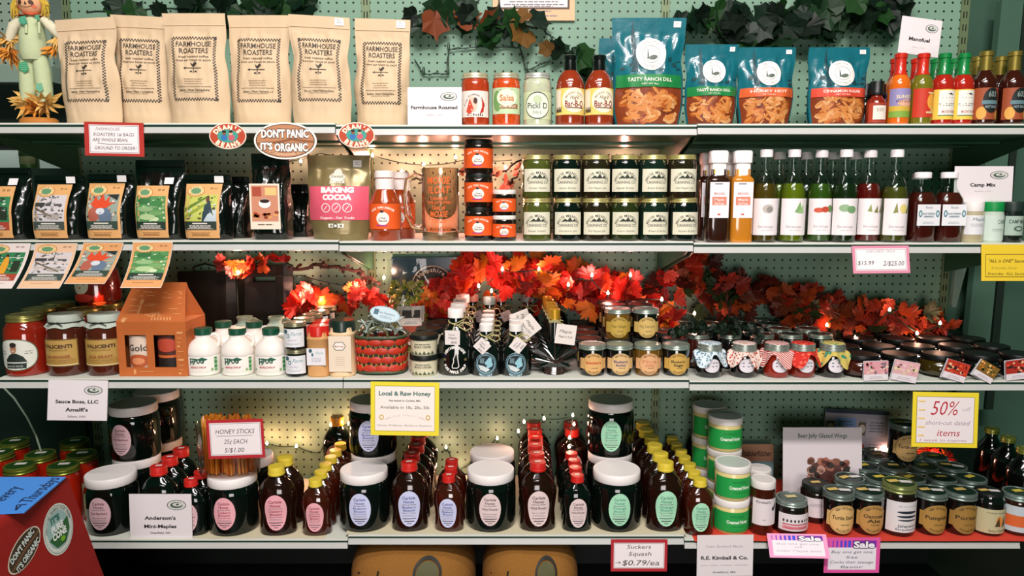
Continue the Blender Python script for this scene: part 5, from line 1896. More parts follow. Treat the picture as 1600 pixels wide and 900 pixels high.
# maple-leaf shaped bottles
LEAF = [(0, 1.0), (.13, .72), (.3, .82), (.26, .5), (.62, .72), (.66, .56), (1.0, .52), (.82, .3), (.9, .16), (.55, -.06), (.6, -.22), (.28, -.2), (.2, -.3)]
LEAF = LEAF + [(-x, y) for x, y in LEAF[::-1][:-1]]


def leaf_bottle():
    rt = thing('leaf_bottle', '', 'syrup bottle')
    s_ = 40 * MW[3]
    zc = s_ * .5
    mb = MB()
    n = len(LEAF)
    vs = [(x * s_ * .98, yy, zc + y * s_ * .95) for yy in (-.012, .012) for x, y in LEAF]
    vs += [(0, -.026, zc + s_ * .12), (0, .026, zc + s_ * .12)]
    fs = [(i, i + n, (i + 1) % n + n, (i + 1) % n) for i in range(n)]
    fs += [(2 * n, i, (i + 1) % n) for i in range(n)] + [(2 * n + 1, (i + 1) % n + n, i + n) for i in range(n)]
    mb.add(vs, fs)
    mb.build('leaf_body', SYR, rt, False)
    v = MB()
    for x, y in ((0, .95), (.62, .68), (.95, .5), (.85, .18), (-.62, .68), (-.95, .5), (-.85, .18)):
        v.tube([(0, -.0262, zc + s_ * .0), (x * s_ * .5, -.021, zc + (y * .5) * s_), (x * s_ * .9, -.0142, zc + y * s_ * .86)], .0016, 5)
    v.build('raised_veins', M('#3a2a22', .08, coat=1, spec=.8), rt)
    b = MB()
    for q in range(4):
        b.lathe([(s_ * .38, 0), (s_ * .41, s_ * .035), (s_ * .38, s_ * .07)], 24, .62, off=(0, 0, s_ * .075 * q))
    b.lathe([(0, 0), (s_ * .38, 0), (s_ * .38, s_ * .32), (0, s_ * .32)], 24, .62)
    b.build('ribbed_foot', M('#2a0d08', .1, coat=1), rt)
    lh = hpx(482, 3, .05, 866)
    MB().lathe([(s_ * .2, zc + s_ * .6), (s_ * .17, zc + s_ * .85), (s_ * .17, lh * .9)], 18).build('neck', SYR, rt)
    MB().lathe([(s_ * .2, lh * .84), (s_ * .21, lh * .985), (s_ * .17, lh), (0, lh)], 20).build('cap', M('#c99a2c', .35, .5), rt)
    mb = MB()
    for k_ in range(3):
        mb.tube([(s_ * .22 * cos(t), s_ * .22 * sin(t), lh * (.8 + .015 * k_) + .002 * sin(3 * t)) for t in [2 * pi * i / 16 for i in range(17)]], .0012, 4)
    mb.tube([(0, -s_ * .2, lh * .81), (s_ * .25, -s_ * .4, lh * .8), (s_ * .4, -s_ * .42, lh * .775)], .0012, 4)
    mb.build('raffia', M('#b9b07a', .8), rt)
    a = Art()
    q = s_ * .78
    a.rect(-q / 2, -q, q / 2, 0, '#e6ddd4', 1)
    a.text('Maple', 0, -q * .35, q * .17, '#55524c', q * .6, 0, 2, .3)
    a.text('Made in N.H.', .02 * q, -q * .62, q * .13, '#4a4846', q * .7, 0, 2, .3)
    tg = a.mesh('hang_tag', lambda x, y, hh: (x, -hh, y), rt)
    tg.location = (s_ * .45, -s_ * .44, lh * .785)
    tg.rotation_euler = (.08, .12, 0)
    return rt


K['leaf'] = leaf_bottle
X0 = spot(866, 3, .05)[0]
for i in range(5):
    o = put('leaf', 0, 3, .05 + .062 * i, '%s gold-capped leaf-shaped syrup bottle in its row' % ORD[i], 'leaf-shaped syrup bottles', 0, 0, X0 - .002 * i)
    for tg in [c_ for c_ in o.children if c_.name.startswith('hang_tag')] if i else []:
        if i > 2:
            bpy.data.objects.remove(tg)
        else:
            tg.location.x = -.035 - .012 * i
            tg.rotation_euler = (.1, .6 + .3 * i, .2)

# jam jars with die-cut gold labels
jr3, jh3 = 21.5 * MW[3], hpx(537, 3, .05, 960)


def die_label(r, h, bg, l1, l2=None, ink='#3a2a20', cz=.42):
    a = Art(.007)
    R_ = h * .35
    cy = h * cz
    X = r * 1.12
    a.rect(-X, cy - R_ * .5, X, cy + R_ * .5, bg, 1)
    a.ell(0, cy, R_ * 1.03, R_, bg, 1, 30)
    a.ell(0, cy, R_ * .97, R_ * .94, '#8a7440', 2, 30, 0, .965)
    a.arc('NEW ENGLAND', 0, cy, R_ * .8, R_ * .8, 2.3, .85, R_ * .15, '#4a3a24', .01, 2)
    a.arc('PRESERVES', 0, cy, R_ * .8, R_ * .8, 4.1, 5.3, R_ * .14, '#4a3a24', .01, 2, True)
    if l2:
        a.text(l1, 0, cy + R_ * .22, R_ * .25, ink, R_ * 1.35, .02)
        a.text(l2, 0, cy - R_ * .1, R_ * .25, ink, R_ * .9, .02)
    else:
        a.text(l1, 0, cy + R_ * .12, R_ * .26, ink, R_ * 1.5, .02)
    a.bars(R_ * .1, cy - R_ * .38, R_ * .8, R_ * .05, '#5a4a34', 1)
    return a


def jam(mat, bg, l1, l2=None, ink='#3a2a20', lid='#9aa69a', disc=None, st=None, r=None, h=None):
    r, h = r or jr3, h or jh3
    return jar('jam_jar', 'jam jar', r, h, P_TUMBLER, mat, ('mason', r * .98, h * .16, lid, disc, st), die_label(r, h, bg, l1, l2, ink), cyl(r * .985))


K['jam_s'] = lambda: jam(JAM, '#d9a868', 'Strawberry', None, '#b5301c')
K['jam_b'] = lambda: jam(JAM, '#d9b47c', 'Blueberry', 'Bourbon', '#2a2a7a')
K['jam_f'] = lambda: jam(GOLDJ, '#dca878', 'Fire', 'Jelly', '#c87a5a')
K['jam_sg'] = lambda: jam(JAM, '#c9a04e', 'Blueberry', 'Sage', '#2c2a20')
K['jam_p'] = lambda: jam(GOLDJ, '#b99a44', 'Pear Ginger', None, '#7a6a24')
K['jam_fg'] = lambda: jam(JAM, '#cbab62', 'Fig Lemon', None, '#8a7a44')
K['jam_k'] = lambda: jam(JAM, '#b99a54', 'Plum', None, lid='#4a4a44', disc='#5a2a22')
for k_, px, lab in (('jam_s', 925, 'strawberry jam jar at the leaf-bottle end of the front row'), ('jam_b', 967, 'blueberry bourbon jam jar with a gold label'), ('jam_f', 1011, 'golden fire jelly jar with a pale orange label'), ('jam_sg', 1055, 'blueberry sage jam jar, slightly taller, with a gold label')):
    put(k_, px, 3, .05, lab, 'gold-labelled jam jars')
X1, X2, X3 = spot(925, 3, .05)[0], spot(964, 3, .13)[0], spot(1007, 3, .13)[0]
for i in range(1, 5):
    put('jam_k', 0, 3, .05 + .083 * i, '%s jam jar behind the front strawberry jar' % ORD[i], 'jam jars behind the front row', 0, 0, X1)
for i in range(4):
    y = .134 + .08 * i
    for Xq, kk, nm in ((X2, 'jam_p', 'pear ginger'), (X3, 'jam_fg', 'fig lemon')):
        put('jam_k', 0, 3, y, 'jam jar at the base under the %s %s jar of the upper row' % (ORD[i], nm), 'jam jars behind the front row', 0, 0, Xq)
        put(kk if i == 0 else 'jam_k', 0, 3, y, ('golden pear ginger jam jar standing on the row behind' if nm[0] == 'p' else 'fig lemon jam jar standing on the row behind') if i == 0 else '%s jar in the raised row behind the %s jar' % (ORD[i], nm), 'raised jam jars', 0, jh3 + .0006, Xq)
X4 = spot(1058, 3, .05)[0]
for i in range(1, 5):
    put('jam_k', 0, 3, .05 + .083 * i, '%s jam jar behind the front blueberry sage jar' % ORD[i], 'jam jars behind the front row', 0, 0, X4 + .01)

# jars dressed with cloth
cr, ch = 20.8 * MW[3], hpx(536, 3, .05, 1200)


def cloth_mat(c1, c2, sc, kind):
    m = M(c1, .85, name='cotton_print').copy()
    nt = m.node_tree
    b = nt.nodes['Principled BSDF']
    tc = nt.nodes.new('ShaderNodeTexCoord')
    if kind == 'stripe':
        t = nt.nodes.new('ShaderNodeTexWave')
        t.inputs['Scale'].default_value = sc
        t.bands_direction = 'DIAGONAL'
        f = t.outputs['Fac']
    elif kind == 'check':
        t = nt.nodes.new('ShaderNodeTexChecker')
        t.inputs['Scale'].default_value = sc
        f = t.outputs['Fac']
    else:
        t = nt.nodes.new('ShaderNodeTexVoronoi')
        t.inputs['Scale'].default_value = sc
        f = t.outputs['Distance']
    nt.links.new(tc.outputs['Object'], t.inputs['Vector'])
    rp = nt.nodes.new('ShaderNodeValToRGB')
    rp.color_ramp.interpolation = 'CONSTANT'
    rp.color_ramp.elements[0].color = (*lin(c2), 1)
    rp.color_ramp.elements[1].color = (*lin(c1), 1)
    rp.color_ramp.elements[1].position = .38 if kind == 'dot' else .5
    nt.links.new(f, rp.inputs[0])
    nt.links.new(rp.outputs[0], b.inputs['Base Color'])
    return m


def cloth_jar(body, mat, rot, lab=True):
    rt = jar('preserve_jar', 'preserve jar', cr * .97, ch, [(0, 0), (.82, 0), (.92, .02), (.98, .07), (1, .2), (1, .62), (.96, .7), (.88, .74), (.88, .96)], body, None, None)
    a = Art(.008)
    a.ell(0, ch * .38, cr * .62, ch * .21, '#8a8a90', 1, 28, 0, 0, 2.3)
    a.ell(0, ch * .38, cr * .59, ch * .2, '#dcd6dc', 2, 28, 0, 0, 2.3)
    for x, y in ((-.3, .46), (.1, .47), (-.3, .36), (.05, .36), (.32, .37), (.3, .47)):
        a.rect(cr * (x - .06), ch * (y - .012), cr * (x + .08), ch * (y + .012), '#3a3a40', 3)
    a.mesh('label', cyl(cr * .975), rt)
    n = 64
    vs = []
    prof_ = ((.86, .79), (.9, .765), (1.04, .72), (1.16, .64), (1.24, .55))
    for j, (q, z) in enumerate(prof_):
        w_ = j / 4
        for i in range(n):
            t = 2 * pi * i / n
            corner = max(abs(cos(t - rot)), abs(sin(t - rot)))
            cn = max(0, (corner - .8) / .2)
            q2 = q + w_ * (.06 * sin(10 * t) + .1 * cn)
            vs.append((cr * q2 * cos(t), cr * q2 * sin(t), ch * (z + w_ * (.16 - .4 * cn + .02 * sin(8 * t + 1)))))
    mb = MB().add(vs, [(j * n + i, j * n + (i + 1) % n, (j + 1) * n + (i + 1) % n, (j + 1) * n + i) for j in range(4) for i in range(n)])
    mb.build('cloth_skirt', mat, rt, True, 60)
    o = MB().lathe([(cr * .9, 0), (cr * .94, .002), (cr * .92, .004), (cr * .9, ch * .1), (cr * .93, ch * .115), (cr * .9, ch * .13), (cr * .9, ch * .2), (cr * .87, ch * .215), (cr * .84, ch * .21)], 32).build('lid_band', M('#a4ada4', .3, .7), rt)
    o.location = (0, 0, ch * .785)
    MB().lathe([(cr * .85, 0), (cr * .8, .0012), (0, .0014)], 28).build('cloth_disc', mat, rt, loc=(0, 0, ch * .994))
    return rt


CL = {'blue': (JAM, cloth_mat('#cfdde2', '#3f6f86', 160, 'dot'), .9), 'pink': (JAM, cloth_mat('#e2cfc4', '#b5442c', 150, 'dot'), .6), 'stripe': (M('#8a1f10', .12, coat=1), cloth_mat('#e6d0c8', '#b02a24', 70, 'stripe'), .3),
      'red': (M('#7a1f10', .12, coat=1), cloth_mat('#c8281c', '#e0604a', 90, 'dot'), 1.0), 'multi': (JAM, cloth_mat('#c9b45c', '#3f8a6a', 70, 'dot'), .5)}
for q in CL:
    K['cl_' + q] = (lambda q=q: cloth_jar(*CL[q]))
for q, px, lab in (('blue', 1107, 'preserve jar with a blue and white floral cloth cover'), ('pink', 1161, 'preserve jar with a small red and cream print cloth cover'), ('stripe', 1212, 'red preserve jar with a red striped gingham cloth cover'),
                   ('red', 1252, 'preserve jar with a bright red cloth cover'), ('multi', 1298, 'dark preserve jar with a multicoloured green cloth cover')):
    put('cl_' + q, px, 3, .055, lab, 'cloth-covered preserve jars')
K['pj'] = lambda: jar('preserve_jar', 'preserve jar', cr * .97, ch, P_JAR, JAM, ('mason', cr * .9, .013, '#7d877c', '#2c3a32'))
K['pjr'] = lambda: jar('preserve_jar', 'preserve jar', cr * .97, ch, P_JAR, M('#3a140c', .12, coat=1), ('mason', cr * .9, .013, '#7d877c', '#5a2a22'))
for q, px in (('blue', 1103), ('pink', 1155), ('striped', 1208), ('bright red', 1255), ('multicoloured', 1303)):
    X0 = spot(px, 3, .055)[0]
    for i in range(1, 5):
        put('pjr' if (i + px) % 3 == 0 else 'pj', 0, 3, .068 + .086 * i, '%s plain jar in the row behind the %s cloth-covered jar' % (ORD[i], q), 'plain preserve jars', 0, 0, X0)
# squat dark jars with recipe tags
qr, qh = 29 * MW[3], hpx(555, 3, .065, 1450)
P_SQ = [(0, 0), (.78, 0), (.9, .03), (1, .2), (1, .42), (.93, .6), (.84, .7), (.8, .74), (.8, .98)]


def squat(mat):
    return jar('squat_jar', 'preserve jar', qr, qh, P_SQ, mat, ('plain', qr * .88, qh * .26, '#070a09'))


K['sq_d'] = lambda: squat(JAM)
K['sq_r'] = lambda: squat(M('#3a130a', .12, coat=1))
K['sq_o'] = lambda: squat(M('#332808', .12, coat=1))
SQX = (1343, 1402, 1466, 1529, 1588)
nm5 = ('beside the cloth-covered jars', 'second from the cloth-covered jars', 'in the middle of its row', 'second from the shelf end', 'at the shelf end')
for i, px in enumerate(SQX):
    X0 = spot(px, 3, .06)[0]
    for j in range(4):
        put(('sq_r', 'sq_d', 'sq_o', 'sq_d', 'sq_d')[i] if j == 0 else 'sq_d', 0, 3, .06 + .108 * j, '%s squat black-lidded jar %s' % (ORD[j], nm5[i]) if j == 0 else '%s squat black-lidded jar back in the column %s' % (ORD[j], nm5[i]), 'squat black-lidded jars', 0, 0, X0)


def recipe(px, py, s, rot, cols, lab, yaw=0.):
    p = at(px, py, -.002)
    rt = thing('recipe_tag', lab, 'tag', p, yaw, 'folded recipe tags on the squat jars')
    w_ = s * MW[3] * .5
    hgt = w_ * .8

    def ro(x, y):
        return (x * cos(rot) - y * sin(rot), x * sin(rot) + y * cos(rot))
    rr2 = random.Random(px)
    a = Art()
    a.rect(-w_, -hgt, w_, hgt, '#e2d9dc', 0)
    a.rect(-w_, -hgt * .35, w_, hgt, cols[0], 1)
    for q in range(22):
        x, y = (rr2.random() * 2 - 1) * w_ * .88, hgt * (-.25 + 1.1 * rr2.random())
        a.ell(x, y, w_ * (.08 + .1 * rr2.random()), w_ * (.07 + .08 * rr2.random()), cols[1 + rr2.randrange(len(cols) - 1)], 2 + q % 2, 8)
    a.bars(0, -hgt * .62, w_ * 1.3, hgt * .05, '#b5a9ae', 2, hgt * .16)
    a.mesh('front_leaf', lambda x, y, h: (*((lambda e: (e[0], -h - .003, e[1]))(ro(x, y))),), rt)
    b = MB()
    pts = [ro(x, y) for x, y in ((-w_, -hgt * 1.15), (w_ * .96, -hgt * 1.15), (w_ * 1.04, hgt), (-w_ * .96, hgt))]
    b.add([(x, .004, y) for x, y in pts] + [(x, .0048, y) for x, y in pts], [(0, 1, 2, 3), (7, 6, 5, 4), (0, 4, 5, 1), (1, 5, 6, 2), (2, 6, 7, 3), (3, 7, 4, 0)])
    b.build('back_leaf', M('#c9c6c9', .7), rt, False)


recipe(1368, 579, 37, .04, ('#d99aa0', '#e6b8b8', '#b8646a', '#e0c8b0', '#7a6a72'), 'pink-tinted folded recipe tag on the jar beside the cloth-covered jars')
recipe(1414, 580, 39, -.18, ('#dba8ac', '#e6c0c0', '#e0cfa0', '#cf8f94'), 'pale pink recipe tag tilted on the second squat jar')
recipe(1493, 579, 36, -.3, ('#b8301c', '#d9542c', '#e6b080', '#e8c8a0', '#c8281c', '#3a2018'), 'red recipe tag tilted on the middle squat jar')
recipe(1540, 580, 33, -.52, ('#7a5a20', '#d98a2c', '#e6b46a', '#c8641c', '#3a4a1c'), 'orange and green recipe tag hanging steeply on the second jar from the end')
recipe(1590, 577, 38, .13, ('#a8281c', '#d9442c', '#e6b080', '#3a2018'), 'red recipe tag at the very end of the shelf')

# ---- cards hanging on the third shelf
card('white card reading Sauce Boss LLC Amalfi\'s hanging from the third shelf', (80, 594, 168, 654), -.009,
     white_sign([('Sauce Boss, LLC', .47, .085, '#3a3c3e', .72), ("Amalfi's", .27, .09, '#3a3c3e', .38), ('Salem, NH', .1, .05, '#8d8488', .3)]), 'name_card', 'name card', .16, .012)


def honey_sign(a, w, h):
    a.rect(-w / 2, 0, w / 2, h, '#e6d431', 1)
    a.rect(-w * .44, h * .08, w * .44, h * .93, '#9a8c20', 2)
    a.rect(-w * .435, h * .087, w * .435, h * .92, '#efe4dc', 3)
    a.text('Local & Raw Honey', 0, h * .79, h * .08, '#3a6a66', w * .76, .03, 4)
    a.text('Harvested in Carlisle, MA', 0, h * .655, h * .035, '#4a4a44', w * .46, .02, 4)
    a.text('Available in 1lb, 2lb, 5lb', 0, h * .53, h * .055, '#6a706a', w * .72, .01, 4)
    a.arc('CARLISLE FAMILY FARM', 0, h * .18, w * .36, h * .2, 2.5, .64, h * .035, '#c9b0a4', 0, 4)
    for s_ in (-1, 1):
        a.ell(s_ * w * .34, h * .34, w * .035, h * .05, '#c9a84a', 4, 12, 0, .6)
    a.text('Flavors: Wildflower, Blueberry, Raspberry', 0, h * .19, h * .03, '#8d8478', w * .8, 0, 4)


card('yellow-bordered Local and Raw Honey sign hanging from the middle bay', (580, 597, 685, 679), -.01, honey_sign, border='#e6d431', tilt=.05, roll=.015)


def fifty(a, w, h):
    a.rect(-w / 2, 0, w / 2, h, '#e6cf2e', 1)
    a.rect(-w * .44, h * .075, w * .44, h * .92, '#8a7a30', 2)
    a.rect(-w * .432, h * .082, w * .432, h * .912, '#e6dcdc', 3)
    for q in range(5):
        a.rect(-w * .41, h * (.2 + .155 * q), -w * .31, h * (.225 + .155 * q), '#e8c87a', 4)
        a.rect(-w * .41, h * (.2 + .155 * q), -w * .31, h * (.205 + .155 * q), '#d9a43c', 5)
    a.text('50%', -w * .0, h * .72, h * .27, '#b5182c', w * .4, -.005, 4, .25)
    a.text('off', w * .32, h * .7, h * .08, '#b9a4b4', w * .12, -.01, 4, .3)
    a.text('short-cut dated', .04 * w, h * .45, h * .085, '#8d6a84', w * .66, -.01, 4, .3)
    a.text('items', w * .06, h * .27, h * .13, '#b0243c', w * .34, .0, 4, .2)
    a.text('1 week to expires', -w * .02, h * .13, h * .05, '#a86a7a', w * .7, -.01, 4, .3)


card('yellow-bordered fifty percent off sign hanging near the shelf end', (1419, 613, 1528, 696), -.01, fifty, border='#e6cf2e', tilt=.1, roll=.02)

# ================================================================== BOTTOM SHELF
LIDW = HB_H + .0006
FL = {'bamboo': ('#d6b0b6', 'Red Bamboo', None, '#5a2a34'), 'cinn': ('#e8a8b0', 'Cranberry', 'Blossom', '#8a2434'), 'blue': ('#c9cdec', 'Blueberry', 'Blossom', '#2a3f8a'), 'wild': ('#e0cac8', 'Wild Flower', None, '#3a2a2c'), 'green': ('#a4dcb8', 'Orange', 'Blossom', '#4f8f7a')}
for q, (bgc, f1, f2, ink) in FL.items():
    K['big_' + q] = (lambda bgc=bgc, f1=f1, f2=f2, ink=ink: big_honey(bgc, f1, f2, ink))
by0, bp = HB_R + .0065, HB_R * 2 + .0012
for q, px, n, nm in (('bamboo', 179, (1, 2, 2), 'pale mauve red bamboo'), ('cinn', 367, (1, 1, 0), 'pink cranberry'), ('blue', 571, (1, 2, 0), 'blue blueberry'), ('wild', 767, (1, 1, 0), 'beige wild flower'), ('green', 962, (1, 2, 0), 'green orange blossom')):
    X0 = spot(px, 4, by0)[0]
    for i, c_ in enumerate(n):
        for j in range(c_):
            put('big_' + q, 0 if px < 531 else 800, 4, by0 + i * bp, ('front big white-lidded honey jar with the %s oval label' % nm) if i == 0 else 'big white-lidded honey jar, %s, %s row, %s label' % (('lower', 'upper')[j] if c_ > 1 else 'single', ORD[i], nm), 'big honey jars', (RN.random() - .5) * .25 if i else 0, j * LIDW, X0)
STK = ('#e6ddd8',)
for q in FL:
    bgc, f1, f2, ink = FL[q]
    cap = '#c8231c' if q in ('bamboo', 'blue', 'wild') else '#dcc43c'
    mt = DARK if q == 'bamboo' else AMBER
    K['ql_' + q] = (lambda bgc=bgc, f1=f1, f2=f2, ink=ink, cap=cap, mt=mt: queen(QL_R, QL_H, cap, bgc, f1, f2, mt, ink, STK if cap[1] == 'c' else None))
    ms = DARK if q in ('bamboo', 'wild') else RED_AMBER
    K['qs_' + q] = (lambda bgc=bgc, f1=f1, f2=f2, ink=ink, cap=cap, ms=ms: queen(QS_R, QS_H, cap, bgc, f1, f2, ms, ink, STK if cap[1] == 'c' else None))
qy, qp = QL_R * .64 + .012, QL_R * 1.28 + .003
sy_, sp_ = QS_R * .64 + .012, QS_R * 1.28 + .003
for q, px, n, nm in (('bamboo', 254, 3, 'red-capped mauve-labelled'), ('cinn', 436, 2, 'yellow-capped pink-labelled'), ('blue', 641, 5, 'red-capped blue-labelled'), ('wild', 840, 6, 'red-capped beige-labelled'), ('green', 1037, 6, 'yellow-capped green-labelled')):
    row('ql_' + q, px, 4, qy, qp, n, '%s large ' + nm + ' honey bottle in its row', 'large honey bottles', .003)
for q, px, n, nm in (('bamboo', 303, 2, 'red-capped mauve-labelled'), ('cinn', 496, 6, 'yellow-capped pink-labelled'), ('blue', 702, 3, 'red-capped blue-labelled'), ('wild', 901, 4, 'red-capped beige-labelled'), ('green', 1091, 7, 'yellow-capped green-labelled')):
    row('qs_' + q, px, 4, sy_, sp_, n, '%s small ' + nm + ' honey bottle in its row', 'small honey bottles', .002)
for q, px, y, lab in (('wild', 893, .333, 'large red-capped bottle lit by string lights behind the small beige row'), ('wild', 891, .396, 'large red-capped bottle furthest back behind the small beige row')):
    put('ql_' + q, px, 4, y, lab, 'large honey bottles at the back')
QT_H = hpx(653, 4, .38, 530)
K['qt'] = lambda: queen(QL_R * .95, QT_H, '#c98a1c', '#b98a7a', 'Raw Honey', None, DARK)
put('qt', 530, 4, .392, 'tall dark honey bottle with an orange cap at the back near the string lights')
put('qt', 1094, 4, .395, 'tall dark bottle with an orange cap at the back behind the green tubs')

# tub of honey straws on the front pink jar
tx, ty, tz = spot(367, 4, by0)
tz += HB_H + .0006
sr5, sh5 = 49 * MW[4], .145
tub = thing('straw_tub', 'clear plastic tub holding honey straws on the pink-labelled jar', 'tub', (tx - .006, ty, tz))
MB().lathe([(0, 0), (sr5 * .94, 0), (sr5 * .96, .003), (sr5, sh5), (sr5 * .985, sh5), (sr5 * .945, .004), (0, .003)], 36, .62).build('tub_wall', GLASS('#ecd9cc', .3), tub)
STR = [M('#d07a1e', .2, coat=.5, name='amber_straw'), M('#b8601a', .2, coat=.5, name='dark_amber_straw'), M('#e09a3c', .2, coat=.5, name='light_amber_straw')]
protos = []
for i in range(96):
    t = RN.random() * 2 * pi
    q = math.sqrt(RN.random()) * .86
    bx_, by_ = sr5 * q * cos(t) * .88, sr5 * .57 * q * sin(t) * .88
    tilt = Vector((RN.uniform(-.07, .07), RN.uniform(-.05, .05)))
    L_ = sh5 * RN.uniform(.95, 1.12)
    if len(protos) < 6:
        o = MB().tube([(0, 0, 0), (0, 0, .004), (.001, 0, L_ * .5), (.003, 0, L_ * .96), (.003, 0, L_)], [.001, .0034, .0034, .0034, .0012], 6).build('honey_straw', STR[i % 3])
        protos.append(o)
        tag(o, 'amber honey straw standing in the clear tub', 'honey straw', 'honey straws in the clear tub')
    else:
        o = protos[i % 6].copy()
        COL.objects.link(o)
    ex, ey = max(-.8, min(.8, (bx_ / sr5))) * .06, (by_ / sr5) * .04
    o.location = (tub.location.x + bx_, ty + by_, tz + .0036)
    o.rotation_euler = (-ey + tilt.y * .5, ex * .4 + tilt.x * .5, RN.random() * 6)
# red framed price sign leaning on the tub
s0, s1 = at(326, 735, ty - sr5 * .64 - .006), at(413, 655, ty - sr5 * .64 - .006)
card('red-framed handwritten Honey Sticks price sign on the straw tub', (326, 656, 412, 716), ty - sr5 * .62 - .008,
     bordered('#b3242c', [('HONEY STICKS', -.0, .7, .12, '#4a4448', .68), ('25¢ EACH', .0, .44, .12, '#4a4448', .4), ('5/$1.00', -.03, .22, .12, '#4a4448', .34)], .05, .08, extra=lambda a, w, h: a.rect(-w * .33, h * .58, w * .3, h * .59, '#4a4448', 3)), border='#b3242c', tilt=-.03, roll=-.03)

# creamed honey tubs
cr4, ch4 = 27.5 * MW[4], hpx(770, 4, .065, 1140) * .94


def creamed():
    rt = thing('creamed_honey_tub', '', 'tub')
    MB().lathe([(0, 0), (cr4 * .9, 0), (cr4 * .96, .004), (cr4 * .98, ch4 * .8), (cr4 * .95, ch4 * .82), (cr4 * .95, ch4 * .95)], 32).build('tub_body', M('#d9c884', .35, coat=.4, name='creamed_honey'), rt)
    make_lid('plain', cr4, ch4 * .2, ch4 * .8, '#e9e4df', rt, '#c9cfc9')
    simple_label(cr4, ch4 * .1, ch4 * .68, 1.5, '#1c9a44', [('t', 'Creamed Honey', .02, .52, .17, '#e0ecd8', .42, .04, 2), ('b', .82, .3, '#0f6a30', 2), ('b', .28, .3, '#0f6a30', 1)]).mesh('label', cyl(cr4 * .99), rt)
    return rt


K['creamed'] = creamed
for px, y, n, nm in ((1141, .065, 2, 'front'), (1128, .18, 3, 'second'), (1103, .29, 3, 'rear')):
    X0 = spot(px, 4, y)[0]
    for i in range(n):
        put('creamed', 1100, 4, y, '%s green-labelled creamed honey tub of the %s stack' % (('bottom', 'top')[i] if n == 2 else ('bottom', 'middle', 'top')[i], nm), 'creamed honey tubs', RN.uniform(-.2, .2), i * (ch4 + .0006), X0)

# mixed jars at the end of the bottom shelf
r_, h_ = 19 * MW[4], hpx(748, 4, .05, 1190)
K['tallj'] = lambda: jar('sauce_jar', 'sauce jar', r_, h_, [(0, 0), (.93, 0), (1, .02), (1, .82), (.95, .87), (.93, 1)], M('#3a1408', .12, coat=1), ('plain', r_ * .98, h_ * .14, '#e6dfda'), simple_label(r_, h_ * .2, h_ * .7, 1.15, '#e0d6d8', [('t', "Kimball's", -.2, .88, .1, '#4a4650', .5, .01, 2, .2), ('p', [(.5, .55), (.8, .7), (.75, .85), (.6, .7)], '#2c2a38'), ('e', .55, .62, .14, .08, '#4a4650'), ('r', -.25, .2, 0, .22, '#8d848c')]), body='jar_body')
put('tallj', 1189, 4, .05, 'slim brown jar with a white lid beside the green tubs')
put('tallj', 1183, 4, .13, 'white-lidded slim jar behind the front one', 'slim jars')
r6, h6 = 25.5 * MW[4], hpx(777, 4, .055, 1234)
K['shortj'] = lambda: jar('jam_jar', 'jam jar', r6, h6, P_JAR, M('#161210', .12, coat=1), ('mason', r6 * .92, .016, '#9aa89f', '#5f7068', ('#d9c890',)), simple_label(r6, h6 * .17, h6 * .68, 1.1, '#e0d8da', [('r', -.75, .36, .75, .42, '#b5243c'), ('r', -.75, .1, .75, .3, '#d98a94'), ('t', 'Cranberry Jalapeno', 0, .2, .1, '#b5243c', .62, .01, 3)] + [('e', -.7 + .2 * q, .6, .05, .09, '#2a2426') for q in range(8)]))
put('shortj', 1234, 4, .055, 'short wide jar with a red-barred white label and a pale sticker on its lid')
r7, h7 = 23.5 * MW[4], hpx(766, 4, .05, 1350)
ST2 = ('#e0c06a', '#e6e2dc')


def kraftj(l1, l2, bg='#c49a54', mat=JAM, lid='#7f9088', disc='#1f3a30', st=ST2, r=None, h=None):
    return jam(mat, bg, l1, l2, '#3a2a18', lid, disc, st, r or r7, h or h7)


K['kj1'] = lambda: kraftj('Turtle Stout', None, '#d9b070')
K['kj2'] = lambda: kraftj('Oatmeal', 'Ale', '#b88a4a')
K['kj3'] = lambda: kraftj('Pumpkin', None, '#a9803c', st=ST2)
K['kj4'] = lambda: kraftj('Porter', None, '#9a7434', st=('#e0c06a',))
K['kjw'] = lambda: jar('sauce_jar', 'sauce jar', r7 * 1.08, hpx(752, 4, .055, 1398), P_JAR, M('#1a100c', .12, coat=1), ('mason', r7 * 1.02, .022, '#8f9a5c', '#3f5a34', ST2),
                     simple_label(r7 * 1.08, h7 * .12, h7 * .86, 1.15, '#dcd6d6', [('e', .1, .66, .55, .045, '#1f2a34'), ('e', .1, .52, .55, .04, '#1f2a34'), ('e', .1, .4, .5, .03, '#2a3640'), ('t', 'SAUCE WORKS', .1, .86, .07, '#a9b4b8', .5), ('t', 'Jalapeno', .1, .22, .09, '#33383c', .5, .01), ('t', 'Strawberry', .1, .1, .07, '#55595c', .6, .01)]))
K['kjc'] = lambda: jar('sauce_jar', 'sauce jar', r7 * 1.0, h7 * .98, P_JAR, JAM, ('plain', r7 * .86, .024, '#161a18', None, ST2), simple_label(r7, h7 * .08, h7 * .66, 1.2, '#bdb48c', [('e', .15, .5, .2, .22, '#d98a3c'), ('p', [(-.1, .3), (.1, .7), (.2, .3)], '#4a3a24'), ('p', [(.3, .25), (.45, .75), (.5, .35)], '#3a3020'), ('t', 'Spicy Carrot', .1, .12, .09, '#3f3a28', .5, .01), ('t', 'FARM PANTRY', .1, .86, .06, '#6f6a50', .6)]))
K['kjo'] = lambda: jar('sauce_jar', 'sauce jar', r7 * 1.0, h7 * .96, P_JAR, M('#2a140c', .12, coat=1), ('mason', r7 * .93, .018, '#8aa098', '#2a463c', ('#d9c84a',)), simple_label(r7, h7 * .1, h7 * .72, 1.3, '#b9c4c8', [('r', -1, .2, 1, .64, '#d0622c'), ('t', 'Salsa', .5, .8, .12, '#4a5a64', .3)]))
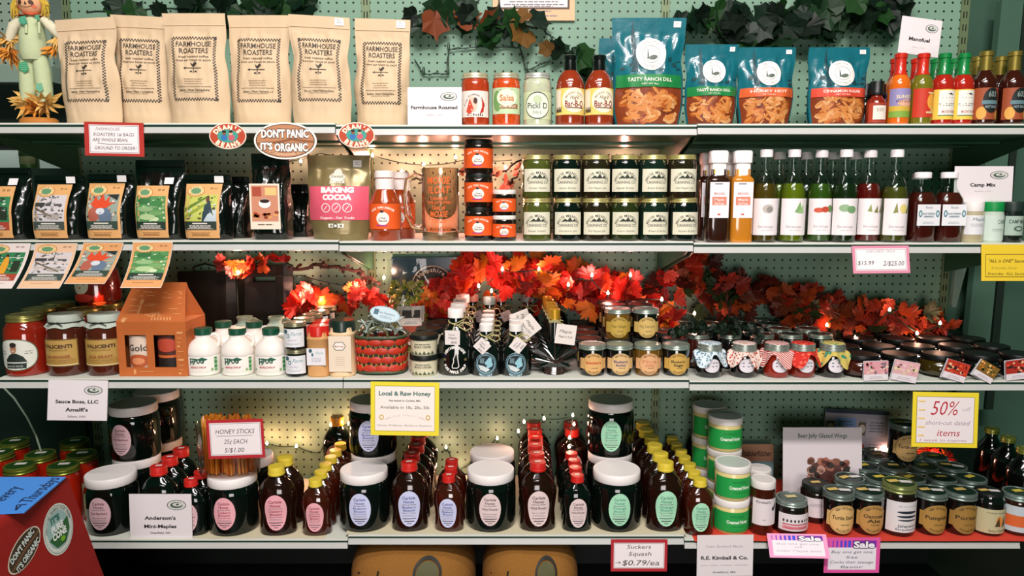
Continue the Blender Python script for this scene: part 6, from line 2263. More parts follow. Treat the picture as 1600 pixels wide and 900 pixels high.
K['kjd'] = lambda: kraftj('Stout', None, '#b99a54', st=('#e0c84a',))
FRONT = (('kj1', 1307, 'jar with a pale gold Turtle Stout label'), ('kj2', 1353, 'jar with a tan two-line gold label, in front of the wings poster edge'), ('kjw', 1400, 'taller white-labelled jar with dark wavy stripes and a green lid'), ('kj3', 1450, 'jar with a dark gold label beside the wavy-striped jar'),
         ('kj4', 1496, 'jar with a dark gold Porter label and a single yellow sticker'), ('kjc', 1540, 'black-lidded jar with a cream label and an orange drawing'), ('kjo', 1586, 'jar with a blue and orange banded label at the shelf end'))
for k_, px, lab in FRONT:
    put(k_, px, 4, .052, lab, 'stickered jars at the shelf end')
K['kjb'] = lambda: jar('jam_jar', 'jam jar', r6 * .95, h6 * 1.12, P_JAR, M('#1a120e', .12, coat=1), ('plain', r6 * .84, .016, '#1a221e', None, ('#d9b86a',)), simple_label(r6 * .95, h6 * .2, h6 * .8, 1.1, '#d6ccce', [('b', .7, .7, '#8d848a', 3)]))
put('kjb', 1272, 4, .13, 'black-lidded jar with a white label behind the short wide jar')
for i, (px, cols) in enumerate(((1347, 1), (1396, 4), (1446, 4), (1497, 4), (1545, 3))):
    X0 = spot(px, 4, .052)[0]
    who = ('two-line tan label', 'wavy-striped', 'dark gold', 'Porter', 'orange-drawing')[i]
    for j in range(1, cols + 1):
        y = .052 + .092 * j
        if px == 1347 and j > 1:
            break
        kk = ('kjd', 'kj3', 'kjo', 'kjd', 'kj4')[(i + j) % 5] if not (px == 1396 and j == 1) else 'kjd'
        put(kk, 1300, 4, y, '%s stickered lid back behind the %s jar' % (ORD[j], who), 'stickered jars behind', RN.uniform(-.4, .4), 0, X0 + RN.uniform(-.0015, .0015))
# a jar raised on the back row
X0 = spot(1471, 4, .052)[0]
o = put('kj1', 1300, 4, .052 + .092 * 2.5, 'Stout jar raised on top of the back-row jars beside the fifty percent sign', None, 0, h7 + .002, X0 + .002)
# dark bottles at the end
db, dbh = 26 * MW[4], hpx(700, 4, .2, 1580)
K['darkb'] = lambda: jar('dark_bottle', 'bottle', db * .9, dbh, [(0, 0), (.92, 0), (1, .03), (1, .6), (.9, .7), (.55, .8), (.42, .85), (.4, 1)], M('#070a08', .12, coat=1), ('mason', db * .45, dbh * .09, '#8d9440', '#8d9440'), body='bottle_body')
for px, y, lab in ((1592, .2, 'dark gold-capped bottle nearest the front at the shelf end'), (1568, .3, 'dark gold-capped bottle in the middle of the shelf-end cluster'), (1543, .385, 'dark gold-capped bottle at the back of the shelf-end cluster')):
    put('darkb', px, 4, y, lab, 'dark bottles at the shelf end')

# gold-lidded red jars at the other end
gr, gh2 = 24 * MW[4], hpx(722, 4, .12, 100)
K['redj'] = lambda: jar('sauce_jar', 'sauce jar', gr, gh2, P_JAR, M('#a8200e', .12, coat=1, var=.2, bscale=50), ('mason', gr * .95, .02, '#7d8a34', '#2f5a22', ('#dcd8cc',)), simple_label(gr, gh2 * .1, gh2 * .55, .9, '#9fb88a', [('e', 0, .5, .6, .4, '#b8cc9f'), ('t', 'Salsa', 0, .55, .2, '#3a4a30', .5)]))
for px, y, lab in ((106, .1, 'red jar with a gold lid beside the big mauve-labelled jar'), (39, .1, 'red jar with a gold lid above the blue paper'), (70, .19, 'gold-lidded red jar, second row, nearer the blue paper'), (134, .19, 'gold-lidded red jar, second row, behind the one by the big jar'),
                   (5, .2, 'gold-lidded jar at the very edge of the shelf'), (30, .3, 'gold-lidded jar in the back row, nearer the edge'), (123, .3, 'gold-lidded jar in the back row, nearer the honey jars')):
    put('redj', px, 4, y, lab, 'gold-lidded red jars')

# ---- standing cards and posters of the bottom shelf
card("white acrylic card reading Anderson's Mini-Maples standing on the bottom shelf", (204, 776, 297, 843), .004,
     white_sign([("Anderson's", .46, .08, '#3a3c3e', .5), ('Mini-Maples', .27, .08, '#3a3c3e', .52), ('Deerfield, NH', .12, .045, '#6d6468', .32)]), 'name_card', 'name card', -.06, foot=DECK[4][0] + .0006)


def wings(a, w, h):
    a.rect(-w / 2, 0, w / 2, h, '#e2d8dc', 1)
    a.text('Beer Jelly Glazed Wings', 0, h * .9, h * .055, '#33504a', w * .62, .01, 2)
    rr2 = random.Random(4)
    a.ell(w * .08, h * .44, w * .27, h * .16, '#5a3a34', 2, 24)
    for i in range(46):
        x, y = w * (.08 + .25 * (rr2.random() * 2 - 1)), h * (.44 + .17 * (rr2.random() * 2 - 1))
        a.ell(x, y, w * (.03 + .035 * rr2.random()), h * (.025 + .025 * rr2.random()), ('#7a3f34', '#a86a58', '#5a2f2a', '#8a5a48', '#c09080', '#3a3430')[i % 6], 3 + i % 3, 10, rr2.random() * 3)
    for i in range(8):
        a.ell(w * (-.26 + .03 * i), h * (.24 + .02 * (i % 2)), w * .03, h * .04, ('#6a3a34', '#8a5a50')[i % 2], 3, 8)


card('white poster reading Beer Jelly Glazed Wings standing among the jars', (1223, 674, 1354, 796), .195, wings, 'poster', 'poster', -.12, foot=DECK[4][2] + .0006)


def prod(a, w, h):
    a.rect(-w / 2, 0, w / 2, h, '#a9a4ae', 1)
    a.rect(-w / 2, h * .95, w / 2, h, '#2c3a4a', 2)
    for j in range(3):
        for i in range(2):
            x0, y0 = w * (-.48 + .49 * i), h * (.92 - .3 * (j + 1))
            a.rect(x0 + w * .14, y0 + h * .02, x0 + w * .46, y0 + h * .27, ('#7f9fd4', '#b4b0ba', '#8f98a8', '#a49fae', '#b9b4ba', '#9f9aa4')[j * 2 + i], 2)
            a.rect(x0 + w * .02, y0 + h * .04, x0 + w * .13, y0 + h * .22, ('#5a4a44', '#6a5a50', '#3a342a', '#b5543c', '#4a3a34', '#8a4a3c')[j * 2 + i], 3)
            a.ell(x0 + w * .075, y0 + h * .13, w * .05, h * .06, '#c9c0b0', 4, 12)
            a.bars(x0 + w * .3, y0 + h * .22, w * .26, h * .012, '#5f6270', 4, h * .04, 3, 3 + j)


card('pale blue printed product sheet behind the wings poster', (1282, 617, 1390, 730), .385, prod, 'product_sheet', 'poster', -.05, .05, foot=DECK[4][2] + .0006)


def potl(a, w, h):
    a.rect(-w / 2, 0, w / 2, h, '#b98a6a', 1)
    a.text('PotlickerKitchen', 0, h * .8, h * .13, '#3a2a24', w * .84, .02, 2)
    a.rect(-w * .5, 0, w * .5, h * .62, '#7fa4a8', 2)
    for i, c_ in enumerate(('#b5543c', '#d9a45c', '#5f7a4a', '#c9b89a', '#8a3a2c', '#4a6a5a', '#d98a5c')):
        a.ell(w * (-.36 + .12 * i), h * (.2 + .1 * (i % 3)), w * .09, h * .13, c_, 3 + i % 2, 10)


card('small tan kitchen brand card behind the green tubs', (1156, 672, 1212, 740), .34, potl, 'product_card', 'card', -.08, foot=DECK[4][2] + .0006)

# ---- cards hanging on the bottom price channel
card('red-bordered handwritten squash price card hanging from the bottom shelf', (954, 843, 1043, 892), -.0095,
     bordered('#b0242c', [('Suckers', .0, .78, .13, '#3a3438', .42), ('Squash', .02, .56, .13, '#3a3438', .4), ('$0.79/ea', .04, .28, .17, '#3a3438', .66)], .05, .1, extra=lambda a, w, h: a.line([(-w * .42, h * .28), (-w * .33, h * .28), (-w * .36, h * .32), (-w * .33, h * .28), (-w * .36, h * .24)], .0012, '#3a3438', 3)), border='#b0242c', tilt=.03)
card('white card reading R.E. Kimball and Co. hanging from the bottom shelf', (1088, 836, 1178, 899), -.01,
     white_sign([('New England Made', .73, .06, '#c4b8bc', .66), ('R.E. Kimball & Co.', .45, .085, '#33363a', .84), ('Jams - Jellies - Relishes - Chutneys', .27, .025, '#b5a9ae', .84), ('Amesbury, MA', .1, .05, '#8d868a', .42)], False), 'name_card', 'name card', .03, -.01)


def sale(pale):
    def d(a, w, h):
        pk = '#e0559e' if not pale else '#ec9cc4'
        a.rect(-w / 2, 0, w / 2, h, pk, 1)
        a.rect(-w * .43, h * .09, w * .43, h * .72, '#e9e2e8', 2)
        for q in range(6):
            a.rect(w * (-.43 + .07 * q), h * .72, w * (-.43 + .07 * q + .012 + .008 * q), h * .92, ('#8a3ab4', '#7a3ac0', '#6a3ac8', '#5a40d0', '#4a48d4', '#4050d8')[q], 2)
        a.rect(w * .0, h * .72, w * .43, h * .92, '#7a2fa4', 2)
        a.text('Sale', w * .21, h * .81, h * .2, '#2a1440', w * .4, .09, 3)
        a.text('Sale', w * .21, h * .81, h * .18, '#f4eef4', w * .38, .04, 4)
        ls = (('Buy one get one', .58, .7), ('of', .45, .14), ('Cider Maple Jams', .29, .76)) if pale else (('Buy one get one', .6, .74), ('free', .45, .2), ('Cooks their sausage', .31, .78), ('flavor', .17, .4))
        for t, y, ww in ls:
            a.text(t, 0, h * y, h * .08, '#b9a4b0' if pale else '#4a5a6a', w * ww, 0, 3, .25)
    return d


card('pale pink handwritten sale card tilted out from the bottom shelf', (1196, 834, 1290, 862), -.012, sale(True), 'sale_card', 'sale card', .6, .02, border='#ec9cc4')
card('bright pink sale card with purple stripes hanging from the bottom shelf', (1286, 840, 1376, 894), -.0125, sale(False), 'sale_card', 'sale card', .03, border='#e0559e')

# red cloth and paper liners lying on the bottom shelf
def liner(name, label, px0, px1, y0, y1, mat, cat, dz, hang=0.):
    s_ = sec((px0 + px1) / 2)
    z = DECK[4][s_] + dz
    X0, X1 = xat(px0, y0, z), xat(px1, y0, z)
    mb = MB()
    nx, ny = 40, 6
    vs = []
    for j in range(ny + 1):
        for i in range(nx + 1):
            x = X0 + (X1 - X0) * i / nx
            y = y0 + (y1 - y0) * j / ny
            e = noise.noise(Vector((x * 14, 3., s_))) * .006 if j == 0 else 0
            vs.append((x, y + e, z))
    n = len(vs)
    fs = [(j * (nx + 1) + i, j * (nx + 1) + i + 1, (j + 1) * (nx + 1) + i + 1, (j + 1) * (nx + 1) + i) for j in range(ny) for i in range(nx)]
    mb.add(vs, fs)
    if hang:
        vs2 = [(x, y - .0005, z2) for z2, k_ in ((z, 0), (z - hang, 1)) for x, y in [(vs[i][0], -.0075) for i in range(nx + 1)]]
        vs2 = [(x, -.0078, z - (hang * (.75 + .5 * noise.noise(Vector((x * 9, 1., 2.)))) if q > nx else 0)) for q, (x, y, _) in enumerate(vs2)]
        mb.add([vs[i] for i in range(nx + 1)] + vs2, [(i, nx + 1 + i, nx + 2 + i, i + 1) for i in range(nx)] + [(nx + 1 + i, 2 * nx + 2 + i, 2 * nx + 3 + i, nx + 2 + i) for i in range(nx)])
    o = mb.build(name, mat)
    tag(o, label, cat)


liner('shelf_cloth', 'red cloth lining the bottom shelf under the mixed jars', 1084, 1618, -.001, .42, M('#d8412e', .8, var=.12, bscale=20, name='red_cloth'), 'cloth', .0004, .004)
liner('shelf_paper', 'cream paper lining the bottom shelf in the middle bay', 540, 1072, .004, .42, M('#d9cfae', .7, name='cream_paper'), 'paper', .0004)
liner('shelf_paper', 'cream paper lining the bottom shelf under the pink-labelled honey', 300, 508, .004, .42, M('#d9cfae', .7, name='cream_paper'), 'paper', .0004)

# ================================================================== decorations
def leaf_mat(hexc, tr=.35):
    key = ('leaf', hexc)
    if key in _M:
        return _M[key]
    m = M(hexc, .5, var=.2, bscale=30, name='leaf_' + hexc.strip('#')).copy()
    nt = m.node_tree
    b = nt.nodes['Principled BSDF']
    t = nt.nodes.new('ShaderNodeBsdfTranslucent')
    t.inputs[0].default_value = (*lin(hexc), 1)
    mx = nt.nodes.new('ShaderNodeMixShader')
    mx.inputs[0].default_value = tr
    nt.links.new(b.outputs[0], mx.inputs[1])
    nt.links.new(t.outputs[0], mx.inputs[2])
    nt.links.new(mx.outputs[0], nt.nodes['Material Output'].inputs[0])
    _M[key] = m
    return m


IVY = [(0, 1), (.12, .72), (.34, .6), (.66, .52), (.56, .2), (.6, -.12), (.4, -.32), (.14, -.36), (0, -.24), (-.14, -.36), (-.4, -.32), (-.6, -.12), (-.56, .2), (-.66, .52), (-.34, .6), (-.12, .72)]


def add_leaf(mb, p, s, kind, mi, rr):
    out = LEAF if kind == 'maple' else IVY
    rot = Matrix.Rotation(rr.uniform(-.9, .9), 4, 'Z') @ Matrix.Rotation(rr.uniform(-.85, .55), 4, 'X') @ Matrix.Rotation(rr.uniform(-pi, pi), 4, 'Y')
    n = len(out)
    vs = []
    for x, y in out:
        vs.append(Vector((x * s, -.22 * s * (x * x + max(0, y) ** 2 * .6) + rr.uniform(-.04, .04) * s, y * s)))
    vs.append(Vector((0, .03 * s, .05 * s)))
    vs = [rot @ v + p for v in vs]
    for v in vs:                       # keep clear of the pegboard
        v.y = min(v.y, DEPTH - .004)
    mb.add(vs, [(n, i, (i + 1) % n) for i in range(n)], mi)


def garland(name, label, cat, path, depth, n, size, cols, kind, spread, seed, group, stem='#2a2414', sr=.002):
    top = DECK[2][1] - .042 if path[0][1] > 380 else DECK[1][1] - .042 if path[0][1] > 210 else 9
    low = 0 if path[0][1] < 600 else 0
    rr = random.Random(seed)
    rt = thing(name, label, cat, at(path[0][0], path[0][1], depth), 0, group)
    o = rt.location.copy()
    pts = [at(x, y, depth) for x, y in path]
    fine = []
    for a_, b_ in zip(pts, pts[1:]):
        for q in range(5):
            t = q / 5
            fine.append(a_.lerp(b_, t) + Vector((rr.uniform(-1, 1), rr.uniform(-.5, .5), rr.uniform(-1, 1))) * .005)
    fine.append(pts[-1])
    MB().tube([p - o for p in fine], sr, 5).build('stem', M(stem, .8), rt)
    mb = MB()
    for i in range(n):
        t = rr.random() * (len(pts) - 1)
        k_ = int(t)
        p = pts[k_].lerp(pts[min(k_ + 1, len(pts) - 1)], t - k_)
        dv = Vector((rr.gauss(0, .5), rr.uniform(-1.0, .5) * .9, rr.gauss(0, .55))) * spread
        add_leaf(mb, p - o + dv, size * rr.uniform(.65, 1.2), kind, rr.randrange(len(cols)), rr)
    # stop the leaves from reaching into the board behind
    mb.v = [(x, min(y, DEPTH - .004 - o.y), min(z, top - o.z)) for x, y, z in mb.v]
    mb.build('foliage', [leaf_mat(c_) for c_ in cols], rt, False)
    return rt


RED = ('#c8281a', '#d8401c', '#b01c14', '#d9601c', '#8a1c12', '#c8281a')
AUT = ('#a8301a', '#6a2414', '#7a3a1c', '#2c4420', '#b84a1c', '#4a1c14')
GRN = ('#0c2012', '#123018', '#183a1c', '#0a1a10', '#234a20', '#10281a')
garland('leaf_garland', 'red maple leaf garland beside the black bags, nearest the gift box', 'garland', [(345, 412), (385, 418), (420, 402), (458, 415)], .37, 18, .03, RED, 'maple', .022, 1, 'leaf garlands')
garland('leaf_garland', 'bright red maple leaf garland glowing between the black bags and the popcorn bag', 'garland', [(452, 470), (490, 470), (520, 462), (560, 462), (605, 470)], .36, 46, .036, RED, 'maple', .034, 2, 'leaf garlands')
garland('leaf_garland', 'dense bright red and orange leaf garland above the syrup flasks and raised jam jars', 'garland', [(672, 480), (740, 425), (800, 430), (850, 440), (910, 440), (960, 455), (1000, 480), (1040, 500)], .36, 230, .04, RED + ('#d97a1c', '#a81c10', '#c8281a'), 'maple', .06, 3, 'leaf garlands')
garland('leaf_garland', 'darker red and green leaf garland above the cloth-covered jars', 'garland', [(1030, 430), (1090, 440), (1140, 470), (1200, 460), (1250, 480), (1290, 490)], .35, 150, .04, AUT, 'maple', .062, 4, 'leaf garlands')
garland('leaf_garland', 'low orange-red leaf garland above the squat jars', 'garland', [(1270, 495), (1320, 500), (1370, 495), (1420, 500), (1470, 510)], .36, 120, .038, ('#a8361c', '#b8421c', '#7a2a16', '#c8501c', '#3a4420', '#982814'), 'maple', .044, 5, 'leaf garlands')
garland('leaf_garland', 'small red leaf cluster on the bottom shelf under the fifty percent sign', 'garland', [(1400, 705), (1440, 715), (1480, 712)], .4, 12, .03, RED, 'maple', .02, 6, 'leaf garlands')
garland('twig_garland', 'brown bristly twig garland arching over the red leaves', 'garland', [(452, 421), (490, 416), (530, 417), (560, 424), (580, 436), (594, 446)], .36, 26, .012, ('#3a1c14', '#4a2018', '#2a1812'), 'ivy', .012, 7, 'twig garlands', '#3a1c14', .0055)
garland('twig_garland', 'dark twig garland with pinkish leaves behind the stacked orange-label jars', 'garland', [(655, 285), (700, 270), (740, 266), (775, 275), (815, 250)], .38, 16, .018, ('#b86a54', '#c88a70', '#8a3a2a'), 'maple', .02, 8, 'twig garlands', '#2a1a14', .003)
garland('twig_garland', 'short twig spray with pink leaves beside the canning jars', 'garland', [(778, 320), (792, 295), (810, 270)], .38, 18, .022, ('#b85a44', '#c88a78', '#c8685a'), 'maple', .022, 9, 'twig garlands', '#2a1a14', .003)
garland('evergreen_sprig', 'dark evergreen sprig lying over the lids behind the cloth-covered jars', 'sprig', [(1052, 522), (1085, 508), (1120, 516), (1150, 506), (1185, 522)], .13, 150, .015, ('#0c1c10', '#12281a', '#1a2c16'), 'ivy', .018, 15, 'evergreen sprigs', '#1a2014', .002)
garland('ivy_garland', 'dark ivy garland behind the kraft coffee bags', 'garland', [(135, 20), (215, 16), (300, 12), (390, 20), (440, 8), (480, 18)], .39, 44, .058, GRN, 'ivy', .028, 10, 'ivy garlands', '#1a2a1a', .003)
garland('ivy_garland', 'ivy garland with two faded leaves left of the hanging notice', 'garland', [(640, 25), (665, 35), (690, 15), (720, 25), (752, 36), (770, 60)], .39, 18, .062, GRN + ('#8a4426',), 'ivy', .026, 12, 'ivy garlands', '#1a2a1a', .003)
garland('ivy_garland', 'ivy garland drooping under the hanging notice', 'garland', [(760, 36), (800, 38), (850, 45), (870, 75), (905, 95), (925, 105)], .39, 20, .058, GRN + ('#7a5426',), 'ivy', .026, 13, 'ivy garlands', '#1a2a1a', .003)
garland('ivy_garland', 'thick ivy garland above the small pretzel pouches', 'garland', [(1072, 48), (1115, 30), (1160, 48), (1215, 45), (1260, 40), (1300, 30), (1350, 20), (1400, 22)], .38, 84, .06, GRN, 'ivy', .042, 14, 'ivy garlands', '#1a2a1a', .003)

BULB = M('#ffd9b0', emit=26, name='lit_bulb')


def string_lights(label, cord, bulbs, depth, power=.22, col=(1., .52, .36), every=1):
    rt = thing('string_lights', label, 'string lights', at(bulbs[0][0], bulbs[0][1], depth), 0, 'strings of small lights')
    o = rt.location.copy()
    pts = [at(x, y, depth) - o for x, y in cord]
    fine = []
    for a_, b_ in zip(pts, pts[1:]):
        for q in range(6):
            t = q / 6
            fine.append(a_.lerp(b_, t) - Vector((0, 0, .006 * sin(pi * t))))
    fine.append(pts[-1])
    MB().tube(fine, .0016, 5).build('cord', M('#0d2416', .5, name='dark_cord'), rt)
    for i, (x, y) in enumerate(bulbs):
        p = at(x, y, depth - .012) - o
        b = MB().lathe([(0, -.0055), (.0028, -.004), (.0036, 0), (.0028, .004), (0, .008)], 10).build('bulb', BULB, rt)
        b.location = p
        MB().lathe([(.0032, 0), (.0034, .009), (.0022, .012), (0, .012)], 8).build('socket', M('#0d2416', .5), b).location = (0, 0, -.014)
        if i % every == 0:
            l = bpy.data.lights.new('bulb_glow', 'POINT')
            l.energy = power
            l.color = col
            l.shadow_soft_size = .006
            lo = bpy.data.objects.new('bulb_glow', l)
            COL.objects.link(lo)
            lo.parent = rt
            lo.location = p + Vector((0, -.007, .004))


string_lights('string of lights along the back of the second shelf', [(400, 260), (500, 240), (583, 243), (662, 258), (735, 247), (800, 250)], [(582, 243), (662, 257), (712, 246), (628, 268), (470, 252), (790, 262), (536, 262), (975, 250), (690, 300), (760, 300)], .40, .38, (1., .34, .26))
string_lights('string of lights among the left leaf garlands of the third shelf', [(340, 425), (372, 426), (470, 430), (558, 448), (600, 434)], [(372, 426), (600, 434), (558, 447), (503, 470), (470, 460)], .352, .8, (1., .5, .36))
string_lights('string of lights among the dense middle garland', [(740, 455), (785, 422), (842, 421), (925, 438), (950, 458), (1034, 468), (1085, 492)], [(785, 421), (748, 447), (768, 455), (842, 421), (925, 430), (950, 458), (1034, 468), (1085, 490), (888, 445), (985, 430)], .312, .15, (1., .42, .36))
string_lights('string of lights in the low garland above the squat jars', [(1300, 530), (1336, 528), (1390, 485), (1433, 520), (1470, 506)], [(1336, 528), (1390, 484), (1433, 521), (1469, 505), (1292, 508)], .31, .08)
string_lights('string of lights behind the honey on the bottom shelf, pink-label side', [(405, 697), (417, 693), (463, 697), (500, 708), (517, 663), (545, 662)], [(417, 693), (463, 697), (517, 664), (545, 662)], .405, .3, (1., .42, .22))
string_lights('string of lights between the blue and beige honey rows', [(690, 705), (697, 698), (718, 736), (777, 684)], [(697, 699), (718, 736), (777, 685)], .405, .13, (1., .45, .3))
string_lights('string of lights draped over the red caps of the beige honey rows', [(805, 675), (820, 658), (850, 654), (895, 650), (890, 684)], [(819, 659), (850, 654), (810, 674), (895, 649), (897, 663), (890, 684), (889, 698)], .275, .05)
string_lights('string of lights under the fifty percent sign', [(1360, 720), (1380, 704), (1437, 717), (1456, 710), (1480, 722)], [(1380, 703), (1437, 717), (1455, 710), (1463, 716)], .405, .09)


def cord(label, px, depth):
    rt = thing('light_cord', label, 'cord', at(px[0][0], px[0][1], depth))
    o = rt.location.copy()
    mb = MB()
    for off in (0, .004):
        pts = [at(x, y, depth) - o for x, y in px]
        fine = []
        for i, (a_, b_) in enumerate(zip(pts, pts[1:])):
            for q in range(5):
                fine.append(a_.lerp(b_, q / 5) + Vector((off * sin(q + i), -off, off * cos(2 * q + i))))
        mb.tube(fine + [pts[-1]], .0016, 5)
    mb.build('twisted_cord', M('#0d2a1a', .5), rt)
    s_ = MB()
    for x, y in px[1:-1]:
        s_.lathe([(0, 0), (.004, .001), (.0045, .016), (.002, .022), (0, .022)], 8, off=tuple(at(x, y, depth - .004) - o))
    s_.build('bulb_sockets', M('#123a24', .4), rt)


cord('dark green light cord looping down the pegboard between the kraft bags and salsa jars', [(648, 95), (662, 116), (700, 115), (701, 78), (745, 73), (800, 74), (812, 75), (822, 110), (860, 95)], .42)
cord('dark green light cord tangled above the ranch dill pouch', [(1068, 45), (1090, 36), (1130, 46), (1160, 36), (1185, 48), (1215, 42)], .415)

# framed notice, emblem board, bags
nt_ = thing('framed_notice', 'peach-coloured framed notice hanging on the pegboard above the salsa jars', 'notice', at(834, 32, .42))
a0, b0 = at(769, 32, .42), at(898, -60, .42)
nw, nh = b0.x - a0.x, b0.z - a0.z
MB().box(-nw / 2, nw / 2, 0, .006, 0, nh).build('backing', M('#e0b48c', .6), nt_, False)
a = Art()
a.rect(-nw * .435, nh * .19, nw * .435, nh * .96, '#5a4434', 1)
a.rect(-nw * .41, nh * .225, nw * .41, nh * .93, '#e6e0dc', 2)
a.bars(0, nh * .27, nw * .74, nh * .02, '#6a6468', 1, .01, 3, 2)
a.bars(0, nh * .4, nw * .6, nh * .02, '#8a8488', 5, nh * .08, 3, 5)
a.mesh('print', flat, nt_)

em = thing('emblem_board', 'dark blue board with a round New Hampshire Made emblem behind the popcorn bag', 'sign', at(668, 461, .415))
a0, b0 = at(612, 461, .415), at(722, 402, .415)
ew, eh = b0.x - a0.x, b0.z - a0.z
MB().box(-ew / 2, ew / 2, 0, .004, 0, eh).build('board', M('#12283c', .2, coat=.6), em, False)
a = Art()
ox, oy = at(676, 448, .41).x - em.location.x, at(676, 448, .41).z - em.location.z
R_ = 34 * mpp(.41, 1.3)
a.ell(ox, oy, R_, R_, '#10161a', 1, 32)
a.ell(ox, oy, R_ * .97, R_ * .97, '#b9b4ac', 2, 32, 0, .965)
a.arc('New Hampshire Made', ox, oy, R_ * .78, R_ * .78, 3.3, -.2, R_ * .2, '#c4beb4', .01, 2)
a.ell(ox, oy - R_ * .1, R_ * .55, R_ * .5, '#7a2a22', 2, 22)
a.ell(ox, oy - R_ * .15, R_ * .4, R_ * .3, '#b9b0a8', 3, 16)
a.ell(ox - R_ * .05, oy - R_ * .1, R_ * .22, R_ * .25, '#3a2420', 4, 12)
a.mesh('emblem', flat, em)

pb = thing('popcorn_bag', 'clear bag of yellow-green popcorn with a picture label, behind the gift basket', 'snack bag', spot(640, 3, .3))
phb = hpx(404, 3, .3, 640)
pp = Pouch(66 * mpp(.3, 1.2), phb, .036, seed=51, wr=.005, top=.96, base=.95, ex=3)
pp.build('film', GLASS('#cfe0d0', .3, .08), pb)
rr = random.Random(3)
mb = MB()
for i in range(230):
    u, v = rr.uniform(-.86, .86), rr.uniform(.03, .76)
    t = pp.thick(v) * (1 - abs(u) ** 3) * .82
    x = u * pp.half(v)
    y = rr.uniform(-1, 1) * max(0, t - .008)
    if rr.random() < .75:
        y = -max(0, t - .008)
    q = .0075 * rr.uniform(.7, 1.1)
    for k_ in range(2):
        mb.ball((x + rr.uniform(-1, 1) * q * .6, y + rr.uniform(0, .6) * q, v * phb + rr.uniform(-1, 1) * q * .6), q * .75, 6, 4, i % 3)
o = mb.build('popcorn', [M('#c9b84a', .7), M('#8a9a34', .7), M('#dccf84', .7)], pb)
o['kind'] = 'stuff'
a = Art(.012)
lw_ = pp.w * .3
a.rect(-lw_ * .8, phb * .12, lw_ * 1.3, phb * .52, '#d9d6cc', 1)
a.rect(-lw_ * .6, phb * .4, lw_ * 1.0, phb * .48, '#3a3a34', 2)
a.rect(-lw_ * .7, phb * .15, lw_ * 1.2, phb * .32, '#a8503a', 2)
a.bars(.2 * lw_, phb * .36, lw_ * 1.4, .002, '#8a8a84', 2, .005)
a.mesh('label', pp.fn, pb)


def tote(label, x0, x1, yt, depth, hole):
    a0 = spot((x0 + x1) / 2, 3, depth)
    h = hpx(yt, 3, depth, x0)
    w_ = (x1 - x0) * mpp(depth, 1.2)
    rt = thing('tote_bag', label, 'bag', a0, 0, 'black carry bags')
    hx, h0, h1 = w_ * .2, h * .8, h * .86
    xs_ = [-w_ / 2, -w_ * .35, -hx, hx, w_ * .35, w_ / 2]
    zs_ = [0, h * .3, h * .6, h0, h1, h]
    mb = MB()
    for side in (0, 1):
        for i in range(5):
            for j in range(5):
                if hole and i == 2 and j == 3:
                    continue
                vs = []
                for x, z in ((xs_[i], zs_[j]), (xs_[i + 1], zs_[j]), (xs_[i + 1], zs_[j + 1]), (xs_[i], zs_[j + 1])):
                    t = .022 * (1 - (z / h) ** 2) + .0035
                    e = 1 if abs(x) < w_ * .49 else .2
                    vs.append((x, (-t if side == 0 else t) * e + noise.noise(Vector((x * 20, z * 18, side))) * .004, z))
                mb.add(vs, [(0, 1, 2, 3) if side == 0 else (3, 2, 1, 0)])
    me = mb.build('bag_body', M('#0a0d0b', .5, name='black_bag'), rt)
    if not hole:
        MB().tube([(-w_ * .22, 0, h * .98), (-w_ * .2, -.004, h * 1.06), (0, -.006, h * 1.1), (w_ * .2, -.004, h * 1.06), (w_ * .22, 0, h * .98)], .003, 5).build('handle', M('#0a0d0b', .5), rt)
    return rt


tote('black carry bag with a loop handle behind the jugs, nearer the gift box', 284, 374, 424, .385, False)
tote('black carry bag with a cut-out handle slot behind the jugs', 376, 462, 414, .385, True)

# ------------------------------------------------------------------ scarecrow doll at the end of the top shelf
sd = .085
doll = thing('scarecrow_doll', 'straw scarecrow doll in pale overalls standing at the end of the top shelf', 'scarecrow', spot(62, 1, sd))
D0 = doll.location.copy()


def dp(px, py, dy=0.):
    return at(px, py, sd + dy) - D0


q = mpp(sd, DECK[1][0] + .1)
CLO = M('#b9c49a', .85, bump=.2, bscale=60, var=.08, name='pale_cotton')
SHI = M('#d6d0b4', .85, bump=.2, bscale=60, name='cream_cotton')
STRAW = M('#d9ac5c', .8, var=.25, bscale=80, name='straw')
STR2 = M('#d88f34', .8, var=.2, bscale=80, name='orange_raffia')
mb = MB()
mb.tube([dp(50, 24), dp(50, 34), dp(51, 60), dp(53, 85), dp(54, 95)], [8 * q, 15 * q, 19 * q, 20 * q, 17 * q], 16)
mb.build('torso', CLO, doll)
mb = MB()
for x0, x1, x2 in ((45, 43, 45), (62, 66, 72)):
    mb.tube([dp(x0, 88), dp(x1, 110), dp((x1 + x2) / 2, 135), dp(x2, 160)], [11 * q, 12 * q, 12 * q, 11 * q], 14)
mb.build('trousers', CLO, doll)
for side, pts in (('l', [(33, 30), (22, 40), (17, 55), (14, 64)]), ('r', [(67, 30), (78, 40), (88, 50), (94, 58)])):
    MB().tube([dp(*p) for p in pts], [6 * q, 8 * q, 7.5 * q, 6 * q], 12).build('sleeve', SHI, doll)
mb = MB()
mb.ball(dp(47, 5), 19 * q, 20, 14, 0, (1, .85, 1.02))
o = mb.build('head', M('#dca77c', .8, name='sackcloth_face'), doll)
a = Art()
for x in (41, 57):
    a.ell(*(lambda p: (p.x, p.z))(dp(x, 7)), 3.2 * q, 3.2 * q, '#4a2c1c', 1, 12)
p = dp(50, 8)
a.poly([(p.x - 1.8 * q, p.z - 2.5 * q), (p.x, p.z + 2.5 * q), (p.x + 1.8 * q, p.z - 2.5 * q)], '#3a241a', 2)
c_ = dp(49, 5)
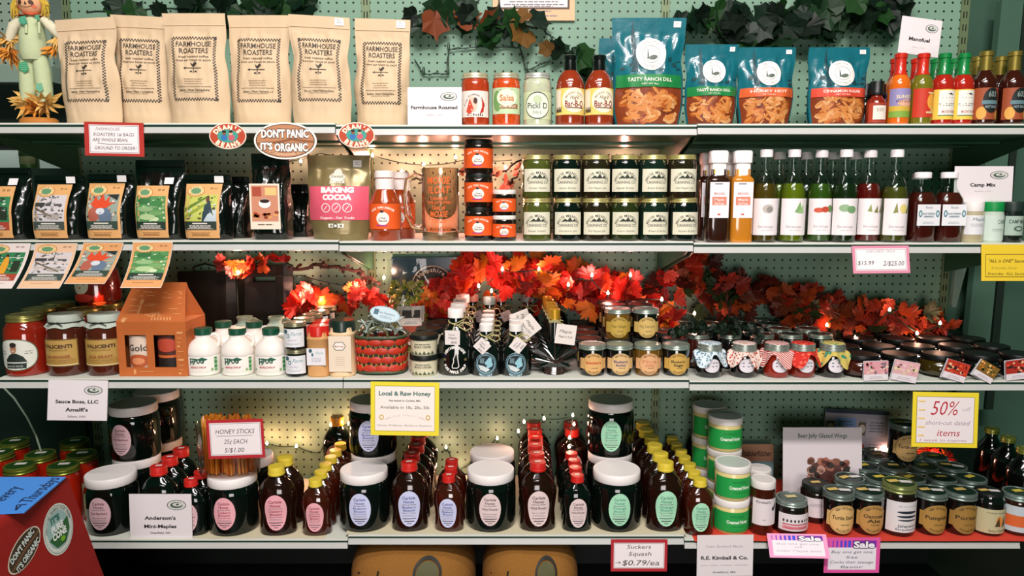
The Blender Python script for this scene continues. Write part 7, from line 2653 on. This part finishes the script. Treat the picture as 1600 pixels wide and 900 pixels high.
a.line([(c_.x + 12 * q * cos(t), c_.z + 9 * q * sin(t)) for t in [3.5 + .22 * i for i in range(12)]], .0012, '#5a2c1c', 2)
for x in (36, 60):
    p = dp(x, 13)
    a.ell(p.x, p.z, 3 * q, 2.5 * q, '#e0785c', 1, 12)
hc = dp(47, 5)
a.mesh('painted_face', lambda x, y, h: (x, hc.y - 19 * q * .85 * math.sqrt(max(.05, 1 - ((x - hc.x) / (19 * q)) ** 2 - ((y - hc.z) / (19.4 * q)) ** 2)) - h - .0006, y), doll)
mb = MB()
rr = random.Random(2)
for side in (-1, 1):
    for i in range(26):
        x0 = 47 + side * rr.uniform(9, 19)
        x1 = 47 + side * rr.uniform(17, 30)
        mb.tube([dp(x0, rr.uniform(-16, -6), rr.uniform(-.014, .01)), dp((x0 + x1) / 2 + side * 5, 8, rr.uniform(-.016, .01)), dp(x1, rr.uniform(18, 32), rr.uniform(-.012, .01))], [.0024, .003, .0008], 5)
mb.build('straw_hair', M('#c9a83c', .7, var=.25, bscale=60, name='yellow_straw'), doll)
mb = MB()
n = 22
vs = []
for j in range(3):
    for i in range(n):
        t = 2 * pi * i / n
        R2 = (7 + 5.5 * j) * q * (1 + (.3 if (i % 2 and j == 2) else 0))
        c_ = dp(49, 22 + 2.2 * j)
        vs.append(c_ + Vector((R2 * cos(t), R2 * .8 * sin(t), 0)))
mb.add(vs, [(j * n + i, j * n + (i + 1) % n, (j + 1) * n + (i + 1) % n, (j + 1) * n + i) for j in range(2) for i in range(n)])
mb.build('collar', M('#d8592c', .8), doll)


def tuft(c, n, l, dirn, spread, mat, name, seed, wd=.003):
    rr2 = random.Random(seed)
    mb = MB()
    for i in range(n):
        d_ = (Vector(dirn) + Vector((rr2.uniform(-1, 1), rr2.uniform(-1, .6), rr2.uniform(-1, 1))) * spread).normalized()
        L_ = l * rr2.uniform(.6, 1.1)
        s_ = d_.cross(Vector((0, 1, .2))).normalized() * wd
        c2 = c + Vector((rr2.uniform(-1, 1), rr2.uniform(-1, 1), rr2.uniform(-1, 1))) * .006
        mb.add([c2 - s_, c2 + s_, c2 + d_ * L_ * .6 + s_ * 1.3 + Vector((0, -.003, 0)), c2 + d_ * L_, c2 + d_ * L_ * .6 - s_ * 1.3], [(0, 1, 2, 3, 4)])
        mb.add([c2 - s_ + Vector((0, .0012, 0)), c2 + s_ + Vector((0, .0012, 0)), c2 + d_ * L_ * .6 + s_ * 1.3 + Vector((0, -.0015, 0)), c2 + d_ * L_, c2 + d_ * L_ * .6 - s_ * 1.3 + Vector((0, .0015, 0))], [(4, 3, 2, 1, 0)])
    mb.build(name, mat, doll, False)


tuft(dp(14, 62), 30, .045, (-.1, -.1, -.5), .8, STRAW, 'straw_cuff', 4)
tuft(dp(17, 78), 34, .05, (0, -.2, -.8), .7, STR2, 'straw_hand', 5)
tuft(dp(92, 60), 20, .036, (.1, -.1, -.8), .6, STRAW, 'straw_cuff', 6)
tuft(dp(85, 76), 18, .034, (-.3, -.2, -.5), .6, STR2, 'straw_hand', 7)
tuft(dp(45, 158), 34, .055, (-.3, -.2, .1), .8, STRAW, 'straw_foot', 8, .004)
tuft(dp(72, 162), 40, .05, (.2, -.2, .1), .9, STRAW, 'straw_foot', 9, .004)
tuft(dp(57, 168), 30, .04, (.0, -.4, -.1), .9, STR2, 'straw_foot', 10, .004)
base = MB().lathe([(0, 0), (28 * q, 0), (29 * q, .002), (28 * q, 9 * q), (24 * q, 12 * q), (0, 12 * q)], 28, .8).build('base', M('#b9742c', .7, var=.1, name='base_wood'), doll)
a = Art(.006)
for (x, y), s_, c_ in (((50, 36), 8, '#3f9a78'), ((46, 106), 10, '#3f9a6a'), ((70, 138), 8, '#6fb08a'), ((72, 32), 5, '#4a9a74')):
    p = dp(x, y)
    a.poly([(p.x - s_ * q * .7, p.z + s_ * q * .5), (p.x + s_ * q * .5, p.z + s_ * q * .8), (p.x + s_ * q * .8, p.z - s_ * q * .5), (p.x + s_ * .1 * q, p.z - s_ * q), (p.x - s_ * q * .8, p.z - s_ * q * .4)], c_, 1)
    for k_ in range(4):
        a.rect(p.x - s_ * q * .5, p.z + s_ * q * (-.5 + .3 * k_), p.x + s_ * q * .5, p.z + s_ * q * (-.45 + .3 * k_), '#8fc4a8', 2)
a.mesh('cloth_patches', lambda x, y, h: (x, -21 * q - h if y > dp(0, 95).z else -13.5 * q - h, y), doll)
mb = MB()
for xx in (40, 60):
    mb.tube([dp(xx, 28, -.022), dp(xx + 1, 40, -.031), dp(xx + 1, 52, -.033)], .0035, 6)
mb.build('overall_straps', CLO, doll)

# ------------------------------------------------------------------ draped display stand in front, with stickers and blue notice
zt = .943
Pc = on_z(106, 744, zt)
XR, YB = Pc.x, Pc.y
XL, YF = XR - .62, YB - .72
stand = thing('display_stand', 'display stand draped in red cloth in front of the shelves, under a blue paper', 'display stand', ((XR + XL) / 2, (YB + YF) / 2, 0))
so = stand.location.copy()
nx = 26
per = []
for i in range(nx):
    per.append((XL + (XR - XL) * i / nx, YB))
for i in range(nx):
    per.append((XR, YB + (YF - YB) * i / nx))
for i in range(nx):
    per.append((XR + (XL - XR) * i / nx, YF))
for i in range(nx):
    per.append((XL, YF + (YB - YF) * i / nx))
cxm, cym = (XR + XL) / 2, (YB + YF) / 2
N = len(per)
vs, fs = [], []
lev = [0, .004, .02, .06, .12, .2, .3, .42, .56, .72, .93]
for dz_ in lev:
    for i, (x, y) in enumerate(per):
        dx, dy = (x - cxm) / .31, (y - cym) / .36
        k_ = max(abs(dx), abs(dy))
        r_ = .13 * dz_ if dz_ > .004 else 0
        wv = (.5 + .5 * sin(i * 2 * pi / 13)) * .03 * min(1, dz_ / .5) ** 1.3
        rnd = -.006 if dz_ == 0 else 0
        vs.append((x + dx / k_ * (r_ + wv + rnd) * (abs(dx) >= abs(dy) * .98), y + dy / k_ * (r_ + wv + rnd) * (abs(dy) >= abs(dx) * .98), zt - dz_))
for j in range(len(lev) - 1):
    for i in range(N):
        fs.append((j * N + i, j * N + (i + 1) % N, (j + 1) * N + (i + 1) % N, (j + 1) * N + i))
fs.append(tuple(range(N)))
from mathutils.bvhtree import BVHTree
BV = BVHTree.FromPolygons([Vector(p) for p in vs], fs)
mb = MB().add([Vector(p) - so for p in vs], fs)
mb.build('red_drape', M('#8a130c', .7, bump=.12, bscale=30, var=.12, name='red_felt'), stand, True, 70)
MB().box(XL + .04 - so.x, XR - .04 - so.x, YF + .04 - so.y, YB - .04 - so.y, 0, zt - .02).build('core', M('#2a1a12', .8), stand, False)

# stickers pressed onto the drape, following its folds
def side_sticker(name, label, c, ex, ey, draw):
    def hit(x, y, off):
        px = c[0] + x * (ex[0] - c[0]) + y * (ey[0] - c[0])
        py = c[1] + x * (ex[1] - c[1]) + y * (ey[1] - c[1])
        o_ = Vector((CX, CY, CZ))
        loc, nrm, *_ = BV.ray_cast(o_, ray(px, py).normalized())
        if loc is None:
            return None
        if nrm.dot(loc - o_) > 0:
            nrm = -nrm
        return loc + nrm * (off + .0006)
    cen = hit(0, 0, 0)
    a = Art(.22)
    a.LH = .0004
    draw(a)
    rt = thing(name, label, 'sticker', cen)
    a.mesh('print', lambda x, y, h: (hit(x, y, h) or cen) - cen, rt)


def st_panic(a):
    a.ell(0, 0, 1, 1, '#cfc4b0', 1, 40)
    a.ell(0, 0, .94, .93, '#3a3020', 2, 40)
    a.poly([(-.9, -.1), (0, .06), (.9, -.0), (.9, -.14), (0, -.1), (-.9, -.24)], '#6a4a30', 3)
    for L_, c_, bb in ((4, '#241c14', .1), (5, '#c3cfc8', .04)):
        a.text("DON'T PANIC", 0, .42, .42, c_, 1.5, bb, L_)
        a.text("IT'S ORGANIC", 0, -.46, .42, c_, 1.45, bb, L_)


def st_juice(a):
    a.ell(0, 0, 1, 1, '#c9d0c6', 1, 40)
    a.ell(0, 0, .93, .93, '#5f7a70', 2, 40, 0, .98)
    a.ell(0, 0, .74, .74, '#8fb0ac', 3, 36)
    a.poly([(-.7, -.2), (.7, .25), (.68, -.25), (.3, -.66), (-.3, -.66)], '#1f5a2c', 4)
    a.text("IT'S", -.1, .48, .24, '#2f6a5c', .6, .05, 5)
    a.text('PURE', -.05, .12, .26, '#dfe6e2', .8, .05, 5)
    a.text('CONE', .0, -.18, .26, '#e3ebe4', .95, .05, 5)
    a.ell(.15, -.45, .16, .1, '#6fa81c', 5, 12)
    a.arc('CERTIFIED ORGANIC FAIR TRADE', 0, 0, .83, .83, 3.0, .1, .1, '#4a5f58', .01, 5)


side_sticker('oval_sticker', "brown oval sticker reading don't panic it's organic on the red drape", (37, 860), (60, 825), (26, 845), st_panic)
side_sticker('egg_sticker', 'pale green and white egg-shaped sticker on the red drape', (90, 827), (112, 809), (82, 790), st_juice)

bp_ = thing('blue_notice', 'blue handwritten paper lying on the red draped stand', 'notice', (XR - .1, YB - .2, zt))
bo = bp_.location.copy()
cor = [on_z(103, 745, zt + .003), on_z(38, 800, zt + .003)]
cor += [Vector((cor[1].x - .34, cor[1].y - .04, zt + .003)), Vector((cor[0].x - .33, cor[0].y - .0, zt + .003))]
mb = MB()
mb.add([p - bo for p in cor] + [p - bo - Vector((0, 0, .0025)) for p in cor], [(3, 2, 1, 0), (4, 5, 6, 7)] + [(i, (i + 1) % 4, (i + 1) % 4 + 4, i + 4) for i in range(4)])
mb.build('paper', M('#3f86d8', .6, name='blue_paper'), bp_, False)
a = Art()
L_ = (cor[0] - cor[1]).length
a.text('Thursdays', L_ * .12, .022, .028, '#10204a', L_ * .72, .0, 1, .3)
a.line([(-L_ * .44, .02), (-L_ * .3, .03), (-L_ * .3, .012)], .003, '#10204a', 1)
a.line([(-L_ * .44, .02), (-L_ * .32, .021)], .003, '#10204a', 1)
a.text('every', L_ * .06, .08, .03, '#10204a', L_ * .4, 0, 1, .3)
a.text('fresh', L_ * .2, .14, .03, '#10204a', L_ * .42, 0, 1, .3)
a.text('in', -L_ * .3, .13, .03, '#10204a', L_ * .1, 0, 1, .3)
mid = (cor[0] + cor[1]) / 2 - bo
dU = (cor[0] - cor[1]).normalized()
dV = Vector((-dU.y, dU.x, 0))
a.mesh('handwriting', lambda x, y, h: mid + dU * x + dV * y + Vector((0, 0, .0005 + h)), bp_)

# ------------------------------------------------------------------ burlap sacks on the base
def sack(label, x0, x1, ytop, depth, rz):
    z0 = .3405
    zc = .252
    w_ = (x1 - x0) * mpp(depth, .55) / 2
    rt = thing('burlap_sack', label, 'sack', (xat((x0 + x1) / 2, depth, .5), depth + .06, z0), rz, 'burlap coffee sacks')
    mb = MB()
    n, m_ = 32, 16
    vs = []
    for j in range(m_ + 1):
        v = -pi / 2 + pi * j / m_
        for i in range(n):
            t = 2 * pi * i / n
            e = .55
            sg = lambda z, p: math.copysign(abs(z) ** p, z)
            x, y, z = w_ * sg(cos(v), e) * sg(cos(t), .7), .15 * sg(cos(v), e) * sg(sin(t), .7), zc / 2 * sg(sin(v), .75)
            nn = noise.noise(Vector((x * 9, y * 9, z * 9 + x0))) * .01
            vs.append((x * (1 + nn), y * (1 + nn), max(0, z + zc / 2 + nn * (abs(sin(v)) < .95))))
    mb.add(vs, [(j * n + i, j * n + (i + 1) % n, (j + 1) * n + (i + 1) % n, (j + 1) * n + i) for j in range(m_) for i in range(n)])
    mb.build('sack_body', M('#8a5c22', .9, bump=.5, bscale=220, var=.2, name='burlap'), rt, True, 80)
    a = Art()

    def mp(x, y, h):
        v = math.asin(min(1, max(-1, math.copysign(abs((y - zc / 2) / (zc / 2)) ** (1 / .75), y - zc / 2))))
        c_ = abs(cos(v)) ** .55
        u = max(-1, min(1, x / max(1e-4, w_ * c_)))
        ct = math.copysign(abs(u) ** (1 / .7), u)
        s_ = math.sqrt(max(0, 1 - ct * ct)) ** .7
        return (x, -.15 * c_ * s_ - .004 - h, y)
    a.ell(w_ * .3, zc * .78, w_ * .22, zc * .15, '#15170f', 1, 28, 0, .82)
    a.ell(w_ * .3, zc * .78, w_ * .17, zc * .11, '#4a4a24', 1, 24)
    a.rect(-w_ * .8, zc * .72, w_ * .0, zc * .735, '#15170f', 1)
    a.line([(-w_ * .45, zc * .8), (-w_ * .5, zc * .62), (-w_ * .62, zc * .55)], .005, '#15170f', 1)
    a.line([(w_ * .5, zc * .72), (w_ * .68, zc * .66), (w_ * .66, zc * .5)], .005, '#15170f', 1)
    a.mesh('black_stamp', mp, rt)


sack('burlap coffee sack with a black ring stamp, nearer the handwritten honey cards', 545, 742, 853, .06, 0)
sack('burlap coffee sack with a black ring stamp, beside the squash price card', 752, 905, 872, .06, 0)

# ------------------------------------------------------------------ what shows past both ends of the gondola
DKG = M('#0e1a14', .6, name='dark_cabinet')
xe = -3 * SEAM - .03
c1 = at(88, 105, .46)
pz = c1.z
o = MB().box(-.62, .62, 0, .006, 0, .6).build('pegboard_panel', PEG('#86998a'), None, False)
o.location = (xat(90, .46, 1.8) - .62, .46, pz)
tag(o, 'green-grey pegboard of the neighbouring display behind the scarecrow', 'pegboard')
o = MB().box(-.62, .62, -.03, .02, -.05, -.002).build('ledge', M('#7f9486', .5), None, False)
o.location = (xat(90, .44, 1.8) - .62, .46, pz)
tag(o, 'pale ledge under the neighbouring pegboard behind the scarecrow', 'ledge')


def cabinet(label, x0, x1, y0, y1, depth, thick, mat):
    a0, b0 = at(x0, y1, depth), at(x1, y0, depth)
    rt = thing('storage_cabinet', label, 'cabinet', ((a0.x + b0.x) / 2, depth, 0))
    w_ = (b0.x - a0.x) / 2
    z0, z1 = a0.z, b0.z
    MB().box(-w_, w_, 0, thick, z0, z1).build('body', mat, rt, False)
    f = MB()
    for q in (-.5, .5):
        f.box(w_ * (q - .46), w_ * (q + .46), -.012, 0, z0 + (z1 - z0) * .03, z1 - (z1 - z0) * .03)
    f.build('doors', mat, rt, False)
    MB().box(-.02, -.012, -.024, -.012, (z0 + z1) / 2 - .05, (z0 + z1) / 2 + .05).box(.012, .02, -.024, -.012, (z0 + z1) / 2 - .05, (z0 + z1) / 2 + .05).build('handles', UPR, rt, False)


cabinet('dark wall cabinet past the shelf end behind the scarecrow', -260, 118, 131, 226, .62, .3, DKG)
cabinet('dark tall cabinet past the shelf end behind the sauce jars', -260, 116, 263, 1000, .62, .4, M('#1c2c24', .5, var=.1, bscale=4))
# pale wall piece seen through the gap and the green can standing on the cabinet
o = MB().box(-.55, .55, 0, .03, -.25, .25).build('wall_panel', M('#cfd8d0', .7), None, False)
o.location = at(-20, 245, 1.2)
tag(o, 'pale wall panel seen through the gap past the second shelf', 'panel')
zcab = at(0, 263, .62).z
cn = thing('tin_can', 'green tin can standing in the gap past the shelf end', 'can', (at(47, 263, .8).x, .8, zcab + .0005))
MB().lathe([(0, 0), (.032, 0), (.033, .004), (.031, .008), (.031, .1), (.033, .104), (.03, .108), (0, .106)], 24).build('can_body', M('#5f8a4e', .4, .2), cn)
simple_label(.031, .02, .09, 1.2, '#b9c48a', [('r', -1, .4, 1, .6, '#3f6a3a')]).mesh('label', cyl(.0313), cn)
rt = thing('hanging_cable', 'thin pale cable slanting past the end of the bottom shelf', 'cable', at(0, 598, .2))
MB().tube([at(x, y, .2) - rt.location for x, y in ((-14, 588), (0, 600), (22, 622), (42, 652), (56, 680), (64, 705))], .0028, 6).build('cable', M('#8fa08c', .5), rt)

# slanted board and grey panels past the other end
def slab(name, label, cat, quad, depth, thick, mat):
    p = [at(x, y, depth) for x, y in quad]
    rt = p[0].copy()
    vs = [q - rt for q in p] + [q - rt + Vector((0, thick, 0)) for q in p]
    o = MB().add(vs, [(0, 1, 2, 3), (7, 6, 5, 4), (0, 4, 5, 1), (1, 5, 6, 2), (2, 6, 7, 3), (3, 7, 4, 0)]).build(name, mat, None, False)
    o.location = rt
    tag(o, label, cat)


GP = M('#4a6a58', .55, var=.08, bscale=3, name='grey_green_panel')
slab('slanted_board', 'grey-green slanted board leaning past the shelf end', 'board', [(1500, 640), (1536, 640), (1600, 0), (1566, 0)], .6, .03, GP)
slab('slanted_board', 'dark slanted board just beyond the grey-green one past the shelf end', 'board', [(1540, 640), (1552, 640), (1612, -10), (1602, -10)], .61, .03, M('#15251c', .6))
slab('end_panel', 'dull green panel behind the slanted boards past the shelf end', 'panel', [(1430, 700), (1800, 700), (1800, -60), (1430, -60)], .72, .04, M('#3f5f4e', .6, var=.1, bscale=2))
slab('bracket_arm', 'pale steel bracket arm at the end of the third shelf', 'bracket', [(1487, 480), (1494, 480), (1512, 412), (1494, 405)], .4, .015, M('#8fa59a', .4, .2))
